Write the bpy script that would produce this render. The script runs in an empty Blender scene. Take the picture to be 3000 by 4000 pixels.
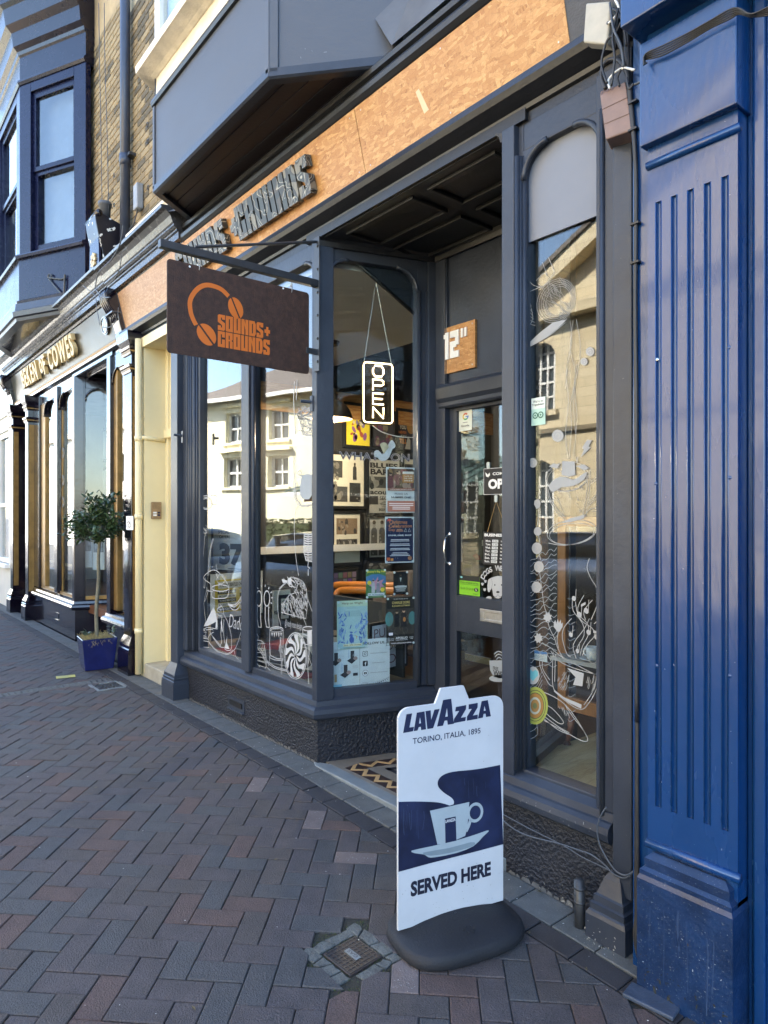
import bpy, bmesh, math, random
from mathutils import Vector, Matrix
from mathutils.geometry import tessellate_polygon
RND = random.Random(7)
V = Vector
SC = bpy.context.scene
COL = SC.collection

# ------------------------------------------------------------------ camera, sky, sun, exposure
# metres; X runs along the shop fronts (right in the picture), Y into the buildings, Z up; cafe plinth is the plane Y = 0
EYE = V((0.0, -2.40, 1.57))
AXIS = V((-0.7754, 0.6314, 0.0)); RIGHT = V((0.6314, 0.7754, 0.0))
FPX, CX, HY = 2650.0, 1500.0, 2020.0            # focal length, centre and eye level measured on the 3000 x 4000 photo
cd = bpy.data.cameras.new('camera'); cam = bpy.data.objects.new('camera', cd); COL.objects.link(cam)
cd.sensor_fit = 'HORIZONTAL'; cd.sensor_width = 36.0; cd.lens = 36.0 * FPX / 3000.0
cd.shift_y = (HY - 2000.0) / 3000.0
cd.clip_start = 0.05; cd.clip_end = 2000
cam.matrix_world = Matrix(((RIGHT.x, 0, -AXIS.x, EYE.x), (RIGHT.y, 0, -AXIS.y, EYE.y), (0, 1, 0, EYE.z), (0, 0, 0, 1)))
SC.camera = cam
SUN_EL, SUN_ROT = math.radians(45), math.radians(-14)    # sun stands behind the shops, so the street side is in shade
w = bpy.data.worlds.new('World'); SC.world = w; w.use_nodes = True
nt = w.node_tree; bg = nt.nodes['Background']
sky = nt.nodes.new('ShaderNodeTexSky'); sky.sky_type = 'NISHITA'; sky.sun_disc = False
sky.sun_elevation = SUN_EL; sky.sun_rotation = SUN_ROT; sky.air_density = 1.0; sky.dust_density = 1.0; sky.ozone_density = 0.9
nt.links.new(sky.outputs[0], bg.inputs[0]); bg.inputs[1].default_value = 0.15
sl = bpy.data.lights.new('sun', 'SUN'); sl.energy = 5.0; sl.angle = math.radians(0.53); sl.color = (1.0, 0.93, 0.82)
so = bpy.data.objects.new('sun', sl); COL.objects.link(so)
sdir = V((math.sin(SUN_ROT) * math.cos(SUN_EL), math.cos(SUN_ROT) * math.cos(SUN_EL), math.sin(SUN_EL)))
so.rotation_euler = sdir.to_track_quat('Z', 'Y').to_euler(); so.location = (0, 6, 14)
SC.view_settings.view_transform = 'Standard'; SC.view_settings.look = 'None'
SC.view_settings.exposure = 3.0; SC.view_settings.gamma = 1.0
SC.cycles.use_denoising = True
SC.cycles.max_bounces = 8; SC.cycles.transparent_max_bounces = 16; SC.cycles.glossy_bounces = 4; SC.cycles.diffuse_bounces = 4
SC.cycles.caustics_reflective = False; SC.cycles.caustics_refractive = False
SC.cycles.sample_clamp_indirect = 8.0

# ------------------------------------------------------------------ helpers
def ray(u, v):
    return AXIS + RIGHT * ((u - CX) / FPX) + V((0, 0, (HY - v) / FPX))
def atk(u, v, k): return EYE + ray(u, v) * k
def onY(u, v, Y):
    r = ray(u, v); return EYE + r * ((Y - EYE.y) / r.y)
def onX(u, v, X):
    r = ray(u, v); return EYE + r * ((X - EYE.x) / r.x)
def onZ(u, v, Z):
    r = ray(u, v); return EYE + r * ((Z - EYE.z) / r.z)
def zc(ox, oy, s):                      # survey sheet coordinates -> photo coordinates
    return lambda pts: [(ox + x / s, oy + y / s) for x, y in pts]
def frame(o, u, v=(0, 0, 1)):
    u = V(u).normalized(); v = V(v).normalized(); n = u.cross(v); o = V(o)
    return Matrix(((u.x, v.x, n.x, o.x), (u.y, v.y, n.y, o.y), (u.z, v.z, n.z, o.z), (0, 0, 0, 1)))
def loc2(M, u, v):                      # where the sight line through a photo point meets the plane of M, in M's own coordinates
    r = ray(u, v); o = M.translation; n = M.col[2].xyz
    p = EYE + r * ((o - EYE).dot(n) / r.dot(n)); q = M.inverted() @ p
    return (q.x, q.y)
def L2(M, pts): return [loc2(M, *p) for p in pts]

class B:
    def __init__(s): s.v = []; s.f = []
    def add(s, vs, fs):
        n = len(s.v); s.v += [tuple(x) for x in vs]; s.f += [tuple(i + n for i in f) for f in fs]; return s
    def box(s, x0, x1, y0, y1, z0, z1, M=None):
        vs = [V((x, y, z)) for z in (z0, z1) for y in (y0, y1) for x in (x0, x1)]
        if M: vs = [M @ p for p in vs]
        return s.add(vs, [(0, 2, 3, 1), (4, 5, 7, 6), (0, 1, 5, 4), (2, 6, 7, 3), (0, 4, 6, 2), (1, 3, 7, 5)])
    def prism(s, poly, M=None, z0=0.0, z1=0.01):
        M = M or Matrix()
        a = sum(poly[i][0] * poly[(i + 1) % len(poly)][1] - poly[(i + 1) % len(poly)][0] * poly[i][1] for i in range(len(poly)))
        if a < 0: poly = poly[::-1]
        n = len(poly)
        tris = tessellate_polygon([[V((p[0], p[1], 0)) for p in poly]])
        vs = [M @ V((p[0], p[1], z0)) for p in poly] + [M @ V((p[0], p[1], z1)) for p in poly]
        fs = []
        for t in tris:
            q = [V((*poly[i], 0)) for i in t]
            if (q[1] - q[0]).cross(q[2] - q[0]).z < 0: t = t[::-1]
            fs += [tuple(t[::-1]), tuple(i + n for i in t)]
        fs += [(i, (i + 1) % n, n + (i + 1) % n, n + i) for i in range(n)]
        return s.add(vs, fs)
    def flat(s, poly, M, z=0.0):
        tris = tessellate_polygon([[V((p[0], p[1], 0)) for p in poly]])
        fs = []
        for t in tris:
            q = [V((*poly[i], 0)) for i in t]
            fs.append(tuple(t[::-1]) if (q[1] - q[0]).cross(q[2] - q[0]).z < 0 else tuple(t))
        return s.add([M @ V((p[0], p[1], z)) for p in poly], fs)
    def quad(s, a, b, c, d): return s.add([a, b, c, d], [(0, 1, 2, 3)])
    def sweep(s, prof, path, closed=False):
        # prof: closed loop of (outward, z); path: ground points, outward = right-hand side
        pts = [V((p[0], p[1])) for p in path]; n = len(pts); m = len(prof); vs = []
        for i in range(n):
            d0 = (pts[i] - pts[i - 1]).normalized() if (i > 0 or closed) else None
            d1 = (pts[(i + 1) % n] - pts[i]).normalized() if (i < n - 1 or closed) else None
            d0 = d0 or d1; d1 = d1 or d0
            n0 = V((d0.y, -d0.x)); n1 = V((d1.y, -d1.x)); b = n0 + n1
            b = b / max(b.dot(n0), 1e-4)
            for o, z in prof: vs.append((pts[i].x + b.x * o, pts[i].y + b.y * o, z))
        fs = []
        for i in range(n if closed else n - 1):
            j = (i + 1) % n
            for k in range(m):
                l = (k + 1) % m; fs.append((i * m + k, i * m + l, j * m + l, j * m + k))
        if not closed: fs += [tuple(range(m))[::-1], tuple((n - 1) * m + k for k in range(m))]
        return s.add(vs, fs)
    def tube(s, pts, r, n=8, r1=None, caps=True):
        pts = [V(p) for p in pts]; vs = []; N = len(pts); up = V((0.123, 0.31, 0.94)).normalized()
        for i, p in enumerate(pts):
            d = (pts[min(i + 1, N - 1)] - pts[max(i - 1, 0)]).normalized()
            a = d.cross(up)
            if a.length < 1e-3: a = d.cross(V((1, 0, 0)))
            a.normalize(); b = d.cross(a)
            rr = r if r1 is None else r + (r1 - r) * i / (N - 1)
            for k in range(n):
                t = 2 * math.pi * k / n; vs.append(p + a * (rr * math.cos(t)) + b * (rr * math.sin(t)))
        fs = [(i * n + k, i * n + (k + 1) % n, (i + 1) * n + (k + 1) % n, (i + 1) * n + k) for i in range(N - 1) for k in range(n)]
        if caps: fs += [tuple(range(n))[::-1], tuple((N - 1) * n + k for k in range(n))]
        return s.add(vs, fs)
    def lathe(s, prof, M=None, n=24):
        M = M or Matrix(); vs = []; m = len(prof)
        for i in range(n):
            t = 2 * math.pi * i / n
            for r, z in prof: vs.append(M @ V((r * math.cos(t), r * math.sin(t), z)))
        return s.add(vs, [(i * m + k, ((i + 1) % n) * m + k, ((i + 1) % n) * m + k + 1, i * m + k + 1) for i in range(n) for k in range(m - 1)])
    def ribbon(s, pts, wd, M, z=0.0, smooth=3, close=False):
        P = crom(pts, smooth, close); P = [V((p[0], p[1])) for p in P]
        n = len(P); vs = []
        for i in range(n):
            a = P[i - 1] if (i > 0 or close) else P[i]; b = P[(i + 1) % n] if (i < n - 1 or close) else P[i]
            d = (b - a);  d = d.normalized() if d.length > 1e-9 else V((1, 0))
            nn = V((-d.y, d.x)) * wd * 0.5
            vs += [M @ V((P[i].x + nn.x, P[i].y + nn.y, z)), M @ V((P[i].x - nn.x, P[i].y - nn.y, z))]
        fs = [(2 * i, 2 * i + 1, 2 * ((i + 1) % n) + 1, 2 * ((i + 1) % n)) for i in range(n if close else n - 1)]
        return s.add(vs, fs)

def crom(pts, k=3, close=False):
    if k <= 1 or len(pts) < 3: return list(pts)
    n = len(pts); out = []
    for i in range(n if close else n - 1):
        g = lambda j: pts[j % n] if close else pts[max(0, min(n - 1, j))]
        p0, p1, p2, p3 = g(i - 1), g(i), g(i + 1), g(i + 2)
        for t in range(k):
            t /= k
            out.append(tuple(0.5 * (2 * p1[c] + (p2[c] - p0[c]) * t + (2 * p0[c] - 5 * p1[c] + 4 * p2[c] - p3[c]) * t * t + (3 * p1[c] - p0[c] - 3 * p2[c] + p3[c]) * t ** 3) for c in range(len(p1))))
    if not close: out.append(tuple(pts[-1]))
    return out
def ell(cx, cy, rx, ry, n=24, rot=0, a0=0, a1=2 * math.pi):
    full = abs(a1 - a0 - 2 * math.pi) < 1e-6; c, sn = math.cos(rot), math.sin(rot); out = []
    for i in range(n if full else n + 1):
        t = a0 + (a1 - a0) * i / n; x, y = rx * math.cos(t), ry * math.sin(t)
        out.append((cx + x * c - y * sn, cy + x * sn + y * c))
    return out
def rrect(x0, x1, y0, y1, r, n=5):
    o = []
    for cx, cy, a in ((x1 - r, y1 - r, 0), (x0 + r, y1 - r, 90), (x0 + r, y0 + r, 180), (x1 - r, y0 + r, 270)):
        for i in range(n + 1):
            t = math.radians(a + 90 * i / n); o.append((cx + r * math.cos(t), cy + r * math.sin(t)))
    return o

def obj(name, b, m, parent=None, smooth=False, bev=0.0, seg=2):
    me = bpy.data.meshes.new(name); me.from_pydata([tuple(p) for p in b.v], [], b.f); me.update()
    if isinstance(m, (list, tuple)):
        for x in m: me.materials.append(x)
    else: me.materials.append(m)
    o = bpy.data.objects.new(name, me); COL.objects.link(o)
    if smooth:
        for p in me.polygons: p.use_smooth = True
    if bev:
        md = o.modifiers.new('bevel', 'BEVEL'); md.width = bev; md.segments = seg; md.limit_method = 'ANGLE'; md.angle_limit = math.radians(40)
    if parent is not None:
        o.parent = parent; o.matrix_parent_inverse = parent.matrix_world.inverted() if parent.type != 'EMPTY' else Matrix.Translation(-parent.location)
    return o
def recalc(o):
    bm = bmesh.new(); bm.from_mesh(o.data); bmesh.ops.recalc_face_normals(bm, faces=bm.faces); bm.to_mesh(o.data); bm.free(); return o
def tag(o, label=None, cat=None, group=None, kind=None):
    if label: o['label'] = label
    if cat: o['category'] = cat
    if group: o['group'] = group
    if kind: o['kind'] = kind
    return o
def thing(name, label, cat, loc=(0, 0, 0), group=None):
    o = bpy.data.objects.new(name, None); COL.objects.link(o); o.location = V(loc); o.empty_display_size = 0.1
    return tag(o, label, cat, group)
def struct(o): o['kind'] = 'structure'; return o

_fc = {}
def txt_mesh(s, size=1.0, off=0.0, ext=0.0, shear=0.0, space=1.0, align='CENTER'):
    c = bpy.data.curves.new('lettering', 'FONT'); c.body = s; c.size = size; c.offset = off; c.extrude = ext; c.shear = shear
    c.space_character = space; c.align_x = align; c.align_y = 'BOTTOM_BASELINE'; c.resolution_u = 3; c.fill_mode = 'BOTH' if ext else 'FRONT'
    o = bpy.data.objects.new('t', c)
    me = bpy.data.meshes.new_from_object(o)
    bpy.data.objects.remove(o); bpy.data.curves.remove(c)
    return me
def text(name, s, M, m, parent=None, wd=None, ht=None, x=0, y=0, z=0.0006, off=0.0, ext=0.0, shear=0.0, align='C', space=1.0):
    """lettering laid on the plane of M: wd x ht is the box it fills, x,y its centre (or left middle)"""
    me = txt_mesh(s, 1.0, off, 0.0, shear, space)
    xs = [q.co.x for q in me.vertices]; ys = [q.co.y for q in me.vertices]
    x0, x1, y0, y1 = min(xs), max(xs), min(ys), max(ys)
    sy = ht / (y1 - y0) if ht else wd / (x1 - x0); sx = wd / (x1 - x0) if wd else sy
    cx = (x0 + x1) / 2 if align == 'C' else x0
    vs = [M @ V(((q.co.x - cx) * sx + x, (q.co.y - (y0 + y1) / 2) * sy + y, z)) for q in me.vertices]
    b = B(); n = len(vs)
    fs = [tuple(p.vertices) for p in me.polygons]
    if ext:
        ec = {}
        for f in fs:
            for i in range(len(f)):
                ec[(f[i], f[(i + 1) % len(f)])] = 1
        nn = M.col[2].xyz * ext
        b.add(vs + [q + nn for q in vs], [f[::-1] for f in fs] + [tuple(i + n for i in f) for f in fs] + [(a, c, c + n, a + n) for (a, c) in ec if (c, a) not in ec])
    else: b.add(vs, fs)
    bpy.data.meshes.remove(me)
    return obj(name, b, m, parent)

# ------------------------------------------------------------------ materials
def nodes(m): return m.node_tree.nodes, m.node_tree.links
def mat(name, c, rough=0.5, var=0.12, scale=6.0, bump=0.0, bscale=80.0, metal=0.0, c2=None, coat=0.0, spec=0.5, speck=0.0, stretch=None, pit=0.0, bd=0.01):
    m = bpy.data.materials.new(name); m.use_nodes = True; N, L = nodes(m); p = N['Principled BSDF']
    p.inputs['Roughness'].default_value = rough; p.inputs['Metallic'].default_value = metal
    p.inputs['Coat Weight'].default_value = coat; p.inputs['Coat Roughness'].default_value = 0.06; p.inputs['Specular IOR Level'].default_value = spec
    g = N.new('ShaderNodeNewGeometry'); pos = g.outputs['Position']
    if stretch:
        mp = N.new('ShaderNodeMapping'); mp.inputs['Scale'].default_value = stretch; L.new(pos, mp.inputs[0]); pos = mp.outputs[0]
    nz = N.new('ShaderNodeTexNoise'); nz.inputs['Scale'].default_value = scale; nz.inputs['Detail'].default_value = 5; nz.inputs['Roughness'].default_value = 0.62
    L.new(pos, nz.inputs['Vector'])
    r = N.new('ShaderNodeValToRGB'); e = r.color_ramp.elements
    a = tuple(x * (1 - var) for x in c[:3]) + (1,); b2 = tuple(min(1, x * (1 + var)) for x in (c2 or c)[:3]) + (1,)
    e[0].color = a; e[1].color = b2; e[0].position = 0.3; e[1].position = 0.7
    L.new(nz.outputs['Fac'], r.inputs[0]); out = r.outputs[0]
    if speck:
        n2 = N.new('ShaderNodeTexNoise'); n2.inputs['Scale'].default_value = 170; n2.inputs['Detail'].default_value = 2; L.new(g.outputs['Position'], n2.inputs['Vector'])
        r2 = N.new('ShaderNodeValToRGB'); r2.color_ramp.elements[0].position = 0.66; r2.color_ramp.elements[1].position = 0.72
        L.new(n2.outputs['Fac'], r2.inputs[0])
        mm = N.new('ShaderNodeMath'); mm.operation = 'MULTIPLY'; mm.inputs[1].default_value = speck; L.new(r2.outputs[0], mm.inputs[0])
        mx = N.new('ShaderNodeMixRGB'); L.new(mm.outputs[0], mx.inputs[0]); L.new(out, mx.inputs[1]); mx.inputs[2].default_value = (0.55, 0.55, 0.52, 1); out = mx.outputs[0]
    if pit:
        n4 = N.new('ShaderNodeTexNoise'); n4.inputs['Scale'].default_value = 210; n4.inputs['Detail'].default_value = 3; L.new(g.outputs['Position'], n4.inputs['Vector'])
        r4 = N.new('ShaderNodeValToRGB'); r4.color_ramp.elements[0].position = 0.34; r4.color_ramp.elements[1].position = 0.50; r4.color_ramp.elements[0].color = (1 - pit, 1 - pit, 1 - pit, 1); L.new(n4.outputs['Fac'], r4.inputs[0])
        m4 = N.new('ShaderNodeMixRGB'); m4.blend_type = 'MULTIPLY'; m4.inputs[0].default_value = 1; L.new(out, m4.inputs[1]); L.new(r4.outputs[0], m4.inputs[2]); out = m4.outputs[0]
    L.new(out, p.inputs['Base Color'])
    rr = N.new('ShaderNodeMapRange'); rr.inputs[3].default_value = max(0, rough - 0.08); rr.inputs[4].default_value = min(1, rough + 0.1); L.new(nz.outputs['Fac'], rr.inputs[0]); L.new(rr.outputs[0], p.inputs['Roughness'])
    if bump:
        n3 = N.new('ShaderNodeTexNoise'); n3.inputs['Scale'].default_value = bscale; n3.inputs['Detail'].default_value = 4; L.new(pos, n3.inputs['Vector'])
        bp = N.new('ShaderNodeBump'); bp.inputs['Strength'].default_value = bump; bp.inputs['Distance'].default_value = bd; L.new(n3.outputs['Fac'], bp.inputs['Height']); L.new(bp.outputs[0], p.inputs['Normal'])
    return m
def flatm(name, c, rough=0.6, var=0.04): return mat(name, c, rough, var, 12)
def glass(name, tint=(0.93, 0.96, 0.95), extra=1.0, haze=0.0):
    m = bpy.data.materials.new(name); m.use_nodes = True; N, L = nodes(m); N.remove(N['Principled BSDF'])
    out = N['Material Output']; g = N.new('ShaderNodeNewGeometry'); f = N.new('ShaderNodeFresnel')
    io = N.new('ShaderNodeMapRange'); io.inputs[3].default_value = 1.52; io.inputs[4].default_value = 1 / 1.52; L.new(g.outputs['Backfacing'], io.inputs[0]); L.new(io.outputs[0], f.inputs['IOR'])
    k = N.new('ShaderNodeMath'); k.operation = 'MULTIPLY'; k.use_clamp = True; k.inputs[1].default_value = extra; L.new(f.outputs[0], k.inputs[0])
    t = N.new('ShaderNodeBsdfTransparent'); t.inputs[0].default_value = (*tint, 1); gl = N.new('ShaderNodeBsdfGlossy'); gl.inputs['Roughness'].default_value = 0.0
    nz = N.new('ShaderNodeTexNoise'); nz.inputs['Scale'].default_value = 1.6; nz.inputs['Detail'].default_value = 1; L.new(g.outputs['Position'], nz.inputs['Vector'])
    bp = N.new('ShaderNodeBump'); bp.inputs['Strength'].default_value = 0.012; bp.inputs['Distance'].default_value = 0.1; L.new(nz.outputs[0], bp.inputs['Height']); L.new(bp.outputs[0], gl.inputs['Normal'])
    mx = N.new('ShaderNodeMixShader'); L.new(k.outputs[0], mx.inputs[0]); L.new(t.outputs[0], mx.inputs[1]); L.new(gl.outputs[0], mx.inputs[2])
    L.new(mx.outputs[0], out.inputs[0]); return m
def emit(name, c, s):
    m = bpy.data.materials.new(name); m.use_nodes = True; N, L = nodes(m); p = N['Principled BSDF']
    p.inputs['Base Color'].default_value = (*c, 1); p.inputs['Emission Color'].default_value = (*c, 1); p.inputs['Emission Strength'].default_value = s; return m
def osb(name, base=(0.50, 0.235, 0.075), light=(0.76, 0.46, 0.19), dark=(0.20, 0.08, 0.025), k=1.0):
    """pressed strands: irregular chips, each with its own colour and its own grain direction"""
    m = bpy.data.materials.new(name); m.use_nodes = True; N, L = nodes(m); p = N['Principled BSDF']; p.inputs['Roughness'].default_value = 0.5
    g = N.new('ShaderNodeNewGeometry')
    def layer(rot, sc):
        mp = N.new('ShaderNodeMapping'); mp.inputs['Rotation'].default_value = rot; mp.inputs['Scale'].default_value = sc; L.new(g.outputs['Position'], mp.inputs[0])
        v = N.new('ShaderNodeTexVoronoi'); v.inputs['Scale'].default_value = k; L.new(mp.outputs[0], v.inputs['Vector'])
        e = N.new('ShaderNodeTexVoronoi'); e.feature = 'DISTANCE_TO_EDGE'; e.inputs['Scale'].default_value = k; L.new(mp.outputs[0], e.inputs['Vector'])
        sp = N.new('ShaderNodeSeparateColor'); L.new(v.outputs['Color'], sp.inputs[0])
        an = N.new('ShaderNodeMath'); an.operation = 'MULTIPLY'; an.inputs[1].default_value = 6.283; L.new(sp.outputs[2], an.inputs[0])
        vr = N.new('ShaderNodeVectorRotate'); vr.rotation_type = 'Y_AXIS'; L.new(g.outputs['Position'], vr.inputs['Vector']); L.new(an.outputs[0], vr.inputs['Angle'])
        m2 = N.new('ShaderNodeMapping'); m2.inputs['Scale'].default_value = (22, 22, 210); L.new(vr.outputs[0], m2.inputs[0])
        nz = N.new('ShaderNodeTexNoise'); nz.inputs['Scale'].default_value = 1; nz.inputs['Detail'].default_value = 2; L.new(m2.outputs[0], nz.inputs['Vector'])
        mx = N.new('ShaderNodeMixRGB'); mx.inputs[0].default_value = 0.55; L.new(sp.outputs[0], mx.inputs[1]); L.new(nz.outputs['Fac'], mx.inputs[2])
        return mx.outputs[0], sp.outputs[1], e.outputs['Distance']
    LA = [layer((0, 0.5, 0), (14, 4, 52)), layer((0, -0.85, 0), (40, 4, 12)), layer((0, 1.35, 0), (18, 4, 46)), layer((0, -0.3, 0), (16, 4, 60))]
    def pick(x, y, f, t):
        gt = N.new('ShaderNodeMath'); gt.operation = 'GREATER_THAN'; gt.inputs[1].default_value = t; L.new(f, gt.inputs[0])
        mx = N.new('ShaderNodeMixRGB'); L.new(gt.outputs[0], mx.inputs[0]); L.new(x, mx.inputs[1]); L.new(y, mx.inputs[2]); return mx.outputs[0]
    h, d = LA[0][0], LA[0][2]
    for q, t in ((1, 0.5), (2, 0.6), (3, 0.66)): h, d = pick(h, LA[q][0], LA[q][1], t), pick(d, LA[q][2], LA[q][1], t)
    r = N.new('ShaderNodeValToRGB'); e = r.color_ramp.elements; e[0].color = (*dark, 1); e[1].color = (*light, 1); e[0].position = 0.14; e[1].position = 0.88
    for q, cc in ((0.30, base), (0.52, tuple((base[i] * 0.8 + light[i] * 0.2) for i in range(3))), (0.72, tuple((base[i] * 0.4 + light[i] * 0.6) for i in range(3)))):
        x = e.new(q); x.color = (*cc, 1)
    ed = N.new('ShaderNodeMapRange'); ed.inputs[1].default_value = 0.0; ed.inputs[2].default_value = 0.07; ed.inputs[3].default_value = 0.80; ed.inputs[4].default_value = 1.0; L.new(d, ed.inputs[0])
    mu = N.new('ShaderNodeMixRGB'); mu.blend_type = 'MULTIPLY'; mu.inputs[0].default_value = 1; L.new(h, r.inputs[0]); L.new(r.outputs[0], mu.inputs[1]); L.new(ed.outputs[0], mu.inputs[2]); L.new(mu.outputs[0], p.inputs['Base Color'])
    bp = N.new('ShaderNodeBump'); bp.inputs['Strength'].default_value = 0.3; bp.inputs['Distance'].default_value = 0.004; L.new(h, bp.inputs['Height']); L.new(bp.outputs[0], p.inputs['Normal'])
    return m
def camo(name):
    m = bpy.data.materials.new(name); m.use_nodes = True; N, L = nodes(m); p = N['Principled BSDF']; p.inputs['Roughness'].default_value = 0.4
    g = N.new('ShaderNodeNewGeometry'); nz = N.new('ShaderNodeTexNoise'); nz.inputs['Scale'].default_value = 5.5; nz.inputs['Detail'].default_value = 0.2; nz.inputs['Distortion'].default_value = 1.6; L.new(g.outputs['Position'], nz.inputs['Vector'])
    r = N.new('ShaderNodeValToRGB'); r.color_ramp.interpolation = 'CONSTANT'; e = r.color_ramp.elements
    e[0].color = (0.016, 0.018, 0.019, 1); e[1].color = (0.16, 0.14, 0.10, 1); e[1].position = 0.62
    for q, cc in ((0.36, (0.05, 0.038, 0.03)), (0.41, (0.34, 0.31, 0.24)), (0.425, (0.022, 0.027, 0.028)), (0.49, (0.36, 0.33, 0.26)), (0.505, (0.05, 0.055, 0.05)), (0.55, (0.026, 0.022, 0.02))):
        x = e.new(q); x.color = (*cc, 1)
    L.new(nz.outputs['Fac'], r.inputs[0]); L.new(r.outputs[0], p.inputs['Base Color']); return m
def brickmat(name, c1, c2, mortar, scale, bw=0.5, rh=0.25, rot=None, ms=0.015):
    m = bpy.data.materials.new(name); m.use_nodes = True; N, L = nodes(m); p = N['Principled BSDF']; p.inputs['Roughness'].default_value = 0.85
    tc = N.new('ShaderNodeTexCoord'); mp = N.new('ShaderNodeMapping'); L.new(tc.outputs['Object'], mp.inputs[0]); mp.inputs['Rotation'].default_value = rot or (math.pi / 2, 0, 0)
    b = N.new('ShaderNodeTexBrick'); b.inputs['Color1'].default_value = (*c1, 1); b.inputs['Color2'].default_value = (*c2, 1); b.inputs['Mortar'].default_value = (*mortar, 1)
    b.inputs['Scale'].default_value = scale; b.inputs['Mortar Size'].default_value = ms; b.inputs['Brick Width'].default_value = bw; b.inputs['Row Height'].default_value = rh
    L.new(mp.outputs[0], b.inputs[0]); L.new(b.outputs[0], p.inputs['Base Color']); return m

SLATE = mat('slate grey gloss paint', (0.026, 0.032, 0.046), 0.36, 0.14, 3, 0.14, 40, c2=(0.032, 0.039, 0.054), speck=0.012, spec=0.38)
SLATE_R = mat('slate grey paint over roughcast', (0.013, 0.015, 0.022), 0.42, 0.3, 5, 0.9, 62, speck=0.05, bd=0.02, spec=0.35)
DARK = mat('charcoal soffit paint', (0.006, 0.006, 0.0065), 0.45, 0.15, 5, 0.1, 50)
MOULD = mat('dark slate moulding paint', (0.010, 0.0105, 0.012), 0.36, 0.15, 6, 0.15, 60)
PANEL = mat('blue grey painted board', (0.064, 0.073, 0.092), 0.55, 0.06, 3, 0.12, 40, stretch=(1, 1, 3))
BLACK = mat('black violet gloss paint', (0.006, 0.004, 0.009), 0.13, 0.2, 5, 0.12, 30, coat=0.5)
NAVY = mat('dark blue gloss paint', (0.006, 0.008, 0.030), 0.26, 0.15, 5, 0.08, 35, spec=0.3)
GOLD = mat('gold leaf paint', (0.27, 0.155, 0.045), 0.36, 0.3, 8, 0.2, 60, metal=0.4)
LETTER = mat('cream gilt lettering', (0.60, 0.45, 0.22), 0.45, 0.08, 9)
CREAM = mat('cream masonry paint', (0.72, 0.62, 0.37), 0.5, 0.05, 2.5, 0.05, 30)
WHITE = mat('white gloss paint', (0.75, 0.74, 0.70), 0.35, 0.05, 5)
WHITER = mat('weathered white render', (0.72, 0.66, 0.55), 0.8, 0.18, 7, 0.5, 40)
BLUE = mat('royal blue gloss paint', (0.004, 0.036, 0.128), 0.26, 0.14, 3.5, 0.16, 55, coat=0.42, stretch=(1, 1, 0.25))
BLUE_D = mat('weathered royal blue paint', (0.004, 0.021, 0.068), 0.38, 0.45, 6, 0.2, 60, speck=0.15)
LEAD = mat('lead flashing', (0.085, 0.09, 0.10), 0.6, 0.25, 3.5, 0.3, 9)
GUTTER = mat('painted cornice', (0.062, 0.066, 0.076), 0.25, 0.35, 9, 0.2, 50)
OSB1 = osb('oriented strand board', (0.40, 0.18, 0.052), (0.64, 0.38, 0.15), (0.20, 0.08, 0.022), 1.25); OSB2 = osb('weathered strand board', (0.40, 0.22, 0.11), (0.6, 0.4, 0.24), (0.2, 0.1, 0.045), 1.6)
OSBF = osb('strand board floor', (0.50, 0.38, 0.2), (0.68, 0.55, 0.35), (0.3, 0.2, 0.1), 0.8)
RUST = mat('rusted steel plate', (0.040, 0.0165, 0.0095), 0.66, 0.3, 28, 0.3, 150, c2=(0.056, 0.025, 0.015), pit=0.35)
ORANGE = flatm('orange vinyl print', (0.62, 0.145, 0.016), 0.5)
IRON = mat('dark painted iron', (0.03, 0.032, 0.036), 0.4, 0.2, 20, 0.1, 90)
STEEL = mat('zinc plated steel', (0.45, 0.44, 0.42), 0.35, 0.15, 30, metal=0.9)
CHROME = mat('polished metal', (0.6, 0.6, 0.58), 0.18, 0.1, 20, metal=1.0)
CAMO = camo('topographic camouflage print')
GLASS = glass('window glass', extra=1.6); GLASSC = glass('clear acrylic', (0.97, 0.97, 0.97))
VINYL = flatm('white window vinyl', (0.40, 0.41, 0.42), 0.6)
VINYLT = flatm('pale etched vinyl', (0.27, 0.30, 0.32), 0.6)
PAPER = flatm('white paper', (0.78, 0.80, 0.80)); INK = flatm('black ink', (0.012, 0.012, 0.014), 0.5)
CONC = mat('grey concrete', (0.22, 0.225, 0.22), 0.85, 0.2, 14, 0.4, 120, speck=0.25)
STONE = mat('grey threshold stone', (0.16, 0.18, 0.185), 0.6, 0.15, 9, 0.15, 60)
MOSS = mat('sandy joint with moss', (0.035, 0.030, 0.026), 0.95, 0.3, 5, 0.8, 90, c2=(0.030, 0.031, 0.020))
PAVERS = [mat('paver plum grey', (0.064, 0.055, 0.057), 0.75, 0.22, 12, 0.6, 170, speck=0.10, pit=0.5), mat('paver blue grey', (0.056, 0.056, 0.059), 0.72, 0.2, 12, 0.6, 170, speck=0.10, pit=0.5),
          mat('paver red brown', (0.084, 0.056, 0.050), 0.78, 0.2, 12, 0.6, 170, speck=0.08, pit=0.5), mat('paver brown grey', (0.062, 0.053, 0.051), 0.75, 0.2, 12, 0.6, 170, speck=0.10, pit=0.5),
          mat('paver charcoal', (0.030, 0.028, 0.031), 0.75, 0.2, 15, 0.4, 150, speck=0.06), mat('paver pale grey', (0.090, 0.092, 0.088), 0.8, 0.25, 12, 0.4, 150, speck=0.22),
          mat('flecked paver', (0.125, 0.10, 0.094), 0.8, 0.2, 12, 0.4, 150, speck=0.6)]
ASPH = mat('asphalt', (0.05, 0.05, 0.052), 0.9, 0.2, 9, 0.5, 200)
RUBBER = mat('black rubber base', (0.008, 0.0095, 0.014), 0.7, 0.25, 9, 0.25, 120, speck=0.02)
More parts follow.
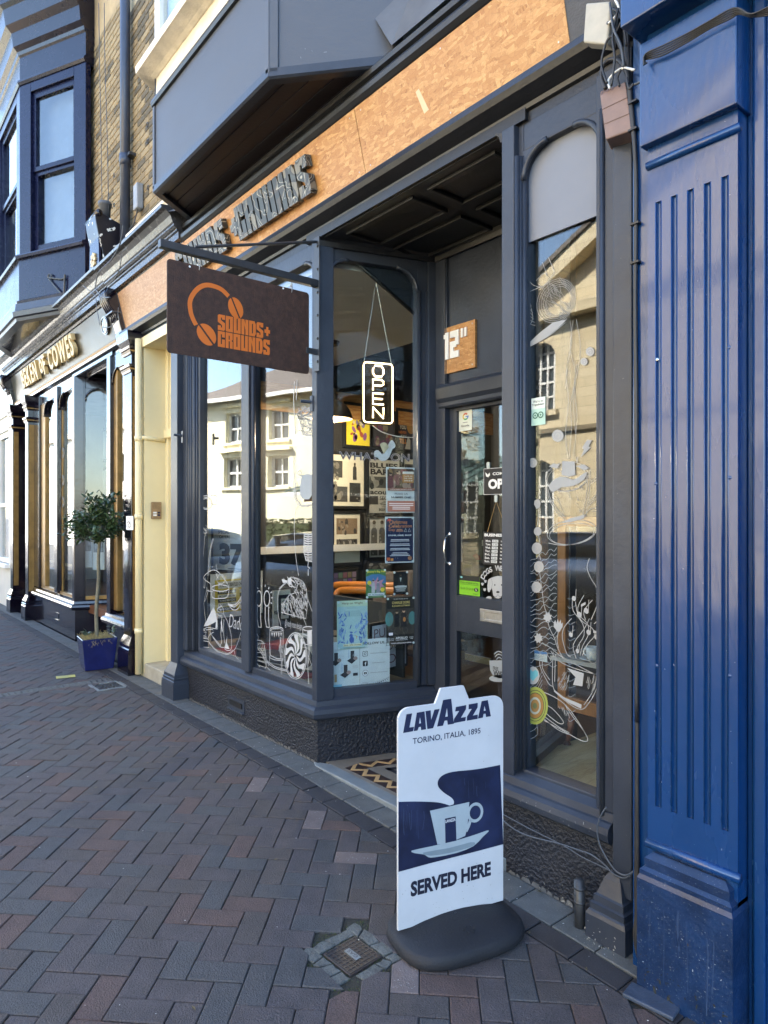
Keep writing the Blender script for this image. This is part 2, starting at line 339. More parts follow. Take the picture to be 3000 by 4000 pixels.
CABLE = mat('black cable sheath', (0.02, 0.02, 0.022), 0.45, 0.2, 30); CABLEG = mat('grey cable sheath', (0.06, 0.07, 0.085), 0.45, 0.2, 30)
WOOD = mat('orange varnished wood', (0.30, 0.12, 0.032), 0.35, 0.25, 4, 0.1, 60, stretch=(6, 6, 0.6)); WOODB = mat('brown varnished wood', (0.13, 0.05, 0.02), 0.4, 0.3, 5, 0.1, 60)
ROOMD = mat('charcoal room paint', (0.028, 0.027, 0.026), 0.7, 0.15, 3); ROOMC = mat('pale grey room ceiling', (0.80, 0.80, 0.77), 0.8, 0.06, 3)
BLACKP = mat('black plastic', (0.012, 0.012, 0.013), 0.35, 0.15, 20)
NAVYP = flatm('navy print', (0.006, 0.012, 0.048), 0.5)
def zg(x): return -0.03 * max(0.0, x + 3.62)        # the pavement falls away gently towards the right

# ------------------------------------------------------------------ ground: pavement, kerb, road
def gp(x, y, dz=0): return V((x, y, zg(x) + dz))
xs = [-30, -3.62, 4.5, 9]
b = B()
for i in range(3): b.quad(gp(xs[i], -2.62, -0.010), gp(xs[i + 1], -2.62, -0.010), gp(xs[i + 1], 0.3, -0.010), gp(xs[i], 0.3, -0.010))
pav = struct(obj('pavement', b, MOSS))
b = B()
for i in range(3): b.add([gp(x, y, z) for z in (-0.2, 0.002) for y in (-2.78, -2.622) for x in (xs[i], xs[i + 1])], [(0, 2, 3, 1), (4, 5, 7, 6), (0, 1, 5, 4), (2, 6, 7, 3), (0, 4, 6, 2), (1, 3, 7, 5)])
struct(obj('kerb', b, CONC, bev=0.012))
b = B(); b.quad((-900, -900, -0.34), (900, -900, -0.34), (900, 900, -0.34), (-900, 900, -0.34)); struct(obj('ground', b, ASPH))
b = B()
for i in range(3): b.quad(gp(xs[i], -8.9, -0.125), gp(xs[i + 1], -8.9, -0.125), gp(xs[i + 1], -2.7, -0.125), gp(xs[i], -2.7, -0.125))
struct(obj('road', b, ASPH))
b = B()
for i in range(3): b.add([gp(x, y, z) for z in (-0.3, 0.0) for y in (-14, -8.9) for x in (xs[i], xs[i + 1])], [(0, 2, 3, 1), (4, 5, 7, 6), (0, 1, 5, 4), (2, 6, 7, 3), (0, 4, 6, 2), (1, 3, 7, 5)])
struct(obj('far_pavement', b, CONC))

def clip(poly, a, bb, c):           # keep a*x + b*y <= c
    out = []
    for i in range(len(poly)):
        p, q = poly[i], poly[(i + 1) % len(poly)]
        dp, dq = a * p[0] + bb * p[1] - c, a * q[0] + bb * q[1] - c
        if dp <= 0: out.append(p)
        if dp * dq < 0:
            t = dp / (dp - dq); out.append((p[0] + (q[0] - p[0]) * t, p[1] + (q[1] - p[1]) * t))
    return out
def area(p): return abs(sum(p[i][0] * p[(i + 1) % len(p)][1] - p[(i + 1) % len(p)][0] * p[i][1] for i in range(len(p)))) / 2
def inset(poly, d):
    cx = sum(p[0] for p in poly) / len(poly); cy = sum(p[1] for p in poly) / len(poly); n = len(poly)
    a = sum(poly[i][0] * poly[(i + 1) % n][1] - poly[(i + 1) % n][0] * poly[i][1] for i in range(n))
    if a < 0: poly = poly[::-1]
    out = []
    for i in range(n):
        p0, p1, p2 = V(poly[i - 1]), V(poly[i]), V(poly[(i + 1) % n])
        e0 = (p1 - p0).normalized(); e1 = (p2 - p1).normalized(); n0 = V((-e0.y, e0.x)); n1 = V((-e1.y, e1.x)); m = n0 + n1
        m = m / max(m.dot(n0), 0.35); out.append((p1.x + m.x * d, p1.y + m.y * d))
    return out
def slab(poly, h=0.03, ch=0.0035, dz=0.0):
    """a stone with a chamfered top edge whose top is at z = 0"""
    b = B(); n = len(poly); a = inset(poly, 0.0016); c = inset(poly, 0.0016 + ch)
    vs = [(x, y, -h) for x, y in a] + [(x, y, -ch * 0.8) for x, y in a] + [(x, y, 0) for x, y in c]
    fs = [(k * n + i, k * n + (i + 1) % n, (k + 1) * n + (i + 1) % n, (k + 1) * n + i) for k in (0, 1) for i in range(n)] + [tuple(2 * n + i for i in range(n))]
    return b.add(vs, fs)
def ground_matrix(x, y, rz=0.0, dz=0.0, tilt=(0, 0)):
    s = 0.03 if x > -3.62 else 0.0
    return Matrix.Translation((x, y, zg(x) + dz)) @ Matrix.Rotation(s + tilt[0], 4, 'Y') @ Matrix.Rotation(tilt[1], 4, 'X') @ Matrix.Rotation(rz, 4, 'Z')
def seen(x, y):
    d = V((x, y, zg(x))) - EYE; k = d.dot(AXIS)
    if k < 0.5: return False
    u = CX + FPX * d.dot(RIGHT) / k; v = HY - FPX * d.z / k
    return -60 < u < 3060 and v < 4120
TAP = (-2.02, -0.905)
HA = math.radians(135 + 2.4); U45 = V((math.cos(HA), math.sin(HA))); W45 = V((math.sin(HA), -math.cos(HA))); S = 0.1015
stones = []                                         # polygon, colour, whole?, distance
ER = random.Random(3)
for i in range(-160, 60):
    for j in range(-120, 130):
        k = (i - j) % 4
        if k == 0: c0 = (i, j, 2, 1)
        elif k == 3: c0 = (i, j, 1, 2)
        else: continue
        x0, y0, w_, h_ = c0
        q = [(x0, y0), (x0 + w_, y0), (x0 + w_, y0 + h_), (x0, y0 + h_)]
        pl = [(W45.x * a * S + U45.x * c * S - 2.0, W45.y * a * S + U45.y * c * S - 1.0) for a, c in q]
        cx = sum(p[0] for p in pl) / 4; cy = sum(p[1] for p in pl) / 4
        if not (-16 < cx < 2.2 and -2.7 < cy < -0.2): continue
        r = ER.random(); col = 0 if r < 0.40 else 1 if r < 0.68 else 3 if r < 0.85 else 2
        full = area(pl)
        pl = clip(pl, 0, 1, -0.292); pl = clip(pl, 0, -1, 2.62) if pl else pl
        if pl and abs(cx + 6.78) < 0.35 and cy < -0.2:                     # drain channel
            pl = clip(pl, 1, 0, -6.855) if cx < -6.78 else clip(pl, -1, 0, 6.705)
        if pl and -6.9 < cx < -6.2 and -0.75 < cy < -0.2:                   # gully
            if -6.69 < cx < -6.37 and -0.56 < cy: pl = clip(pl, 0, 1, -0.545)
            elif cx >= -6.37 and cy > -0.56: pl = clip(pl, -1, 0, 6.375)
        tx, ty = cx - TAP[0], cy - TAP[1]
        if pl and max(abs(tx), abs(ty)) < 0.25:
            if max(abs(tx), abs(ty)) < 0.12: pl = None
            elif abs(tx) >= abs(ty): pl = clip(pl, -1, 0, -(TAP[0] + 0.128)) if tx > 0 else clip(pl, 1, 0, TAP[0] - 0.128)
            else: pl = clip(pl, 0, -1, -(TAP[1] + 0.128)) if ty > 0 else clip(pl, 0, 1, TAP[1] - 0.128)
        if not pl or len(pl) < 3 or area(pl) < 0.0012: continue
        if area(pl) < 0.9 * full: col = ER.choice((2, 3, 0, 1))
        stones.append((pl, col, area(pl) > 0.98 * full, k, (cx, cy)))
for col, y0, y1, stp in ((4, -0.287, -0.181, 0.203), (5, -0.178, -0.012, 0.203)):
    x = -15.8
    while x < 1.5:
        dx = stp * ER.uniform(0.98, 1.03)
        ya = y1 if not (-3.60 < x < -2.1) else min(y1, -0.034)
        stones.append(([(x, y0), (x + dx - 0.003, y0), (x + dx - 0.003, ya), (x, ya)], col, False, 9, (x + dx / 2, (y0 + ya) / 2))); x += dx
FLECK = [(-2.62, -0.44), (-3.02, -0.40), (-3.56, -0.47), (-1.82, -0.83)]
for f in FLECK:
    bi = min(range(len(stones)), key=lambda q: (stones[q][4][0] - f[0]) ** 2 + (stones[q][4][1] - f[1]) ** 2)
    stones[bi] = (stones[bi][0], 6) + stones[bi][2:]
def dist(s): return math.hypot(s[4][0] - EYE.x, s[4][1] - EYE.y) * (0.8 if s[1] in (4, 5) else 1)
vis = sorted([s for s in stones if seen(*s[4])], key=dist); single = vis[:300]; rest = [s for s in stones if s not in single]
shared = {}
for pl, col, whole, k, c in single:
    rel = [(p[0] - c[0], p[1] - c[1]) for p in pl]
    key = (k, col) if whole else None
    if key and key in shared: o = bpy.data.objects.new('paver', shared[key]); COL.objects.link(o)
    else:
        o = obj('paver', slab(rel), PAVERS[col])
        if key: shared[key] = o.data
    o.parent = pav; o.matrix_world = ground_matrix(*c, dz=ER.uniform(-0.0025, 0.002), tilt=(ER.uniform(-.006, .006), ER.uniform(-.006, .006)))
me_v = []; me_f = []; me_m = []
for pl, col, whole, k, c in rest:
    g = slab([(p[0] - c[0], p[1] - c[1]) for p in pl]); M = ground_matrix(*c, dz=ER.uniform(-0.0025, 0.002), tilt=(ER.uniform(-.006, .006), ER.uniform(-.006, .006))); n = len(me_v)
    me_v += [tuple(M @ V(p)) for p in g.v]; me_f += [tuple(i + n for i in f) for f in g.f]; me_m += [col] * len(g.f)
b = B(); b.v = me_v; b.f = me_f; o = obj('far_pavers', b, PAVERS, pav); o['kind'] = 'stuff'
o.data.polygons.foreach_set('material_index', me_m)

# drain channel across the pavement
t = thing('drain_channel', 'slotted grey drain channel crossing the pavement beside the blue planter', 'drain', (-6.78, -0.3, 0))
for q in range(5):
    y1 = -0.30 - q * 0.46; b = B(); b.box(-6.85, -6.71, y1 - 0.455, y1, -0.05, -0.001); obj('channel_block', b, PAVERS[5], t, bev=0.005)
b = B()
for q in range(45):
    for s in (-1, 1): b.box(-6.78 + s * 0.022 - 0.010, -6.78 + s * 0.022 + 0.010, -0.33 - q * 0.05 - 0.009, -0.33 - q * 0.05 + 0.009, -0.002, 0.002)
o = obj('slot', b, BLACKP, t); o['kind'] = 'stuff'
t = thing('gully_grate', 'square cast iron gully grate in the pavement by the cream doorway', 'grate', (-6.53, -0.4, 0))
b = B()
for a in ((-6.68, -6.38, -0.54, -0.51), (-6.68, -6.38, -0.29, -0.26), (-6.68, -6.65, -0.51, -0.29), (-6.41, -6.38, -0.51, -0.29)): b.box(a[0], a[1], a[2], a[3], -0.03, 0.001)
obj('frame', b, STONE, t, bev=0.003)
b = B(); b.box(-6.65, -6.41, -0.51, -0.29, -0.04, -0.03); obj('pit', b, BLACKP, t)
for q in range(5):
    for s in range(3):
        b = B(); b.box(-6.64 + q * 0.046, -6.61 + q * 0.046, -0.5 + s * 0.07 + (q % 2) * 0.01, -0.45 + s * 0.07 + (q % 2) * 0.01, -0.03, -0.004); obj('bar', b, IRON, t, bev=0.004)
Mg = frame((-7.13, -0.62, 0.006), (0.2, 1, 0), (-1, 0.2, 0))
o = obj('leaflet', B().prism(rrect(-0.085, 0.085, -0.05, 0.05, 0.004), Mg, 0, 0.0012), flatm('yellow paper', (0.55, 0.5, 0.12))); tag(o, 'small yellow printed leaflet lying on the pavement before the planter', 'leaflet')
b = B()
for q in range(5): b.box(-0.07, 0.03 + 0.02 * (q % 3), 0.03 - q * 0.015, 0.036 - q * 0.015, 0.0014, 0.0018, Mg)
obj('print', b, flatm('grey print', (0.3, 0.3, 0.2)), o)

# stop tap cover with its broken mortar collar
tz = zg(TAP[0]); t = thing('stop_tap_cover', 'small square brown iron utility cover set in broken mortar near the sign board', 'utility cover', (TAP[0], TAP[1], tz))
Mt = ground_matrix(*TAP) @ Matrix.Rotation(math.radians(4), 4, 'Z')
b = B(); b.box(-0.078, 0.078, -0.078, 0.078, -0.03, -0.002, Mt); lid = obj('lid', b, mat('brown cast iron', (0.035, 0.026, 0.024), 0.5, 0.3, 20, 0.2, 90), t, bev=0.003)
b = B()
for q in range(-4, 5):
    w_ = 0.074
    b.box(-w_, w_, q * 0.0175 - 0.0012, q * 0.0175 + 0.0012, -0.002, 0.0006, Mt); b.box(q * 0.0175 - 0.0012, q * 0.0175 + 0.0012, -w_, w_, -0.002, 0.0003, Mt)
obj('tread_rib', b, IRON, lid)
b = B(); b.box(-0.034, 0.034, -0.012, 0.012, -0.002, 0.0022, Mt @ Matrix.Rotation(math.radians(180), 4, 'Z')); obj('name_plate', b, STONE, lid)
Mt2 = Mt @ Matrix.Translation((0, 0, 0.0024)) @ Matrix.Rotation(math.radians(180), 4, 'Z'); text('lettering', 'GAS', Mt2, IRON, lid, wd=0.05, ht=0.015)
TR = random.Random(5); MRT = mat('weathered mortar', (.10, .105, .098), .9, .3, 25, .6, 90, pit=.4, speck=.1)
for a0, a1, b0, b1, n_ in ((-0.155, 0.14, 0.083, 0.140, 4), (-0.150, 0.10, -0.145, -0.083, 4), (-0.145, -0.083, -0.08, 0.08, 2), (0.085, 0.135, -0.05, 0.08, 2)):
    hor = (a1 - a0) > (b1 - b0); lo, hi = (a0, a1) if hor else (b0, b1); s0, s1 = (b0, b1) if hor else (a0, a1); cut = [lo + (hi - lo) * (q + (TR.uniform(-.25, .25) if 0 < q < n_ else 0)) / n_ for q in range(n_ + 1)]; jit = [(TR.uniform(-.014, .014), TR.uniform(-.014, .014)) for q in cut]
    for q in range(n_):
        c0, c1 = cut[q] + .0015, cut[q + 1] - .0015; w0, w1 = jit[q], jit[q + 1]; out0, out1 = TR.uniform(0, .016), TR.uniform(0, .016)
        inner = s0 if abs(s0) < abs(s1) else s1; outer = s1 if inner == s0 else s0; so_ = -1 if outer > 0 else 1
        pg = [(c0 + w0[0], inner), ((c0 + c1) / 2, inner - so_ * TR.uniform(0, .006)), (c1 + w1[0], inner), (c1 + w1[1], outer + so_ * out1), ((c0 + c1) / 2, outer + so_ * TR.uniform(0, .012)), (c0 + w0[1], outer + so_ * out0)]
        if not hor: pg = [(y, x) for x, y in pg]
        g = slab(pg, 0.02, 0.003); dzq = TR.uniform(-.004, .0); g.v = [tuple(Mt @ V((p[0], p[1], p[2] + dzq))) for p in g.v]; obj('mortar_lump', g, MRT, t)
b = B(); MR = random.Random(8)
for q in range(900):
    ang = MR.uniform(0, 6.28); rr = MR.choice((0.085, 0.14, 0.14, 0.145)) + MR.uniform(-.012, .02); sx = max(abs(math.cos(ang)), abs(math.sin(ang)))
    x, y = TAP[0] + rr * math.cos(ang) / sx, TAP[1] + rr * math.sin(ang) / sx
    if MR.random() < 0.2: x += MR.uniform(-.3, .3); y += MR.uniform(-.2, .3)
    h = MR.uniform(0.003, 0.009); p = V((x, y, zg(x) - 0.008)); d = V((MR.uniform(-1, 1), MR.uniform(-1, 1), 0)).normalized() * 0.0018
    b.add([p - d, p + d, p + V((MR.uniform(-.006, .006), MR.uniform(-.006, .006), h))], [(0, 1, 2)])
o = obj('moss', b, mat('moss green', (0.045, 0.065, 0.014), 0.9, 0.4, 30)); tag(o, 'green moss growing in the joints round the utility cover', 'moss', kind='stuff')

# ------------------------------------------------------------------ cafe building
cafe = thing('cafe_building', 'slate grey cafe shop front with strand board fascia and jettied oriel', 'shop building', (-3.6, 0.5, 0))
CR = (0.312, 0.950); RL = 0.83; CORN = (-3.62, 0.0); REND = (CORN[0] + CR[0] * RL, CR[1] * RL)      # corner, end of the splayed return
RR0 = (-2.08, 0.0); RR1 = (-2.34, REND[1]); DY = REND[1]
Mf = frame((0, 0, 0), (1, 0, 0)); Mr = frame((*CORN, 0), (*CR, 0)); Md = frame((0, DY, 0), (1, 0, 0))
def part(name, b, m, parent=cafe, **k): return obj(name, b, m, parent, **k)
NOSE = [(-.10, .285), (.035, .285), (.050, .298), (.056, .325), (.050, .350), (.032, .362), (.020, .366), (.014, .395), (-.02, .418), (-.10, .432)]
PLI = [(-.10, -.2), (0, -.2), (0, .287), (-.10, .287)]
part('plinth', B().sweep(PLI, [(-5.72, 0), CORN, REND]), SLATE_R)
part('sill', B().sweep(NOSE, [(-5.69, 0), CORN, (CORN[0] + CR[0] * (RL - .005), CR[1] * (RL - .005))]), SLATE)
vb = B(); vb.box(-4.86, -4.60, -0.006, 0.02, 0.10, 0.19); av = part('air_vent', vb, SLATE)
b = B(); b.box(-4.83, -4.63, -0.012, -0.004, 0.125, 0.165); obj('vent_slot', b, DARK, av); b = B(); b.box(-4.86, -4.6, -0.022, 0.0, 0.088, 0.099); obj('vent_lip', b, SLATE, av, bev=.003)
part('plinth', B().sweep(PLI, [RR1, RR0, (-1.40, 0)]), SLATE_R)
part('sill', B().sweep(NOSE, [(RR1[0] + .002, RR1[1] - .01), RR0, (-1.50, 0)]), SLATE)

def pilaster(x0, x1, yf, z1, base, m, par, dz=0.0, zb=-0.25, bw=0.02):
    b = B(); b.box(x0, x1, yf, 0.1, zb, z1); p = part('pilaster', b, m, par, bev=0.004)
    b = B(); pr = [(0, zb), (0.0, base - .10), (-.004, base - .075), (-.012, base - .07), (-.008, base - .05), (-.016, base - .045), (-.016, base - .02), (-.04, base + .03), (-.075, base + .1), (-.12, base + .1), (-.12, zb)]
    path = [(x0 - bw, 0.1), (x0 - bw, yf - bw), (x1 + bw, yf - bw), (x1 + bw, 0.1)]
    o = obj('pilaster_base', B().sweep(pr, path), m, p)
    return p
pilaster(-5.83, -5.685, -0.08, 3.345, 0.23, SLATE, cafe, bw=0.06)
def vbar(x0, x1, y0, y1, z0, z1, name='window_frame', m=SLATE, bev=0.004):
    b = B(); b.box(x0, x1, y0, y1, z0, z1); return part(name, b, m, bev=bev)
def roll(pts, r, name='frame_bead', m=SLATE, par=None): return part(name, B().tube(pts, r, 10), m, par or cafe, smooth=True)
# front window: jamb steps, mullion, rails
vbar(-5.684, -5.60, -0.030, 0.1, 0.42, 3.345); vbar(-5.60, -5.535, 0.0, 0.1, 0.425, 3.345); vbar(-5.535, -5.455, 0.025, 0.1, 0.43, 3.345)
for x, y, r in ((-5.60, -0.006, .017), (-5.575, 0.0, .012), (-5.535, 0.016, .016), (-5.50, 0.022, .010)): roll([(x, y, .43), (x, y, 3.34)], r)
mull = vbar(-4.635, -4.515, -0.012, 0.09, 0.425, 3.26, 'mullion')
for x in (-4.64, -4.51): roll([(x, 0.022, .44), (x, 0.022, 3.25)], .016)
vbar(-5.455, -4.635, 0.02, 0.09, 3.24, 3.346); vbar(-4.635, -3.66, 0.02, 0.09, 3.24, 3.346)
vbar(-5.455, -4.636, 0.015, 0.09, 0.40, 0.462, 'bottom_rail'); vbar(-4.514, -3.665, 0.015, 0.09, 0.40, 0.462, 'bottom_rail')
def spandrel(M, x, z, sx, r, t0, t1, par=cafe, m=SLATE):
    poly = [(x, z)] + [(x + sx * (r - r * math.cos(a)), z - r + r * math.sin(a)) for a in [math.pi / 2 * i / 8 for i in range(9)]]
    o = part('corner_spandrel', B().prism(poly, M, t0, t1), m, par)
    obj('frame_bead', B().tube([M @ V((p[0], p[1], t1)) for p in poly[1:]], 0.013, 8), m, o, smooth=True); return o
for x, s in ((-5.455, 1), (-4.635, -1), (-4.515, 1), (-3.66, -1)): spandrel(Mf, x, 3.24, s, .14, -.085, -.02)
# corner post
pc = [(-3.665, -0.012), (-3.612, -0.012), (-3.612 + .3 * .105, .95 * .105), (-3.70 + .03, .95 * .11), (-3.665, .05)]
b = B(); n = 5
b.add([(x, y, z) for z in (0.40, 3.345) for x, y in pc], [tuple(range(n))[::-1], tuple(range(n, 2 * n))] + [(i, (i + 1) % n, n + (i + 1) % n, n + i) for i in range(n)])
part('corner_post', b, SLATE, bev=.004)
# return window
GL, GR_ = loc2(Mr, 1277, 2300)[0], loc2(Mr, 1633, 2300)[0]
def rb(x0, x1, z0, z1, t0, t1, name='window_frame', m=SLATE, M=Mr, par=cafe, bev=.004):
    b = B(); b.box(x0, x1, z0, z1, t0, t1, M); return obj(name, b, m, par, bev=bev)
rb(GR_, GR_ + .075, .43, 3.345, -.09, -.012); rb(GR_ + .075, RL, .43, 3.345, -.09, .004)
rb(.10, GR_, 3.24, 3.345, -.09, -.012); rb(.10, GR_, .40, .462, -.09, -.012, 'bottom_rail')
for x, s in ((GL, 1), (GR_, -1)): spandrel(Mr, x, 3.24, s, .15, -.085, -.012)
for x, r in ((GR_ + .012, .014), (GR_ + .075, .013), (GL - .004, .010)): roll([Mr @ V((x, .44, -.010)), Mr @ V((x, 3.1, -.010))], r)
# glass
def pane(M, x0, x1, z0, z1, t, m=GLASS, par=cafe, name='glass_pane'):
    b = B(); b.box(x0, x1, z0, z1, t - .005, t, M); return obj(name, b, m, par)
pane(Mf, -5.46, -4.60, .455, 3.245, -.06); pane(Mf, -4.55, -3.66, .455, 3.245, -.06); pane(Mr, .09, GR_ + .01, .455, 3.245, -.055)
# right window: post, sides, arch, painted top board, glass
PX0, PX1 = onY(1965, 2300, 0).x, onY(2013, 2300, 0).x
vbar(PX0, PX1, -0.01, 0.12, 0.40, 3.345, 'corner_post'); RG0, RG1 = onY(2062, 2300, .05).x, onY(2362, 2300, .05).x
vbar(PX1, RG0, 0.02, 0.11, 0.42, 3.345)
for x, y, r in ((PX1 + .006, 0.006, .014), ((PX1 + RG0) / 2, 0.018, .011), (RG0 - .002, 0.03, .012)): roll([(x, y, .43), (x, y, 3.2)], r)
vbar(RG1, -1.475, -0.012, 0.1, 0.40, 3.345); roll([(RG1 + .03, -0.012, .38), (RG1 + .03, -0.012, 3.2)], .012); roll([(-1.475, -0.01, .3), (-1.475, -0.01, 3.3)], .011)
vbar(RG0, RG1, 0.02, 0.09, 3.22, 3.345); vbar(RG0, RG1, 0.02, 0.10, 0.40, onY(2075, 2999, .05).z - .005, 'bottom_rail')
for x, s in ((RG0, 1), (RG1, -1)): spandrel(Mf, x, 3.22, s, .13, -.085, -.02)
zt = onY(2062, 950, .06).z
b = B(); b.box(RG0, RG1, 0.056, 0.066, zt, 3.23); part('painted_top_board', b, mat('lilac grey board paint', (0.17, 0.183, 0.215), 0.5, 0.05, 3))
pane(Mf, RG0 - .01, RG1 + .01, .40, zt + .01, -.07)
b = B(); b.box(-1.475, -1.395, -0.06, .12, 0.12, 3.345); p = part('pilaster', b, SLATE, bev=.004)
b = B(); pr = [(0, -.3), (0, .03), (-.006, .045), (-.012, .05), (-.010, .075), (-.02, .08), (-.022, .105), (-.03, .11), (-.05, .17), (-.07, .20), (-.15, .20), (-.15, -.3)]
obj('pilaster_base', B().sweep(pr, [(-1.555, .1), (-1.555, -.12), (-1.385, -.12), (-1.385, .1)]), SLATE, p)
# return on the right of the entrance
Mq = frame((*RR1, 0), (RR0[0] - RR1[0], RR0[1] - RR1[1], 0)); RQ = math.hypot(RR0[0] - RR1[0], RR0[1] - RR1[1])
rb(0, .1, .40, 3.345, -.09, .0, M=Mq); rb(RQ - .1, RQ - .01, .40, 3.345, -.09, -.0, M=Mq); rb(.1, RQ - .1, 3.2, 3.345, -.09, -.01, M=Mq); pane(Mq, .1, RQ - .1, .40, 3.2, -.055)
# entrance: ceiling, wall over the door, door
b = B(); b.box(-3.75, -1.95, -.0, 1.0, 3.347, 3.40); ec = part('entrance_ceiling', b, DARK)
for y0, y1 in ((.08, .36), (.46, .74)):
    for x0, x1 in ((-3.42, -2.80), (-2.68, -2.2)):
        b = B()
        for a in ((x0, x1, y0, y0 + .02), (x0, x1, y1 - .02, y1), (x0, x0 + .02, y0 + .02, y1 - .02), (x1 - .02, x1, y0 + .02, y1 - .02)): b.box(*a, 3.325, 3.347)
        obj('ceiling_moulding', b, DARK, ec, bev=.004)
part('entrance_cornice', B().sweep([(0, 3.30), (.012, 3.30), (.02, 3.33), (.04, 3.345), (0, 3.345)], [CORN, REND, RR1, RR0]), MOULD)
DX0, DX1 = onY(1737, 2300, DY).x, -2.45; DT = onY(1790, 1585, DY).z; DTR = onY(1790, 1490, DY).z
b = B(); b.box(REND[0] - .02, DX0 - .0, DY, DY + .1, -.1, 3.345); part('door_jamb', b, SLATE, bev=.004)
b = B(); b.box(DX1, RR1[0] + .02, DY, DY + .1, -.1, 3.345); part('door_jamb', b, SLATE, bev=.004)
b = B(); b.box(DX0, DX1, DY + .02, DY + .1, DTR, 3.345); part('overdoor_panel', b, SLATE)
part('door_head', B().sweep([(-.08, DT), (.0, DT), (.012, DT + .012), (.012, DT + .035), (.034, DT + .06), (.04, DTR - .03), (.03, DTR - .012), (.012, DTR), (-.08, DTR)], [(DX0 - .05, DY), (DX1 + .02, DY)]), SLATE)
for x in (DX0 + .01, DX1 - .01): roll([(x, DY + .01, DTR), (x, DY + .01, 3.3)], .01)
Mdo = frame((0, DY + .045, 0), (1, 0, 0))
door = part('door', B(), SLATE)
def dr(x0, x1, z0, z1, nm='door_rail', t0=-.045, t1=0.0): b = B(); b.box(x0, x1, z0, z1, t0, t1, Mdo); return obj(nm, b, SLATE, door, bev=.003)
dl, _ = loc2(Mdo, 1783, 2000); _, dtop = loc2(Mdo, 1850, 1575); _, dg0 = loc2(Mdo, 1790, 1605); _, dg1 = loc2(Mdo, 1790, 2325); _, dg2 = loc2(Mdo, 1790, 2465)
dr(DX0, dl, .0, DT - .002, 'door_stile'); dr(DX1 - (dl - DX0), DX1, .0, DT - .002, 'door_stile')
dr(dl, DX1 - (dl - DX0), dg0, DT - .002); dr(dl, DX1 - (dl - DX0), dg2, dg1); dr(dl, DX1 - (dl - DX0), .0, .24)
for z0, z1 in ((dg1, dg0), (.24, dg2)):
    b = B(); b.box(dl - .005, DX1 - (dl - DX0) + .005, z0 - .005, z1 + .005, -.028, -.023, Mdo); obj('door_glass', b, GLASS, door)
hx, hz = loc2(Mdo, 1755, 2145)
h = obj('door_handle', B().tube([Mdo @ V((hx, hz + a, c)) for a, c in ((-.10, .012), (-.085, .03), (-.05, .045), (0, .05), (.05, .045), (.085, .03), (.10, .012))], .009, 10), CHROME, door, smooth=True)
for a in (-.1, .1): obj('rose', B().lathe([(0, .012), (.014, .011), (.02, .004), (.021, 0)], Mdo @ Matrix.Translation((hx, hz + a, 0)), 16), CHROME, h, smooth=True)
lx, lz = loc2(Mdo, 1745, 1918); obj('latch_lock', B().lathe([(0, .008), (.017, .007), (.019, 0)], Mdo @ Matrix.Translation((lx, lz, 0)), 20), mat('brass', (0.65, 0.5, 0.3), .3, .1, 20, metal=.9), door, smooth=True)
lx, lz = loc2(Mdo, 1750, 2556); obj('keyhole_plate', B().prism(ell(lx, lz, .011, .022, 16), Mdo, 0, .004), mat('worn brass', (0.2, 0.16, 0.1), .5, .3, 40, metal=.6), door)
lx, lz = loc2(Mdo, 1886, 2402); b = B(); W_, H_ = .13, .04
for a in ((-.02, 2 * W_, .022, H_), (-.02, 2 * W_, -H_, -.022), (-.02, .02, -.022, .022), (2 * W_ - .02, 2 * W_, -.022, .022)): b.box(lx + a[0], lx + a[1], lz + a[2], lz + a[3], 0, .008, Mdo)
o = obj('letterbox', b, STEEL, door, bev=.003); b = B(); b.box(lx + .02, lx + 2 * W_ - .02, lz - .022, lz + .022, 0, .003, Mdo); obj('flap', b, STEEL, o)
b = B(); b.box(DX0, DX1, DY - .01, DY + .1, -.1, .03); part('door_step', b, STONE, bev=.006)

# fascia: architrave roll, strand boards, cornice
ARC = [(-.12, 3.34), (0.0, 3.34), (0.0, 3.385), (.016, 3.392), (.022, 3.41), (.05, 3.425), (.082, 3.445), (.095, 3.47), (.088, 3.50), (.062, 3.518), (.05, 3.522), (.05, 3.536), (-.12, 3.536)]
part('architrave', B().sweep(ARC, [(-7.25, 0.02), (-1.40, 0.02)]), MOULD, smooth=False)
Fo = V((0, -.02, 3.54)); Fv = V((0, -.085, .345)); Mfa = frame(Fo, (1, 0, 0), Fv); FH = Fv.length
b = B(); b.box(-7.30, -1.46, -.03, FH + .03, -.08, -.021, Mfa); part('fascia_backing', b, MOULD)
for x0, x1, m in ((-7.19, -5.535, OSB2), (-5.53, -3.09, OSB1), (-3.085, -1.70, OSB1)):
    b = B(); b.box(x0, x1, 0, FH, -.02, 0, Mfa); o = part('strand_board', b, m)
    for q in range(3):
        for zz in (.03, FH - .03): obj('screw', B().lathe([(0, .0015), (.004, .001), (.0045, 0)], Mfa @ Matrix.Translation((x0 + .05 + (x1 - x0 - .1) * q / 2, zz, 0)), 8), STEEL, o)
b = B(); b.prism([(-2.565, .10), (-2.53, .105), (-2.575, .225), (-2.60, .22)], Mfa, 0, .0015); part('pale_strand', b, flatm('pale wood strand', (.66, .47, .28)))
b = B(); b.box(-1.70, -1.45, -.02, FH + .1, -.05, -.003, Mfa); part('fascia_end', b, mat('dark textured end board', (.06, .06, .065), .6, .2, 20, .5, 120))
b = B(); b.box(-7.30, -7.195, -.02, FH + .02, -.05, .006, Mfa); part('fascia_end', b, GUTTER)
COR = [(-.1, 3.885), (.105, 3.885), (.12, 3.905), (.165, 3.91), (.165, 3.965), (.178, 3.975), (.178, 3.99), (.19, 3.995), (.205, 4.01), (.205, 4.025), (.215, 4.035), (.235, 4.085), (.27, 4.12), (.31, 4.13), (.315, 4.155), (-.1, 4.20)]
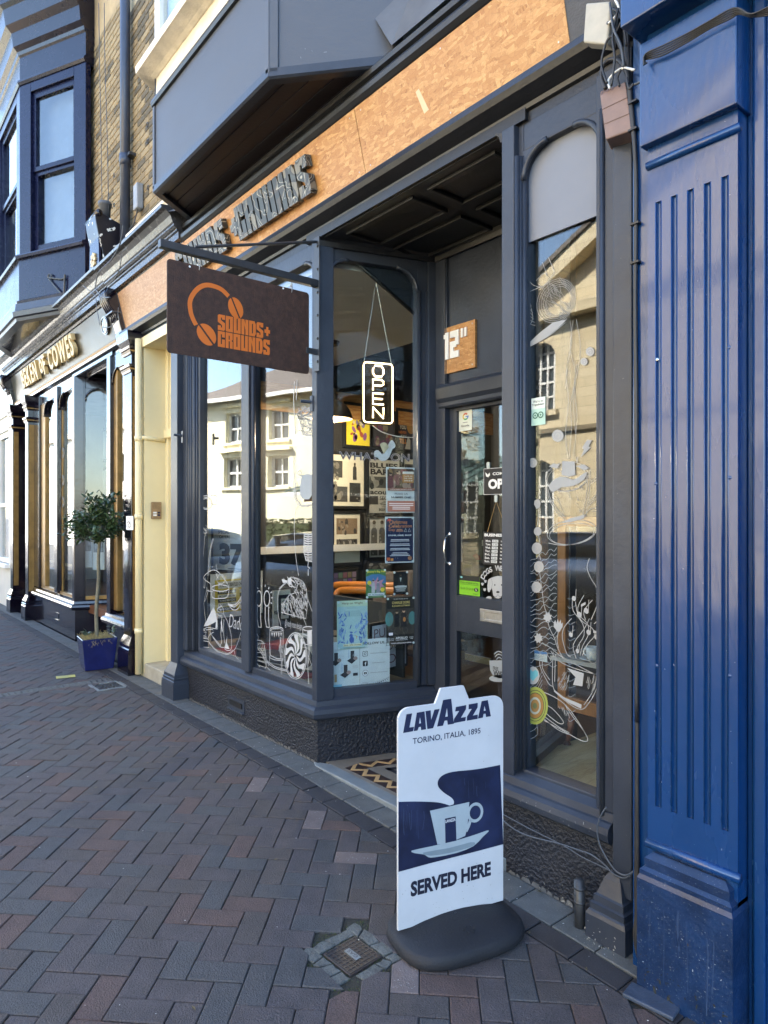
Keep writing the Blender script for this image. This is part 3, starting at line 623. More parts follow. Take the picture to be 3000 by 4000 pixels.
part('cornice', B().sweep(COR, [(-7.36, .02), (-5.50, .02)]), GUTTER)
COR2 = [(-.1, 3.88), (.105, 3.88), (.13, 3.89), (.15, 3.91), (.155, 3.935), (.14, 3.96), (.115, 3.968), (.115, 3.985), (.135, 3.995), (.14, 4.02), (.12, 4.045), (-.1, 4.045)]
part('cornice', B().sweep(COR2, [(-5.50, .02), (-1.45, .02)]), MOULD)
# oriel box above
OZ = 4.05; OP = [(-5.45, 0), (-5.09, -.5), (-3.35, -.5), (-2.79, 0)]
ori = part('oriel', B().sweep([(-.05, 4.02), (.0, 4.02), (.012, 4.03), (.012, 4.075), (-.05, 4.075)], OP), SLATE)
for q in range(5):
    ya, yb = -.49 + q * .098, -.49 + (q + 1) * .098 - .004
    fx = lambda y: (-5.45 + (-y / .5) * .36 + .02, -2.79 - (-y / .5) * .56 - .02)
    pl = [(fx(ya)[0], ya), (fx(ya)[1], ya), (fx(yb)[1], yb), (fx(yb)[0], yb)]
    obj('soffit_board', B().prism(pl, None, OZ, OZ + .02), mat('dark brown soffit boards', (0.022, 0.014, 0.012), .4, .3, 6, .1, 40) if q == 0 else bpy.data.materials['dark brown soffit boards'], ori, bev=.004)
b = B(); b.box(-5.36, -5.05, -.46, -.0, OZ - .022, OZ - .002, Matrix.Rotation(0, 4, 'Z')); b = B(); b.prism([(-5.47, .0), (-5.43, .0), (-5.06, -.49), (-5.10, -.49)], None, OZ - .02, OZ); obj('soffit_batten', b, SLATE, ori)
Mo1 = frame((-5.09, -.5, 0), (1, 0, 0)); Mo2 = frame((-3.35, -.5, 0), (.56, .5, 0)); Mo0 = frame((-5.45, 0, 0), (.36, -.5, 0)); L2_ = math.hypot(.56, .5)
b = B(); b.box(.0, 1.74, 4.075, 4.68, -.03, 0, Mo1); obj('oriel_panel', b, PANEL, ori)
b = B(); b.box(.0, L2_, 4.075, 7.4, -.03, 0, Mo2); obj('oriel_panel', b, PANEL, ori)
b = B(); b.box(.0, .616, 4.075, 5.0, -.03, 0, Mo0); obj('oriel_panel', b, SLATE, ori)
for M_, x0, x1, z1 in ((Mo1, -.012, .022, 4.68), (Mo1, 1.715, 1.752, 4.68), (Mo2, -.004, .055, 7.4)): b = B(); b.box(x0, x1, 4.05, z1, 0, .012, M_); obj('corner_strip', b, PANEL, ori, bev=.004)
obj('oriel_trim', B().sweep([(0, 4.68), (.02, 4.68), (.028, 4.70), (.022, 4.725), (0, 4.73)], OP[:3]), MOULD, ori)
obj('white_band', B().sweep([(-.04, 4.73), (-.006, 4.73), (-.01, 4.9), (-.04, 4.9)], OP[:3]), WHITER, ori)
obj('oriel_sill', B().sweep([(-.05, 4.895), (.0, 4.895), (.03, 4.905), (.12, 4.915), (.125, 4.965), (.0, 4.985), (-.05, 4.985)], OP[:3]), WHITER, ori)
for x0, x1 in ((.0, .09), (.83, .91), (1.65, 1.74)): b = B(); b.box(x0, x1, 4.985, 7.4, -.06, .0, Mo1); obj('oriel_window_frame', b, WHITE, ori, bev=.004)
b = B(); b.box(.09, 1.65, 4.985, 5.06, -.06, -.004, Mo1); obj('oriel_window_frame', b, WHITE, ori)
b = B(); b.box(.0, .09, 4.985, 7.4, -.06, .0, Mo0); b.box(.53, .61, 4.985, 7.4, -.06, .0, Mo0); obj('oriel_window_frame', b, WHITE, ori)
for x0, x1 in ((.09, .83), (.91, 1.65)): b = B(); b.box(x0, x1, 5.06, 7.4, -.04, -.034, Mo1); obj('oriel_glass', b, GLASS, ori)
b = B(); b.box(-5.4, -2.85, -.45, .1, 7.4, 7.5); b.box(-5.1, -3.3, -.40, -.36, 4.95, 7.4); obj('oriel_back', b, mat('pale blind', (.5, .55, .62), .7), ori)
Ma_ = Mo2 @ Matrix.Translation((0, 0, .014)); a1 = Ma_ @ V((*loc2(Ma_, 1465, 72), 0)); a2 = Ma_ @ V((*loc2(Ma_, 1562, 236), 0)); a0 = Ma_ @ V((*loc2(Ma_, 1700, -160), 0))
b = B(); b.add([a2, (-2.74, -.118, 4.05), (-1.44, -.118, 4.05), (-1.44, .03, 4.62), (-2.45, .03, 4.75), a0, a1], [(0, 1, 6), (1, 2, 3, 4), (1, 4, 5, 6)]); part('lead_apron', b, LEAD)
b = B(); b.add([(-5.72, -.28, 4.16), (-5.28, -.20, 4.05), (-5.22, -.32, 4.2), (-5.6, .0, 4.42), (-5.9, .0, 4.42)], [(0, 1, 2, 3, 4)]); part('lead_apron', b, LEAD)
# ledge over the cornice, upper storey and brickwork
part('white_ledge', B().sweep([(-.1, 4.30), (.03, 4.30), (.04, 4.33), (.075, 4.36), (.08, 4.39), (.10, 4.41), (.10, 4.44), (-.1, 4.47)], [(-7.02, .02), (-5.35, .02)]), WHITER)
b = B(); b.box(-7.1, -5.3, -.02, .1, 4.15, 4.32); part('ledge_render', b, mat('yellowed render', (.45, .37, .24), .8, .2, 6, .2, 30))
MORT = mat('pale lime mortar', (.36, .31, .21), .9, .2, 12, .3, 90)
b = B(); b.box(-7.72, -1.15, .10, 8.0, 3.62, 9.7); us = part('upper_storey', b, MORT)
b = B(); b.box(-7.72, -1.15, 4.4, 4.5, -.3, 3.62); b.box(-6.24, -6.10, .30, 4.4, -.3, 3.62); b.box(-1.40, -1.15, .10, 4.4, -.3, 3.62); part('room_wall', b, ROOMD)
b = B(); b.box(-6.2, -1.3, DY + .1, 4.4, -.32, -.02); b.box(-6.2, -3.5, .12, DY + .1, -.32, -.02); b.box(-2.2, -1.3, .12, DY + .1, -.32, -.02); part('room_floor', b, mat('dark wooden floor', (.045, .03, .02), .4, .3, 5, stretch=(1, 8, 1)))
b = B(); b.prism([(-6.2, .13), (-3.70, .13), (-3.50, .80), (-3.45, 1.86), (-6.2, 1.86)], None, 3.22, 3.28); part('window_bay_ceiling', b, ROOMC)
b = B(); b.box(-6.2, -1.3, .13, 4.4, 3.42, 3.48); part('room_ceiling', b, ROOMD)
BR = [mat('yellow stock brick', (.20, .145, .075), .85, .25, 25, .5, 120), mat('sooty stock brick', (.10, .08, .05), .88, .3, 25, .5, 120), mat('pale stock brick', (.27, .2, .105), .85, .2, 25, .5, 120)]
bb = B(); bb.box(-.106, .106, -.008, .02, -.0315, .0315); bm_ = []
for m in BR: o = obj('brick', bb, m, us, bev=.004, seg=1); bm_.append(o)
BRK = random.Random(11); used = [0, 0, 0]; nb = 0
for r_ in range(36):
    z = 4.42 + r_ * .075
    for c_ in range(9):
        x = -7.62 + c_ * .225 + (.1125 if r_ % 2 else 0)
        if x > -5.62 or nb >= 300 or (x > -5.75 and z > 4.9): continue
        i = BRK.choices((0, 1, 2), (5, 4, 3))[0] if x > -7.2 else BRK.choices((0, 1, 2), (4, 1, 5))[0]
        if not used[i]: o = bm_[i]; used[i] = 1
        else: o = bm_[i].copy(); COL.objects.link(o)
        o.matrix_parent_inverse = Matrix(); o.parent = us; o.matrix_world = Matrix.Translation((x, .10, z)); nb += 1

# threshold and mosaic entrance floor
b = B(); b.prism([(-3.66, .0), (-3.60, -.032), (-2.08, -.032), (-2.04, .03), (-2.06, .06), (-3.55, .06)], None, -.2, .004); struct(obj('threshold_stone', b, STONE, bev=.006))
b = B(); b.prism([(-3.62, .055), (-2.05, .055), (RR1[0] + .02, DY + .0), (REND[0] - .02, DY + .0)], None, -.2, .004); fl = struct(obj('entrance_floor', b, mat('buff floor tile', (.17, .15, .12), .55, .15, 14)))
TAN = mat('tan mosaic tile', (.42, .27, .12), .5, .2, 14); TDK = mat('dark brown mosaic tile', (.035, .022, .02), .45, .2, 14); TBK = mat('black mosaic tile', (.02, .02, .025), .45, .2, 14)
def zigzag(M, L, h, n):
    b = B(); b.box(0, L, 0, h, 0, .0012, M); obj('border_tile', b, TDK, fl)
    st = L / n; w_ = h * .36
    for i in range(n):
        for a, c in (((i * st, h - w_), ((i + .5) * st, 0)), (((i + .5) * st, 0), ((i + 1) * st, h - w_))):
            obj('zigzag_tile', B().prism([(a[0], a[1]), (c[0], c[1]), (c[0], c[1] + w_), (a[0], a[1] + w_)], M, .0012, .0024), TAN, fl)
Mz1 = frame((-3.44, .085, .004), (1, 0, 0), (0, 1, 0)); Mz2 = frame((-3.46, .12, .004), (CR[0], CR[1], 0), (CR[1], -CR[0], 0))
zigzag(Mz1, 1.28, .10, 11)
zigzag(frame((-3.455 + .095, .17, .0041), (CR[0], CR[1], 0), (-CR[1], CR[0], 0)), .6, .095, 5)
b = B(); b.box(-3.27, -2.30, .27, .30, .004, .0056); b.add([(-3.27, .27, .0056), (-3.235, .27, .0056), (-3.235 + .15, .74, .0056), (-3.27 + .15, .74, .0056)], [(0, 1, 2, 3)]); obj('border_tile', b, TBK, fl)
b = B(); b.box(-3.19, -2.35, .33, .75, .004, .0052); obj('floor_slab', b, mat('grey floor tile', (.16, .15, .135), .5, .12, 10), fl)

# ------------------------------------------------------------------ cream doorway between the shops
cr = thing('cream_doorway', 'cream painted house doorway squeezed between the two shop fronts', 'doorway', (-6.4, .2, 0))
def cp(name, b, m=CREAM, **k): return obj(name, b, m, cr, **k)
RX = -6.70; DYC = .24
b = B(); b.box(RX - .12, RX, .0, .4, -.2, 3.36); cp('reveal_wall', b)
b = B(); b.box(RX, -5.83, -.02, .4, 3.25, 3.345); cp('doorway_ceiling', b)
b = B(); b.box(RX, RX + .06, DYC - .03, DYC + .1, .12, 3.25); cp('door_frame', b, bev=.005)
zt2 = onY(650, 1690, DYC).z
b = B(); b.box(RX, -5.83, DYC - .05, DYC + .1, zt2 - .07, zt2 + .02); cp('transom', b, bev=.01)
b = B(); b.box(RX + .06, -5.83, DYC + .02, DYC + .06, .12, zt2 - .07); dor = cp('door', b)
for z0, z1 in ((.28, .85), (1.0, 1.9), (2.0, zt2 - .2)):
    for x0 in (RX + .16, RX + .52):
        obj('door_panel', B().sweep([(0, -.008), (.0, .004), (-.012, .012), (-.03, .004), (-.03, -.008)], [(0, 0), (.27, 0), (.27, 1), (0, 1)], True), CREAM, dor)
        o = dor.children[-1]; M_ = frame((x0, DYC + .02, z0), (1, 0, 0)); sc_ = Matrix.Diagonal((1, z1 - z0, 1, 1)); o.data.transform(M_ @ sc_)
b = B(); b.box(RX + .06, RX + .12, DYC - .01, DYC + .06, zt2 + .02, 3.25); cp('fanlight_frame', b, bev=.004)
b = B(); b.box(RX + .12, -5.83, DYC + .02, DYC + .03, zt2 + .02, 3.25); cp('fanlight_glass', b, GLASS)
b = B(); b.box(RX - .2, -5.83, DYC + .35, DYC + .4, -.2, 3.3); cp('hall_back', b, ROOMD)
b = B(); b.box(RX, -5.87, -.005, DYC + .1, -.2, .125); cp('stone_step', b, mat('worn stone step', (.33, .30, .23), .8, .2, 8, .3, 60), bev=.012)
pp = thing('drainpipe', 'cream painted drainpipe running down beside the black gilded pilaster', 'drainpipe', (-6.72, -.04, 0))
obj('pipe', B().tube([(-6.735, -.045, .02), (-6.735, -.045, 3.33)], .034, 14), CREAM, pp, smooth=True)
for z in (.42, 1.55, 2.32): obj('pipe_collar', B().tube([(-6.735, -.045, z), (-6.735, -.045, z + .05)], .040, 14), CREAM, pp, smooth=True)
obj('branch_pipe', B().tube([(-6.735, -.04, 2.36), (-6.69, .02, 2.355), (-6.685, .2, 2.34)], .022, 10), CREAM, pp, smooth=True)
Mi = frame((RX + .002, 0, 0), (0, 1, 0)); ix, iz = loc2(Mi, 609, 1994)
ic = thing('intercom', 'small bronze intercom panel on the cream wall beside the door', 'intercom', (RX, ix, iz))
BRZ = mat('bronze panel', (.30, .21, .12), .45, .2, 30, metal=.4)
obj('case', B().prism(rrect(ix - .05, ix + .05, iz - .085, iz + .085, .008), Mi, 0, .02), BRZ, ic, bev=.003)
b = B()
for q in range(6):
    for s in range(5): b.box(ix - .03 + q * .011, ix - .026 + q * .011, iz + .02 + s * .011, iz + .024 + s * .011, .02, .0208, Mi)
o = obj('speaker_grille', b, INK, ic); o['kind'] = 'stuff'
for q in (0, 1):
    b = B(); b.box(ix - .035, ix + .0, iz - .03 - q * .025, iz - .014 - q * .025, .02, .022, Mi); obj('name_card', b, PAPER, ic)
    obj('bell_button', B().prism(ell(ix + .022, iz - .022 - q * .025, .013, .009, 14), Mi, .02, .026), NAVYP, ic)

# ------------------------------------------------------------------ black shop to the left
bk = thing('photography_shop', 'black and gold shop front with a blue upper bay, past the cream doorway', 'shop building', (-9.5, .5, 0))
def kp(name, b, m=BLACK, **k): return obj(name, b, m, bk, **k)
KC = (-9.17, 0.0); KR = (CR[0] * .9, CR[1] * .9); KE = (KC[0] + .25, .80); KZ0, KZ1 = .54, 3.36
NK = [(o_, z_ + .10) for o_, z_ in NOSE]; PK = [(-.10, -.2), (0, -.2), (0, .387), (-.10, .387)]
kp('plinth', B().sweep(PK, [(-11.45, 0), KC, KE])); kp('sill', B().sweep(NK, [(-11.4, 0), KC, KE]))
b = B(); b.box(-10.12, -9.96, -.005, .02, .17, .26); av = kp('air_vent', b); b = B(); b.box(-10.12, -9.96, -.015, .0, .155, .168); obj('vent_lip', b, BLACK, av)
def kpil(x0, x1, yf=-.08, zb=.30, ztop=3.42, gold=True):
    b = B(); b.box(x0, x1, yf, .12, -.2, ztop); p = kp('pilaster', b, bev=.004)
    pr = [(0, -.2), (0, zb - .09), (-.008, zb - .07), (-.004, zb - .05), (-.014, zb - .04), (-.012, zb - .01), (-.04, zb + .05), (-.06, zb + .1), (-.15, zb + .1), (-.15, -.2)]
    obj('pilaster_base', B().sweep(pr, [(x0 - .05, .1), (x0 - .05, yf - .05), (x1 + .05, yf - .05), (x1 + .05, .1)]), BLACK, p)
    for z0 in (3.02, 3.2):
        pr = [(-.05, z0), (.012, z0), (.02, z0 + .02), (.012, z0 + .04), (.03, z0 + .05), (.036, z0 + .075), (-.05, z0 + .085)]
        obj('capital_moulding', B().sweep(pr, [(x0, .1), (x0, yf), (x1, yf), (x1, .1)]), BLACK, p)
        obj('gilt_line', B().sweep([(0, z0 + .02), (.024, z0 + .022), (.024, z0 + .038), (0, z0 + .04)], [(x0, .1), (x0, yf), (x1, yf), (x1, .1)]), GOLD, p)
    pr = [(-.05, 3.28), (.02, 3.28), (.05, 3.33), (.06, 3.40), (.06, 3.42), (-.05, 3.42)]; obj('capital', B().sweep(pr, [(x0, .1), (x0, yf), (x1, yf), (x1, .1)]), BLACK, p)
    if gold: b = B(); b.box(x1 + .0005, x1 + .003, yf + .012, yf + .085, zb + .14, 2.98); obj('gilt_strip', b, GOLD, p)
    return p
pil = kpil(-7.06, -6.84)
kpil(-11.62, -11.44, zb=.30); kpil(-12.75, -12.55)
def kbar(x0, x1, y0, y1, z0, z1, nm='window_frame', m=BLACK): b = B(); b.box(x0, x1, y0, y1, z0, z1); return kp(nm, b, m, bev=.004)
kbar(-11.43, -11.1, 0, .1, .52, KZ1); kbar(-11.1, -10.86, .03, .09, KZ0, KZ1, 'gilt_frame', GOLD)
kbar(-10.17, -10.02, -.01, .05, .53, KZ1, 'mullion'); kbar(-10.19, -10.0, .05, .09, KZ0, KZ1, 'gilt_frame', GOLD)
kbar(-11.1, KC[0], .02, .09, 3.24, KZ1, 'window_head'); kbar(-11.1, -9.2, .03, .085, .50, KZ0 + .015, 'gilt_sill', GOLD)
for x, s in ((-10.86, 1), (-10.19, -1), (-10.0, 1), (-9.24, -1)): spandrel(Mf, x, 3.24, s, .2, -.085, -.02, bk, BLACK)
b = B(); n = 5; pc = [(-9.26, -.012), (-9.165, -.012), (-9.165 + .03, .10), (-9.24, .11), (-9.26, .05)]
b.add([(x, y, z) for z in (.50, KZ1) for x, y in pc], [tuple(range(n))[::-1], tuple(range(n, 2 * n))] + [(i, (i + 1) % n, n + (i + 1) % n, n + i) for i in range(n)]); kp('corner_post', b, bev=.004)
Mk = frame((*KC, 0), (KE[0] - KC[0], KE[1] - KC[1], 0)); KL = math.hypot(KE[0] - KC[0], KE[1] - KC[1])
rb(.07, .12, .50, KZ1, -.09, -.0, M=Mk, m=BLACK, par=bk); rb(KL - .1, KL, .50, KZ1, -.09, -.0, M=Mk, m=BLACK, par=bk); rb(.12, KL - .1, 3.22, KZ1, -.09, -.01, 'window_head', M=Mk, m=BLACK, par=bk)
rb(.12, KL - .1, .51, .56, -.09, -.01, 'gilt_sill', M=Mk, m=GOLD, par=bk)
for x, s in ((.12, 1), (KL - .1, -1)): spandrel(Mk, x, 3.22, s, .16, -.085, -.012, bk, BLACK)
pane(Mf, -11.1, -10.1, .54, 3.3, -.06, GLASS, bk); pane(Mf, -10.1, -9.24, .54, 3.3, -.06, GLASS, bk); pane(Mk, .1, KL - .08, .54, 3.3, -.05, GLASS, bk)
# narrow window on the right of that entrance
kbar(-7.86, -7.74, -.01, .12, -.2, KZ1, 'corner_post'); kbar(-7.74, -7.62, .03, .1, .54, 3.3, 'gilt_frame', GOLD); kbar(-7.15, -7.08, .03, .1, .5, KZ1)
kbar(-7.74, -7.08, .02, .1, 3.2, KZ1, 'window_head'); pane(Mf, -7.62, -7.10, .54, 3.25, -.06, GLASS, bk)
for x, s in ((-7.74, 1), (-7.10, -1)): spandrel(Mf, x, 3.2, s, .16, -.085, -.02, bk, BLACK)
kp('plinth', B().sweep([(-.1, -.2), (0, -.2), (0, .387), (-.1, .387)], [(-7.95, .8), (-7.87, 0), (-7.05, 0)])); kp('sill', B().sweep(NK, [(-7.95, .8), (-7.87, 0), (-7.05, 0)]))
b = B(); b.box(-9.3, -7.7, .0, 1.0, 3.362, 3.42); kp('entrance_ceiling', b)
for a in ((-9.0, -8.0, .1, .13), (-9.0, -8.0, .4, .43), (-9.0, -8.97, .13, .4)): b = B(); b.box(*a, 3.33, 3.362); kp('ceiling_moulding', b, bev=.005)
b = B(); b.box(KE[0], -7.9, .80, .9, -.2, 3.4); kp('door_wall', b); b = B(); b.box(-12.54, -11.63, .3, .4, -.2, 3.4); kp('door_wall', b)
kp('architrave', B().sweep([(-.12, 3.36), (0, 3.36), (.0, 3.395), (.02, 3.40), (.05, 3.42), (.056, 3.45), (.04, 3.462), (-.12, 3.462)], [(-12.85, .02), (-7.06, .02)]))
kp('gilt_line', B().sweep([(-.02, 3.462), (.048, 3.462), (.054, 3.475), (.048, 3.488), (-.02, 3.488)], [(-12.85, .02), (-7.06, .02)]), GOLD)
Mkf = frame((0, -.01, 3.49), (1, 0, 0), (0, -.07, .40)); KF = math.hypot(.07, .40)
b = B(); b.box(-12.7, -7.38, 0, KF, -.05, 0, Mkf); kp('fascia', b, mat('dark gilt brown fascia', (.035, .03, .018), .3, .3, 9, .2, 60))
kp('cornice', B().sweep([(o_, z_ + .02) for o_, z_ in COR], [(-12.9, .02), (-7.36, .02)]), GUTTER)
def letters(s, M, x0, x1, y0, h, m, par, ext=.04, name='letter', off=.02, shear=0, gap=.92):
    """free-standing letters, one object each, spread over x0..x1"""
    ws = []
    for ch in s:
        if ch == ' ': ws.append(.45); continue
        me = txt_mesh(ch, 1, off); xs_ = [q.co.x for q in me.vertices]; ws.append(max(xs_) - min(xs_) + .06); bpy.data.meshes.remove(me)
    k = (x1 - x0) / sum(ws); x = x0
    for ch, w_ in zip(s, ws):
        if ch != ' ': text(name, ch, M, m, par, wd=(w_ - .06) * k * gap, ht=h * (0.75 if ch.islower() else 1), x=x + w_ * k / 2, y=y0 + h / 2, z=.012, off=off, ext=ext)
        x += w_ * k
lt = thing('shop_lettering', 'raised cream serif style lettering spelling BEKEN OF COWES on the dark fascia', 'lettering', (-10.3, -.05, 3.6))
letters('BEKEN oF COWES', Mkf, -11.75, -8.85, .09, .27, LETTER, lt, ext=.05, off=.03)
nx, nz = loc2(Mkf, 415, 1272); np_ = thing('number_plaque', 'oval black plaque with number 16 on the dark fascia', 'plaque', Mkf @ V((nx, nz, 0)))
obj('disc', B().prism(ell(nx, nz, .12, .10, 24), Mkf, 0, .02), BLACK, np_); obj('rim', B().tube([Mkf @ V((*p, .022)) for p in ell(nx, nz, .10, .082, 24)] + [Mkf @ V((nx + .10, nz, .022))], .006, 6), STEEL, np_)
text('numerals', '16', Mkf, STEEL, np_, ht=.09, x=nx, y=nz, z=.022, off=.01)
# console brackets at the fascia ends
def console(x0, x1):
    pf = [(-.0, 3.42), (-.05, 3.42), (-.06, 3.52), (-.09, 3.62), (-.10, 3.68), (-.15, 3.72), (-.20, 3.80), (-.22, 3.88), (-.20, 3.93), (.0, 3.93)]
    M_ = Matrix(((0, 0, 1, 0), (1, 0, 0, 0), (0, 1, 0, 0), (0, 0, 0, 1)))
    o = obj('console_bracket', B().prism(pf, M_, x0, x1), BLACK, bk, bev=.006)
    for q in range(4): xx = x0 + (x1 - x0) * (q + .5) / 4; obj('scroll_rib', B().tube([(xx, y - .004, z) for y, z in pf[3:9]], .016, 8), BLACK, o, smooth=True)
    b = B(); b.box(x0 - .01, x1 + .01, -.16, -.02, 3.685, 3.705); obj('scroll_band', b, GUTTER, o, bev=.003); return o
console(-7.40, -7.20); console(-12.9, -12.7)
PEEL = mat('peeling black paint', (.012, .010, .014), .3, .2, 5, .1, 30); N_, L_ = nodes(PEEL); pz = N_['Principled BSDF']; g_ = N_.new('ShaderNodeNewGeometry'); n_ = N_.new('ShaderNodeTexNoise'); n_.inputs['Scale'].default_value = 13; n_.inputs['Detail'].default_value = 7; L_.new(g_.outputs['Position'], n_.inputs['Vector'])
r_ = N_.new('ShaderNodeValToRGB'); r_.color_ramp.interpolation = 'CONSTANT'; r_.color_ramp.elements[0].color = (.012, .010, .014, 1); r_.color_ramp.elements[1].color = (.7, .68, .62, 1); r_.color_ramp.elements[1].position = .625; L_.new(n_.outputs['Fac'], r_.inputs[0]); L_.new(r_.outputs[0], pz.inputs['Base Color'])
hp = [(.1, 4.18), (-.16, 4.18), (-.17, 4.36), (-.19, 4.46), (-.22, 4.58), (-.24, 4.68), (-.25, 4.76), (-.20, 4.80), (-.14, 4.78), (.1, 4.70)]
M_ = Matrix(((0, 0, 1, 0), (1, 0, 0, 0), (0, 1, 0, 0), (0, 0, 0, 1)))
hd = kp('console_head', B().prism(hp, M_, -7.80, -7.46), PEEL, bev=.006)
obj('head_roll', B().tube([(-7.83, -.215, 4.78), (-7.43, -.215, 4.78)], .035, 12), BLACK, hd, smooth=True)
obj('head_front', B().prism([(-7.81, 4.19), (-7.45, 4.19), (-7.47, 4.45), (-7.50, 4.68), (-7.76, 4.68), (-7.79, 4.45)], frame((0, -.19, 0), (1, 0, 0)), .0, .02), NAVY, hd)
for q in range(8): obj('rosette_petal', B().prism(ell(-7.63 + .05 * math.cos(q * .785), 4.33 + .05 * math.sin(q * .785), .035, .022, 10, q * .785), frame((0, -.21, 0), (1, 0, 0)), 0, .016), LETTER, hd)
obj('vent_cowl', B().lathe([(0, 0), (.055, 0), (.058, .12), (.07, .125), (.07, .16), (.05, .165), (0, .165)], Matrix.Translation((-7.55, -.12, 4.79)), 18), LEAD, hd, smooth=True)
# upper bay
KO = [(-12.3, 0), (-11.3, -.52), (-9.74, -.52), (-8.70, 0)]; BLB = NAVY
ob = kp('bay_window', B().sweep([(-.3, 4.30), (.03, 4.30), (.04, 4.34), (.01, 4.36), (.01, 4.88), (-.3, 4.88)], KO), BLB)
obj('bay_base_moulding', B().sweep([(-.06, 4.08), (.04, 4.08), (.05, 4.12), (.08, 4.13), (.09, 4.19), (.06, 4.21), (.05, 4.30), (-.06, 4.30)], KO), mat('blue grey weathered paint', (.022, .025, .04), .3, .2, 6, .15, 40), ob)
obj('bay_soffit', B().prism(KO, None, 4.085, 4.12), BLACK, ob)
for z0, pr in ((4.88, [(-.2, 0), (.05, 0), (.06, .03), (.05, .05), (.0, .07), (-.2, .07)]), (7.12, [(-.2, 0), (.012, 0), (.03, .03), (.025, .06), (.0, .08), (.0, .36), (.02, .38), (.03, .42), (.08, .46), (.10, .62), (.17, .68), (.20, .86), (.24, .9), (.24, .97), (-.2, 1.06)])):
    obj('bay_moulding', B().sweep([(o_, z_ + z0) for o_, z_ in pr], KO), BLB if z0 < 6 else mat('dark blue cornice paint', (.006, .006, .016), .25, .2, 6, .1, 40), ob)
def sash(M, L, par, m=BLB, st=.2, z0=4.95, z1=7.12):
    fr = B(); fr.box(0, st, z0, z1, -.08, .0, M); fr.box(L - st, L, z0, z1, -.08, .0, M); fr.box(st, L - st, z1 - .12, z1, -.08, .0, M); obj('sash_surround', fr, m, par, bev=.006)
    fr = B(); zm = (z0 + z1) / 2 - .05
    for a in ((st, st + .05, zm, z1 - .12), (L - st - .05, L - st, zm, z1 - .12), (st + .05, L - st - .05, z1 - .2, z1 - .12), (st + .05, L - st - .05, zm, zm + .06)): fr.box(*a, -.10, -.035, M)
    o = obj('upper_sash', fr, m, par, bev=.004); b = B(); b.box(st + .05, L - st - .05, zm + .06, z1 - .2, -.07, -.065, M); obj('pane', b, GLASS, o)
    fr = B()
    for a in ((st, st + .06, z0, zm), (L - st - .06, L - st, z0, zm), (st + .06, L - st - .06, z0, z0 + .1), (st + .06, L - st - .06, zm - .05, zm)): fr.box(*a, -.15, -.06, M)
    o = obj('lower_sash', fr, m, par, bev=.004); b = B(); b.box(st + .06, L - st - .06, z0 + .1, zm - .05, -.11, -.105, M); obj('pane', b, GLASS, o)
def mseg(p, q): return frame((p[0], p[1], 0), (q[0] - p[0], q[1] - p[1], 0)), math.hypot(q[0] - p[0], q[1] - p[1])
for i in range(3): sash(*mseg(KO[i], KO[i + 1]), ob)
cur = B(); Mc, Lc = mseg(KO[2], KO[3]); cl = [Mc @ V((x, 0, -.24 - .02 * math.sin(q * 2.2))) for q, x in enumerate([.62 + .03 * z_ for z_ in range(10)])]
cur.add([(p.x, p.y, z) for z in (4.9, 7.0) for p in cl], [(i, i + 1, 11 + i, 10 + i) for i in range(9)]); obj('curtain', cur, mat('pale curtain', (.5, .47, .48), .8), ob)
b = B(); b.prism([(-12.2, .05), (-11.25, -.3), (-9.8, -.3), (-8.9, .05)], None, 7.1, 7.3); obj('bay_room_ceiling', b, mat('blue white ceiling', (.3, .33, .38), .8), ob)
b = B(); b.prism([(-12.2, .08), (-11.25, -.26), (-9.8, -.26), (-8.9, .08), (-8.9, .12), (-12.2, .12)], None, 4.8, 7.1); obj('bay_room_back', b, mat('dim blue room', (.10, .12, .16), .8), ob)
b = B(); b.box(-13.0, -7.72, .12, 8, 3.50, 9.7); kp('upper_storey', b, mat('yellow render and brick', (.33, .24, .13), .9, .25, 4, .3, 40))
b = B(); b.box(-13.0, -7.72, 4.4, 4.5, -.3, 3.5); b.box(-7.74, -7.72, .9, 4.4, -.3, 3.5); kp('room_wall', b, ROOMD)
ku = [c for c in bk.children if c.name.startswith('upper_storey')][0]; nb = 0
for r_ in range(40):
    z = 4.42 + r_ * .075
    for c_ in range(6):
        x = -8.80 + c_ * .225 + (.1125 if r_ % 2 else 0)
        if x > -7.75: continue
        o = bm_[BRK.choices((0, 1, 2), (4, 1, 6))[0]].copy(); COL.objects.link(o); o.parent = ku; o.matrix_parent_inverse = Matrix(); o.matrix_world = Matrix.Translation((x, .12, z))
PANL = mat('cream tongue and groove', (.62, .55, .38), .6, .05, 4)
b = B(); b.box(-13.0, -7.8, 1.5, 1.55, .3, 3.45); kw = kp('display_wall', b, PANL)
for q in range(24): b = B(); b.box(-13.0 + q * .2, -12.81 + q * .2, 1.49, 1.5, .3, 3.45); obj('wall_plank', b, PANL, kw)
b = B(); b.box(-13.0, -7.8, .15, 1.5, .35, .45); kp('display_floor', b, WOODB); b = B(); b.box(-13, -7.75, .13, 1.5, 3.42, 3.46); kp('room_ceiling', b, mat('ivory ceiling', (.5, .46, .36), .8))
b = B(); b.box(-12.4, -9.7, 1.25, 1.48, .45, 1.15); kp('display_cabinet', b, mat('red brown cabinet', (.10, .04, .015), .35, .2, 5), bev=.01)
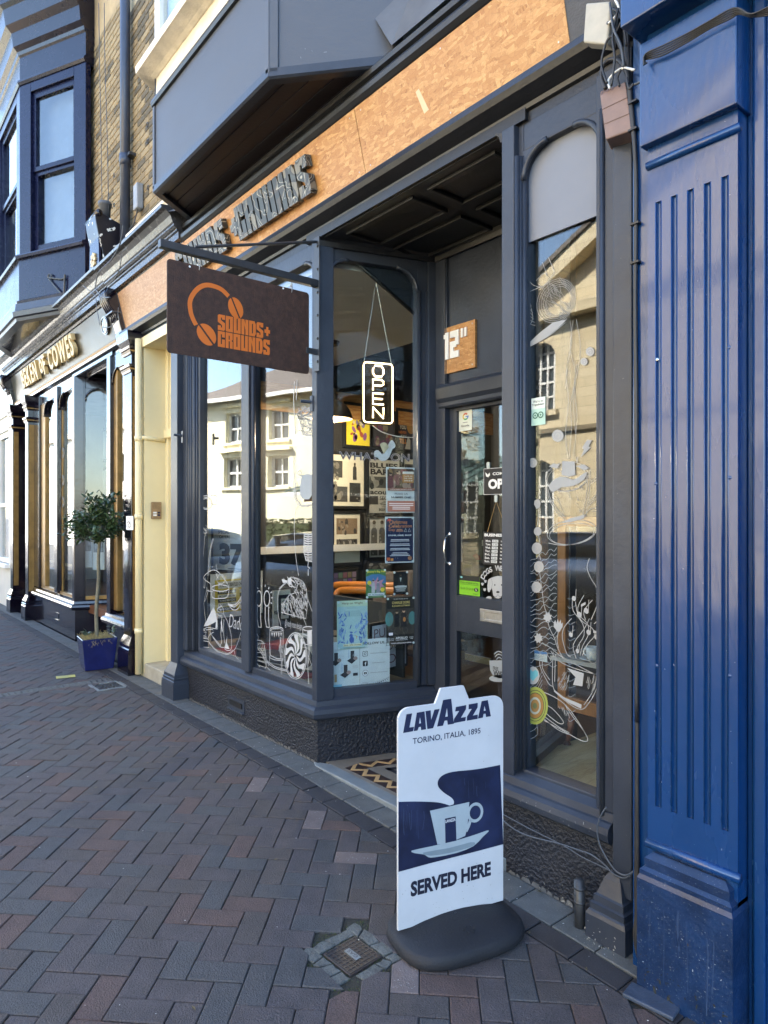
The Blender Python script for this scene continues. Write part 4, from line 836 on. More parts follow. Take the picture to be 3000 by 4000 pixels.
# framed photographs and prints inside that shop
pw = 0
for u0, v0, u1, v1, lab in ((402, 1678, 446, 1795, 'upper black framed picture on the cream wall inside the black shop'), (402, 1828, 446, 1945, 'lower black framed seascape on the cream wall inside the black shop')):
    Mp = frame((0, 1.486, 0), (1, 0, 0)); (x0, z1), (x1, z0) = loc2(Mp, u0, v0), loc2(Mp, u1 + 20, v1)
    t = thing('framed_picture', lab, 'picture', Mp @ V(((x0 + x1) / 2, z0, 0)))
    b = B(); b.box(x0, x1, z0, z1, 0, .03, Mp); obj('frame', b, INK, t); b = B(); b.box(x0 + .05, x1 - .05, z0 + .05, z1 - .05, .03, .031, Mp); obj('mount', b, PAPER, t)
    b = B(); b.box(x0 + .3, x1 - .3, z0 + .12, z1 - .15, .031, .032, Mp); obj('photograph', b, flatm('sea blue photo', (.10, .16, .24), .5, .6), t)
for u0, v0, u1, v1, lab in ((322, 2090, 360, 2215, 'left white photo sheet hanging in the bay window of the black shop'), (362, 2090, 408, 2225, 'right white photo sheet hanging in the bay window of the black shop')):
    Mp = frame((*KC, 0), (KE[0] - KC[0], KE[1] - KC[1], 0)) @ Matrix.Translation((0, 0, -.16)); (x0, z1), (x1, z0) = loc2(Mp, u0, v0), loc2(Mp, u1, v1)
    t = thing('photo_print', lab, 'print', Mp @ V((x0, z0, 0))); b = B(); b.box(x0, x1, z0, z1, 0, .003, Mp); obj('sheet', b, PAPER, t)
    b = B(); b.box(x0 + .01, x1 - .01, (z0 + z1) / 2, z1 - .03, .003, .004, Mp); obj('photograph', b, flatm('yacht photo', (.25, .28, .31), .5, .7), t)
Mp = Mf @ Matrix.Translation((0, 0, -.3)); (x0, z1), (x1, z0) = loc2(Mp, 196, 2095), loc2(Mp, 290, 2215)
t = thing('framed_print', 'large dark yacht print in a pale frame in the black shop window', 'picture', Mp @ V((x0, z0, 0))); b = B(); b.box(x0, x1, z0, z1, 0, .02, Mp); obj('frame', b, PANL, t); b = B(); b.box(x0 + .04, x1 - .04, z0 + .04, z1 - .02, .02, .022, Mp); obj('photograph', b, flatm('dark sea photo', (.03, .045, .07), .3, .7), t)
for q, v_ in enumerate((1775, 1880, 1962)):
    t = thing('window_roundel', ('top', 'middle', 'lowest')[q] + ' round etched emblem on the glass of the black shop window', 'decal', onY(225, v_, .055)); Mp = Mf @ Matrix.Translation((0, 0, -.052)); cx_, cz_ = loc2(Mp, 224, v_); b = B()
    for rr in (1, .86): b.ribbon([(cx_ + .36 * rr * math.cos(a * .2618), cz_ + .105 * rr * math.sin(a * .2618)) for a in range(24)], .014, Mp, 0, 2, True)
    obj('etched_ring', b, VINYLT, t)
t = thing('wall_plate', 'white metal plate with a gold swirl fixed to the black gilded pilaster', 'plaque', (-6.96, -.082, 1.3)); Mp = frame((0, -.0815, 0), (1, 0, 0)); (x0, z1), (x1, z0) = loc2(Mp, 494, 2016), loc2(Mp, 521, 2071)
obj('plate', B().prism(rrect(x0, x1, z0, z1, .01), Mp, 0, .004), PAPER, t, bev=.001); b = B(); b.ribbon([(x0 + (x1 - x0) * a, z0 + (z1 - z0) * c) for a, c in ((.5, .9), (.62, .6), (.35, .35), (.5, .18), (.7, .35), (.4, .6), (.2, .5))], .008, Mp, .005); obj('swirl', b, GOLD, t)
t = thing('door_entry_phone', 'white door entry phone beside the dark door of the black shop', 'intercom', (-11.66, .29, 1.4)); Mp = frame((0, .295, 0), (1, 0, 0)); (x0, z1), (x1, z0) = loc2(Mp, 101, 1977), loc2(Mp, 124, 2022)
b = B(); b.box(x0, x1, z0, z1, 0, .03, Mp); obj('case', b, WHITE, t, bev=.005); b = B()
for q in range(5): b.box(x0 + .06, x1 - .06, z0 + .03 + q * .018, z0 + .036 + q * .018, .03, .031, Mp)
obj('grille', b, INK, t)
t = thing('sign_bracket', 'small black scrolled iron bracket on the base of the upper bay', 'bracket', (-9.2, -.3, 4.5)); Mp, Lp = mseg(KO[2], KO[3]); Mp = Mp @ Matrix.Translation((0, 0, .03))
pts = zc(0, 1000, 1.659)([(420, 120), (415, 255)]); a, c = L2(Mp, pts); obj('upright', B().tube([Mp @ V((*a, 0)), Mp @ V((*c, 0))], .012, 8), IRON, t)
pts = L2(Mp, zc(0, 1000, 1.659)([(310, 145), (318, 118), (335, 125), (330, 145), (318, 150), (400, 245)])); obj('stay', B().tube([Mp @ V((*p, .0)) for p in crom(pts, 3)], .010, 8), IRON, t)
pts = L2(Mp, zc(0, 1000, 1.659)([(312, 140), (400, 150), (418, 135)])); obj('arm', B().tube([Mp @ V((*p, .0)) for p in crom(pts, 3)], .010, 8), IRON, t)

# house at the far left
wh = thing('white_house', 'pale rendered house with a white sash window at the left edge', 'house', (-15, .2, 0))
WC = mat('off white render', (.62, .58, .50), .7, .06, 4, .1, 30)
b = B(); b.box(-24, -14.4, .0, 6, -.2, 9.5); b.box(-13.35, -12.88, .0, 6, -.2, 9.5); b.box(-14.4, -13.35, 0, 6, 3.1, 9.5); b.box(-14.4, -13.35, 0, 6, -.2, .75); obj('wall', b, WC, wh)
b = B(); b.box(-20, -12.88, -.02, .0, 3.35, 3.9); obj('fascia', b, WC, wh)
b = B()
for a in ((-14.4, -14.3, .75, 3.1), (-13.45, -13.35, .75, 3.1), (-14.3, -13.45, 3.0, 3.1), (-14.3, -13.45, .75, .83), (-14.3, -13.45, 1.75, 1.82)): b.box(a[0], a[1], .03, .1, a[2], a[3])
obj('sash_window', b, WHITE, wh, bev=.006); b = B(); b.box(-14.3, -13.45, .07, .076, .8, 3.0); obj('pane', b, GLASS, wh); b = B(); b.box(-14.5, -13.25, -.08, .1, .68, .75); obj('window_sill', b, WHITE, wh, bev=.008)
b = B(); b.box(-14.4, -13.35, 1.2, 1.3, 0, 3.3); obj('room_back', b, mat('light room', (.3, .32, .33), .8), wh)

# downpipe on the brick wall
t = thing('downpipe', 'dark blue downpipe on the yellow brick wall between the two oriels', 'drainpipe', (-7.33, .02, 4.4))
obj('pipe', B().tube([(-7.33, .02, 4.38), (-7.33, .02, 8.6)], .052, 16), mat('blue grey pipe paint', (.035, .045, .07), .35, .15, 8), t, smooth=True)
obj('pipe_socket', B().tube([(-7.33, .02, 5.30), (-7.33, .02, 5.42)], .060, 16), bpy.data.materials['blue grey pipe paint'], t, smooth=True); b = B(); b.box(-7.30, -7.20, .02, .1, 5.38, 5.41); obj('pipe_clip', b, IRON, t)
t = thing('junction_box', 'small grey plastic box on the brick wall beside the downpipe', 'junction box', onY(538, 750, .06)); p = onY(538, 770, .05)
b = B(); b.box(p.x - .06, p.x + .06, .02, .09, p.z - .13, p.z + .13); obj('case', b, mat('grey plastic', (.25, .26, .27), .5, .1, 20), t, bev=.012); obj('lead_wire', B().tube(crom([(p.x, .05, p.z - .13), (p.x - .02, .03, p.z - .22), (p.x + .03, .0, p.z - .3), (p.x - .04, -.02, p.z - .34)], 4), .007, 6), CABLE, t)
for q, (u_, v_) in enumerate(((445, 685), (445, 801), (575, 487), (577, 552), (578, 732))):
    p = onY(u_, v_, .085); o = obj('wall_ring', B().tube([(p.x + .022 * math.cos(a), p.y, p.z + .022 * math.sin(a)) for a in [k * .5236 for k in range(13)]], .004, 6), IRON)
    tag(o, ('upper iron wire ring left of the downpipe', 'lower iron wire ring left of the downpipe', 'top one of three iron wire rings by the grey panel', 'middle one of three iron wire rings by the grey panel', 'lowest of three iron wire rings by the grey panel')[q], 'ring', 'iron wire rings on the brick wall')

# ------------------------------------------------------------------ blue shop on the right
bl = thing('blue_shop', 'royal blue shop front with a fluted pilaster at the right edge', 'shop building', (-.6, 0, -.08))
def bp_(name, b, m=BLUE, **k): return obj(name, b, m, bl, **k)
Ybp = -.17; X0 = onY(2530, 2000, Ybp).x; X1 = onY(2882, 2000, Ybp).x; Mb = frame((0, Ybp, 0), (1, 0, 0))
zf1 = loc2(Mb, 2690, 760)[1]; zf0 = loc2(Mb, 2650, 3175)[1]
fz = [loc2(Mb, *p)[1] for p in ((2594, 780), (2650, 757), (2705, 735), (2763, 713), (2822, 692))]
# the fluted shaft: strips stand proud, flutes are recessed between them
NF = 5; W = X1 - X0; fw = .018; cs = [X0 + W * (.13 + .185 * i) for i in range(NF)]
za, zb_ = sum(fz) / 5, loc2(Mb, 2600, 3135)[1]
zb_ = onY(2650, 3180, Ybp).z
b = B(); edges = [X0] + [e for c in cs for e in (c - fw / 2, c + fw / 2)] + [X1]
for i in range(0, len(edges), 2): b.box(edges[i], edges[i + 1], Ybp, .05, zb_, za)
ztop = onY(2560, 640, Ybp).z; zbot = onY(2560, 3270, Ybp).z
b.box(X0, X1, Ybp, .05, za, ztop + .5); b.box(X0, X1, Ybp, .05, zbot - .2, zb_)
sh = bp_('pilaster_shaft', b)
for c in cs:
    fp = [(-fw / 2, 0), (-fw / 2 * .8, .006), (-fw / 2 * .45, .0105), (0, .012), (fw / 2 * .45, .0105), (fw / 2 * .8, .006), (fw / 2, 0)]; b = B()
    b.add([(c + x, Ybp + y, z) for z in (zb_, za) for x, y in fp], [(i, i + 1, i + 8, i + 7) for i in range(6)]); obj('flute', b, BLUE, sh, smooth=True)
for c in cs:
    for x_ in (c - fw / 2 - .001, c + fw / 2 + .001): obj('flute_edge', B().tube([(x_, Ybp + .0005, zb_), (x_, Ybp + .0005, za)], .0022, 6), BLUE, sh, smooth=True)
rz = onY(2560, 640, Ybp).z; obj('rail_roll', B().tube([(X0 + .0, Ybp - .004, rz), (X1 + .01, Ybp - .004, rz)], .014, 10), BLUE, sh, smooth=True)
rz2 = onY(2560, 3300, Ybp).z; obj('rail_roll', B().tube([(X0, Ybp - .004, rz2), (X1 + .01, Ybp - .004, rz2)], .016, 10), BLUE, sh, smooth=True)
zc1 = onY(2520, 565, Ybp - .035).z
b = B(); b.box(X0 - .012, X1 + .012, Ybp - .035, .05, zc1, zc1 + .36); bp_('cap_block', b, bev=.005)
b = B(); b.box(X0 - .04, X1 + .55, Ybp - .11, .05, zc1 + .40, zc1 + 1.6); bp_('fascia_block', b, bev=.005)
zb1 = onY(2520, 3335, Ybp - .045).z
bb_ = bp_('pilaster_base', B().sweep([(-.2, -.35), (0, -.35), (0, zb1 - .09), (-.006, zb1 - .075), (-.006, zb1 - .06), (-.018, zb1 - .05), (-.018, zb1 - .02), (-.04, zb1), (-.2, zb1)], [(X0 - .012, .05), (X0 - .012, Ybp - .05), (X1 + .006, Ybp - .05), (X1 + .006, .05)]), BLUE_D)
b = B(); b.box(X0 - .085, X0 - .002, -.125, .05, -.35, ztop + 1.2); bp_('side_strip', b, bev=.004)
for x0, x1, y in ((X1 + .001, X1 + .03, -.10), (X1 + .03, X1 + .062, -.125), (X1 + .062, X1 + .14, -.11), (X1 + .14, X1 + .9, -.06)): b = B(); b.box(x0, x1, y, .05, -.35, zc1 + .4); bp_('frame_strip', b, bev=.003)
obj('frame_bead', B().tube([(X1 + .03, -.115, -.3), (X1 + .03, -.115, zc1 + .4)], .008, 8), BLUE, bl, smooth=True)
for u_, v_ in ((2566, 1405), (2848, 1357), (2562, 1890), (2850, 1866), (2565, 2600), (2850, 2640)):
    p = onY(u_, v_, Ybp); obj('screw_head', B().lathe([(0, .0018), (.005, .0014), (.0065, 0)], frame((p.x, Ybp, p.z), (1, 0, 0)), 10), CHROME if v_ == 1405 else BLUE, sh, smooth=True)
b = B(); b.box(-1.14, 6, .05, 8, -.35, 9.7); bp_('upper_storey', b, BLUE_D)

# ------------------------------------------------------------------ across the street (seen in the glass)
YW = -10.2
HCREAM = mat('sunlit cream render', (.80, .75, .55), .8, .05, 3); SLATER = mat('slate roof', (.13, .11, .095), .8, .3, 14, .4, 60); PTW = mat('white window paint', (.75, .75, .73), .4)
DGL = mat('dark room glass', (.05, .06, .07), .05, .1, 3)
ch = thing('chapel', 'stone gabled chapel with tall arched windows across the street', 'chapel', (-4.3, YW, 0))
CST = brickmat('buff stone courses', (.66, .56, .38), (.58, .48, .31), (.42, .34, .22), 1.0, .62, .2, ms=.008)
Mc_ = frame((0, YW, 0), (-1, 0, 0))              # faces the shops; its x runs towards -X
def wall_with_holes(M, outline, holes, t0, t1):
    """thick wall as cells between the hole edges"""
    xs_ = sorted(set([outline[0], outline[1]] + [h for q in holes for h in q[:2]])); zs_ = sorted(set([outline[2], outline[3]] + [h for q in holes for h in q[2:]])); b = B()
    for i in range(len(xs_) - 1):
        for j in range(len(zs_) - 1):
            cx_, cz_ = (xs_[i] + xs_[i + 1]) / 2, (zs_[j] + zs_[j + 1]) / 2
            if not any(h[0] < cx_ < h[1] and h[2] < cz_ < h[3] for h in holes): b.box(xs_[i], xs_[i + 1], zs_[j], zs_[j + 1], t0, t1, M)
    return b
hol = [(9.5 - i * 2.6, 10.3 - i * 2.6, 4.0, 5.6) for i in range(4)] + [(9.5 - i * 2.6, 10.3 - i * 2.6, 1.2, 2.9) for i in range(4)]
obj('wall', wall_with_holes(Mc_, (-1.6, 11.3, -.3, 6.25), hol, -.35, 0), CST, ch)
obj('gable', B().prism([(-1.7, 6.25), (10.6, 6.25), (4.5, 9.15)], Mc_, -.35, 0), CST, ch)
for s in (-1, 1):
    p0 = (4.5 + s * 6.9, 5.9); p1 = (4.5, 9.17); obj('raking_cornice', B().prism([p0, (p0[0], p0[1] + .42), (p1[0], p1[1] + .42), p1], Mc_, -.4, .34), CST, ch)
    obj('roof', B().prism([(4.5 + s * 7.1, 6.15), (4.5 + s * 7.1, 6.25), (4.5, 9.72), (4.5, 9.6)], Mc_, -9, .4), SLATER, ch)
b = B(); b.box(-1.7, 11.3, 6.02, 6.25, 0, .30, Mc_); obj('string_course', b, CST, ch); b = B(); b.box(-1.6, 11.35, 3.5, 3.6, 0, .08, Mc_); obj('string_course', b, mat('dark string course', (.2, .16, .1), .8), ch)
b = B(); b.box(-1.6, 11.3, -.3, 6.2, -8, -7.8, Mc_); b.box(11.1, 11.3, -.3, 6.2, -8, -.35, Mc_); obj('side_wall', b, CST, ch)
for h in hol:
    wn = B(); wn.box(h[0], h[1], h[2], h[3], -.3, -.28, Mc_); o = obj('window', wn, DGL, ch); fr = B()
    for q in range(5): x = h[0] + (h[1] - h[0]) * q / 4; fr.box(x - .025, x + .025, h[2], h[3], -.28, -.24, Mc_)
    for q in range(5): z = h[2] + (h[3] - h[2]) * q / 4.6; fr.box(h[0], h[1], z - .025, z + .025, -.28, -.235, Mc_)
    obj('glazing_bar', fr, PTW, o)
    cx_ = (h[0] + h[1]) / 2; r = (h[1] - h[0]) / 2
    if True:
        for s in (-1, 1):
            pl = [(cx_ + s * r, h[3])] + [(cx_ + s * r * math.cos(a), h[3] - r + r * math.sin(a)) for a in [math.pi / 2 * i / 8 for i in range(9)]]
            obj('arch_spandrel', B().prism(pl, Mc_, -.34, -.002), CST, ch)
    b = B(); b.box(h[0] - .1, h[1] + .1, h[2] - .12, h[2], -.1, .1, Mc_); obj('window_sill', b, CST, ch)

hc = onX(1110, 2020, 0)
# hipped cream house, turned a little towards the shops
HO = V((-20.3, -11.0, 0)); hu = V((-.928, .372, 0)).normalized(); Mh = frame(HO, hu); 
ho = thing('cream_house', 'cream rendered house with a hipped slate roof across the street', 'house', HO)
HL, HD, HT = 5.7, 4.6, 6.1
hh = [(1.35, 2.3, 4.45, 5.6), (3.5, 4.45, 4.45, 5.6), (1.35, 2.3, 2.7, 3.85), (3.5, 4.45, 2.7, 3.85)]
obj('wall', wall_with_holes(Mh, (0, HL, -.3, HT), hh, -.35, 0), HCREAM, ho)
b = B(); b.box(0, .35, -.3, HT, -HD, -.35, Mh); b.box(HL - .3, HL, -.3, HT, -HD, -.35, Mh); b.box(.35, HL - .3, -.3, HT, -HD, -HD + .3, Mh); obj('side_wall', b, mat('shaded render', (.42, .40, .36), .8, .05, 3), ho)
for h in hh:
    b = B(); b.box(h[0], h[1], h[2], h[3], -.3, -.28, Mh); o = obj('window', b, DGL, ho); fr = B(); mx_ = (h[0] + h[1]) / 2; mz = (h[2] + h[3]) / 2
    for a in ((h[0], h[0] + .08, h[2], h[3]), (h[1] - .08, h[1], h[2], h[3]), (mx_ - .03, mx_ + .03, h[2], h[3]), (h[0], h[1], mz - .04, mz + .04), (h[0], h[1], h[3] - .08, h[3]), (h[0], h[1], h[2], h[2] + .08)): fr.box(*a, -.28, -.22, Mh)
    obj('sash_frame', fr, PTW, o); b = B(); b.box(h[0] - .1, h[1] + .1, h[2] - .1, h[2], -.1, .1, Mh); obj('window_sill', b, HCREAM, o)
    b = B(); b.box(h[0] - .18, h[1] + .18, h[3] + .2, h[3] + .32, 0, .2, Mh); obj('hood', b, HCREAM, o)
OV = .5; e = [Mh @ V(p) for p in ((-OV, HT, OV), (HL + OV, HT, OV), (HL + OV, HT, -HD - OV), (-OV, HT, -HD - OV))]; rg = [Mh @ V((2.4, HT + 1.7, -HD / 2)), Mh @ V((HL - 2.4, HT + 1.7, -HD / 2))]
b = B(); b.add(e + rg, [(0, 1, 5, 4), (1, 2, 5), (2, 3, 4, 5), (3, 0, 4), (3, 2, 1, 0)]); obj('roof', b, SLATER, ho)
b = B(); b.box(-OV, HL + OV, HT - .12, HT + .02, OV - .08, OV + .04, Mh); b.box(-OV - .04, -OV + .08, HT - .12, HT + .02, -HD, OV, Mh); obj('gutter', b, PTW, ho); obj('downpipe', B().tube([Mh @ V((HL - .2, 0, .08)), Mh @ V((HL - .2, HT, .08))], .05, 8), HCREAM, ho)
# low stone shop with a green lean-to roof before the house
ls = thing('canopy_shop', 'low stone shop with a green metal lean to roof across the street', 'shop building', (-16.4, -9.4, 0)); RUB = brickmat('rubble stone', (.42, .37, .27), (.32, .28, .2), (.5, .44, .32), 1.0, .4, .24, ms=.03)
Ml = frame((-13.2, -9.6, 0), (-1, .10, 0)); b = B(); b.box(0, .9, -.3, 2.2, -3, 0, Ml); b.box(2.6, 4.6, -.3, 2.2, -3, 0, Ml); b.box(.9, 2.6, 1.9, 2.2, -3, 0, Ml); obj('wall', b, RUB, ls)
b = B(); b.box(-.1, 5.0, 2.05, 2.3, .0, .12, Ml); obj('brick_lintel', b, mat('red brick lintel', (.30, .09, .045), .8), ls); b = B(); b.box(.9, 2.6, -.3, 1.9, -.3, -.25, Ml)
for q in range(12): b.box(.95 + 0, 2.55, .1 + q * .15, .2 + q * .15, -.25, -.22, Ml)
obj('slatted_shutter', b, mat('pink timber slats', (.5, .33, .24), .7), ls)
for q in range(11): b = B(); b.add([Ml @ V((-.3 + q * .52, 2.32, .5)), Ml @ V((.2 + q * .52, 2.32, .5)), Ml @ V((.2 + q * .52, 3.4, -2.6)), Ml @ V((-.3 + q * .52, 3.4, -2.6))], [(0, 1, 2, 3)]); obj('roof_sheet', b, mat('green patina metal', (.22, .3, .26), .4, .2, 4, metal=.4) if q == 0 else bpy.data.materials['green patina metal'], ls)
for q in range(12): obj('roof_rib', B().tube([Ml @ V((-.32 + q * .52, 2.36, .52)), Ml @ V((-.32 + q * .52, 3.44, -2.6))], .03, 6), bpy.data.materials['green patina metal'], ls)
b = B(); b.box(-.3, 5.5, 2.24, 2.34, .46, .52, Ml); obj('gutter', b, PTW, ls); 
bs = thing('terrace_block', 'long white rendered terrace farther along the street', 'terrace', (-34, -9.5, 0)); Mx = frame((-31, -11.5, 0), (-1, .12, 0)); hs = [(2 + i * 3.2, 3.1 + i * 3.2, 3.6, 5.2) for i in range(8)] + [(2 + i * 3.2, 3.1 + i * 3.2, .8, 2.6) for i in range(8)]
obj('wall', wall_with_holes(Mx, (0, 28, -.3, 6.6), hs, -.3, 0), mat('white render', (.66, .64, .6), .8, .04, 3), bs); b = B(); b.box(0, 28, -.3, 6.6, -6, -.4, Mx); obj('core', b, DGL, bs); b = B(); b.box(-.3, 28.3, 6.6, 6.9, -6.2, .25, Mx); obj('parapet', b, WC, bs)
# hedge beside that shop
hb = B(); HR = random.Random(4)
for q in range(2600):
    p = V((HR.uniform(-22.5, -18.2), HR.uniform(-9.9, -9.2), HR.uniform(.05, 1.5))); a = V((HR.uniform(-1, 1), HR.uniform(-1, 1), HR.uniform(-1, 1))).normalized() * .07; c = a.orthogonal().normalized() * .04
    hb.add([p - a, p + c, p + a, p - c], [(0, 1, 2, 3)])
t = thing('hedge', 'clipped green hedge before the cream house across the street', 'hedge', (-20.3, -9.55, 0)); obj('foliage', hb, mat('hedge leaves', (.10, .14, .03), .6, .4, 20), t); b = B(); b.box(-22.4, -18.3, -9.8, -9.3, 0, 1.35); obj('core', b, mat('hedge core', (.03, .045, .012), .9), t)

def car(name, label, x, y, body, rz, plate=None):
    t = thing(name, label, 'car', (x, y, zg(x) - .12)); z0 = zg(x) - .12
    M_ = Matrix.Translation((x, y, z0)) @ Matrix.Rotation(rz, 4, 'Z')
    def loft(secs): # (x, half width bottom, half width top, z bottom, z top)
        b = B(); 
        for s in secs: X, wb, wt, zb, zt = s; b.v += [tuple(M_ @ V(p)) for p in ((X, -wb * .94, zb), (X, -wb, zb + (zt - zb) * .45), (X, -wt, zt), (X, -wt * .5, zt + .02), (X, wt * .5, zt + .02), (X, wt, zt), (X, wb, zb + (zt - zb) * .45), (X, wb * .94, zb))]
        n = len(secs)
        for i in range(n - 1):
            for k in range(8): b.f.append((i * 8 + k, i * 8 + (k + 1) % 8, (i + 1) * 8 + (k + 1) % 8, (i + 1) * 8 + k))
        b.f += [tuple(range(8))[::-1], tuple((n - 1) * 8 + k for k in range(8))]; return b
    bo = obj('body', loft([(-2.05, .62, .58, .34, .62), (-1.95, .78, .72, .24, .78), (-1.5, .86, .78, .2, .90), (-.9, .87, .8, .2, .95), (.9, .87, .8, .2, .96), (1.6, .85, .76, .2, .90), (1.98, .76, .68, .26, .80), (2.05, .6, .55, .36, .66)]), body, t, smooth=True)
    obj('glasshouse', loft([(-1.25, .78, .72, .9, .93), (-.55, .77, .60, .92, 1.36), (.5, .77, .60, .93, 1.40), (1.2, .77, .60, .92, 1.30), (1.65, .74, .66, .88, .93)]), DGL, t, smooth=True)
    obj('roof', loft([(-.62, .60, .50, 1.36, 1.385), (0, .615, .55, 1.385, 1.43), (.5, .61, .55, 1.39, 1.43), (1.25, .6, .5, 1.30, 1.34)]), body, t, smooth=True)
    for xx, yy in ((-1.3, -.8), (-1.3, .8), (1.3, -.8), (1.3, .8)):
        Mw = M_ @ Matrix.Translation((xx, yy, .31)) @ Matrix.Rotation(math.pi / 2, 4, 'X')
        wh_ = obj('wheel', B().lathe([(.0, -.09), (.2, -.09), (.3, -.1), (.315, -.06), (.315, .06), (.3, .1), (.2, .09), (0, .09)], Mw, 24), RUBBER, t, smooth=True); obj('rim', B().lathe([(0, .1), (.19, .105), (.2, .08)], Mw, 20), STEEL, wh_, smooth=True); obj('rim', B().lathe([(0, -.1), (.19, -.105), (.2, -.08)], Mw, 20), STEEL, wh_, smooth=True)
    for s in (-1, 1):
        b = B(); b.box(2.0, 2.04, s * .5 - .12, s * .5 + .12, .58, .72, M_); obj('headlight', b, CHROME, t, bev=.02); b = B(); b.box(-2.06, -2.02, s * .52 - .1, s * .52 + .1, .60, .78, M_); obj('tail_light', b, mat('red lens', (.4, .01, .01), .2), t, bev=.02)
        for q in (-.25, .72): b = B(); b.box(q - .03, q + .03, s * .70 - .03, s * .70 + .03, .93, 1.36, M_); obj('pillar', b, body, t)
    if plate: b = B(); b.box(2.05, 2.07, -.26, .26, .40, .51, M_); p_ = obj('number_plate', b, mat('yellow plate', (.6, .45, .03), .5), t); text('lettering', plate, M_ @ frame((2.071, 0, .455), (0, 1, 0)), INK, p_, wd=.42, ht=.07)
    return t
car('parked_car', 'dark blue car parked at the kerb before the shops', -9.3, -3.75, mat('midnight blue car paint', (.012, .018, .04), .2, .1, 3, coat=1), 0.0)
car('parked_car', 'black car with a yellow plate parked farther along the kerb', -14.6, -3.75, mat('black car paint', (.01, .01, .012), .2, .1, 3, coat=1), 0.0, 'HN18 F')
car('parked_car', 'silver car parked on the far side of the road', -7.2, -8.0, mat('silver car paint', (.35, .36, .37), .25, .1, 3, metal=.6, coat=1), 0.0)

# ------------------------------------------------------------------ hanging sign
XS = -3.60; Ms = frame((XS, 0, 0), (0, 1, 0))
br = thing('sign_bracket', 'black steel bar bracket on the corner post carrying the rusty sign', 'bracket', (XS, 0, 3.0))
def sp(u, v): return loc2(Ms, u, v)
(ya, zb2), (yb, zt3) = sp(622, 944), sp(1222, 1105)
zt3 = sp(1230, 1108)[1]; zl = sp(640, 955)[1]
b = B(); b.box(sp(622, 950)[0], -.02, zt3 - .022, zt3 + .022, -.02, .02, Ms); obj('bar', b, IRON, br, bev=.003)
z0_, z1_ = sp(1232, 1450)[1], sp(1232, 925)[1]; b = B(); b.box(-.02, -.012, z0_, z1_, -.03, .03, Ms); obj('back_plate', b, IRON, br, bev=.002)
for q in range(6): obj('bolt', B().lathe([(0, .008), (.008, .006), (.009, 0)], frame((XS + .012, -.02, z0_ + .06 + (z1_ - z0_ - .12) * q / 5), (1, 0, 0)), 10), IRON, br)
obj('tie_rod', B().tube([(XS, -.02, z1_ - .03), (XS, sp(760, 962)[0], zt3 + .03)], .009, 8), IRON, br)
b = B(); zc_ = sp(1230, 1375)[1]; b.box(-.10, -.015, zc_ - .018, zc_ + .018, -.006, .012, Ms); obj('side_clip', b, IRON, br, bev=.002)
for nm, v_ in (('spike', 1570), ('spike', 1700)):
    pass
sg = thing('hanging_sign', 'rusty brown steel sign with orange headphones logo reading SOUNDS + GROUNDS', 'sign', (XS, -.53, 2.46))
y0, y1 = sp(652, 1200)[0], sp(1206, 1300)[0]; zb_, zt_ = 2.465, 2.975; Mp = Ms @ Matrix.Translation((0, 0, .004))
obj('plate', B().prism(rrect(y0, y1, zb_, zt_, .02), Ms, -.004, .004), RUST, sg, bev=.001)
for u_ in (700, 1175): obj('hole', B().prism(ell(*sp(u_ + 40 if u_ < 800 else u_ - 70, 1042 if u_ < 800 else 1127), .006, .006, 10), Mp, 0, .0006), PAPER, sg)
for u_, v_ in ((777, 1035), (1138, 1128)):
    c_ = sp(u_, v_); b = B()
    for q in range(3): b.tube([Ms @ V((c_[0] + (.008 * math.cos(a) if q % 2 else 0), zt_ - .01 + q * .018 + .013 * math.sin(a), 0 if q % 2 else .008 * math.cos(a))) for a in [k * .6283 for k in range(11)]], .0028, 6)
    obj('chain_link', b, STEEL, sg, smooth=True)
Z4 = zc(600, 900, 1.508)
def spl(pts): return L2(Mp, Z4(pts))
ou = spl([(448, 380)] + [(x, y) for x, y in ((410, 345), (370, 322), (310, 312), (262, 325), (225, 365), (204, 420), (208, 480), (222, 520), (240, 565))])
b = B(); b.ribbon(L2(Mp, Z4([(441, 388), (405, 352), (365, 332), (315, 322), (272, 335), (235, 372), (214, 420), (218, 480), (232, 522), (250, 558)])), .026, Mp, .0008, 5); obj('headband', b, ORANGE, sg)
for c_, r1, r2, rot in (((483, 458), 40, 66, -.38), ((311, 614), 48, 72, -.62)):
    a_ = ell(c_[0], c_[1], r1, r2, 28, rot); dxr = (math.sin(-rot), math.cos(rot))
    for s in (-1, 1):
        h_ = [p for p in ell(0, 0, r1, r2, 60) if s * p[0] > 4]; h_.sort(key=lambda p: p[1]); cc, sn = math.cos(rot), math.sin(rot)
        pl = [(c_[0] + x * cc - y * sn, c_[1] + x * sn + y * cc) for x, y in h_]
        obj('bean_half', B().flat(L2(Mp, Z4(pl)), Mp, .0008), ORANGE, sg)
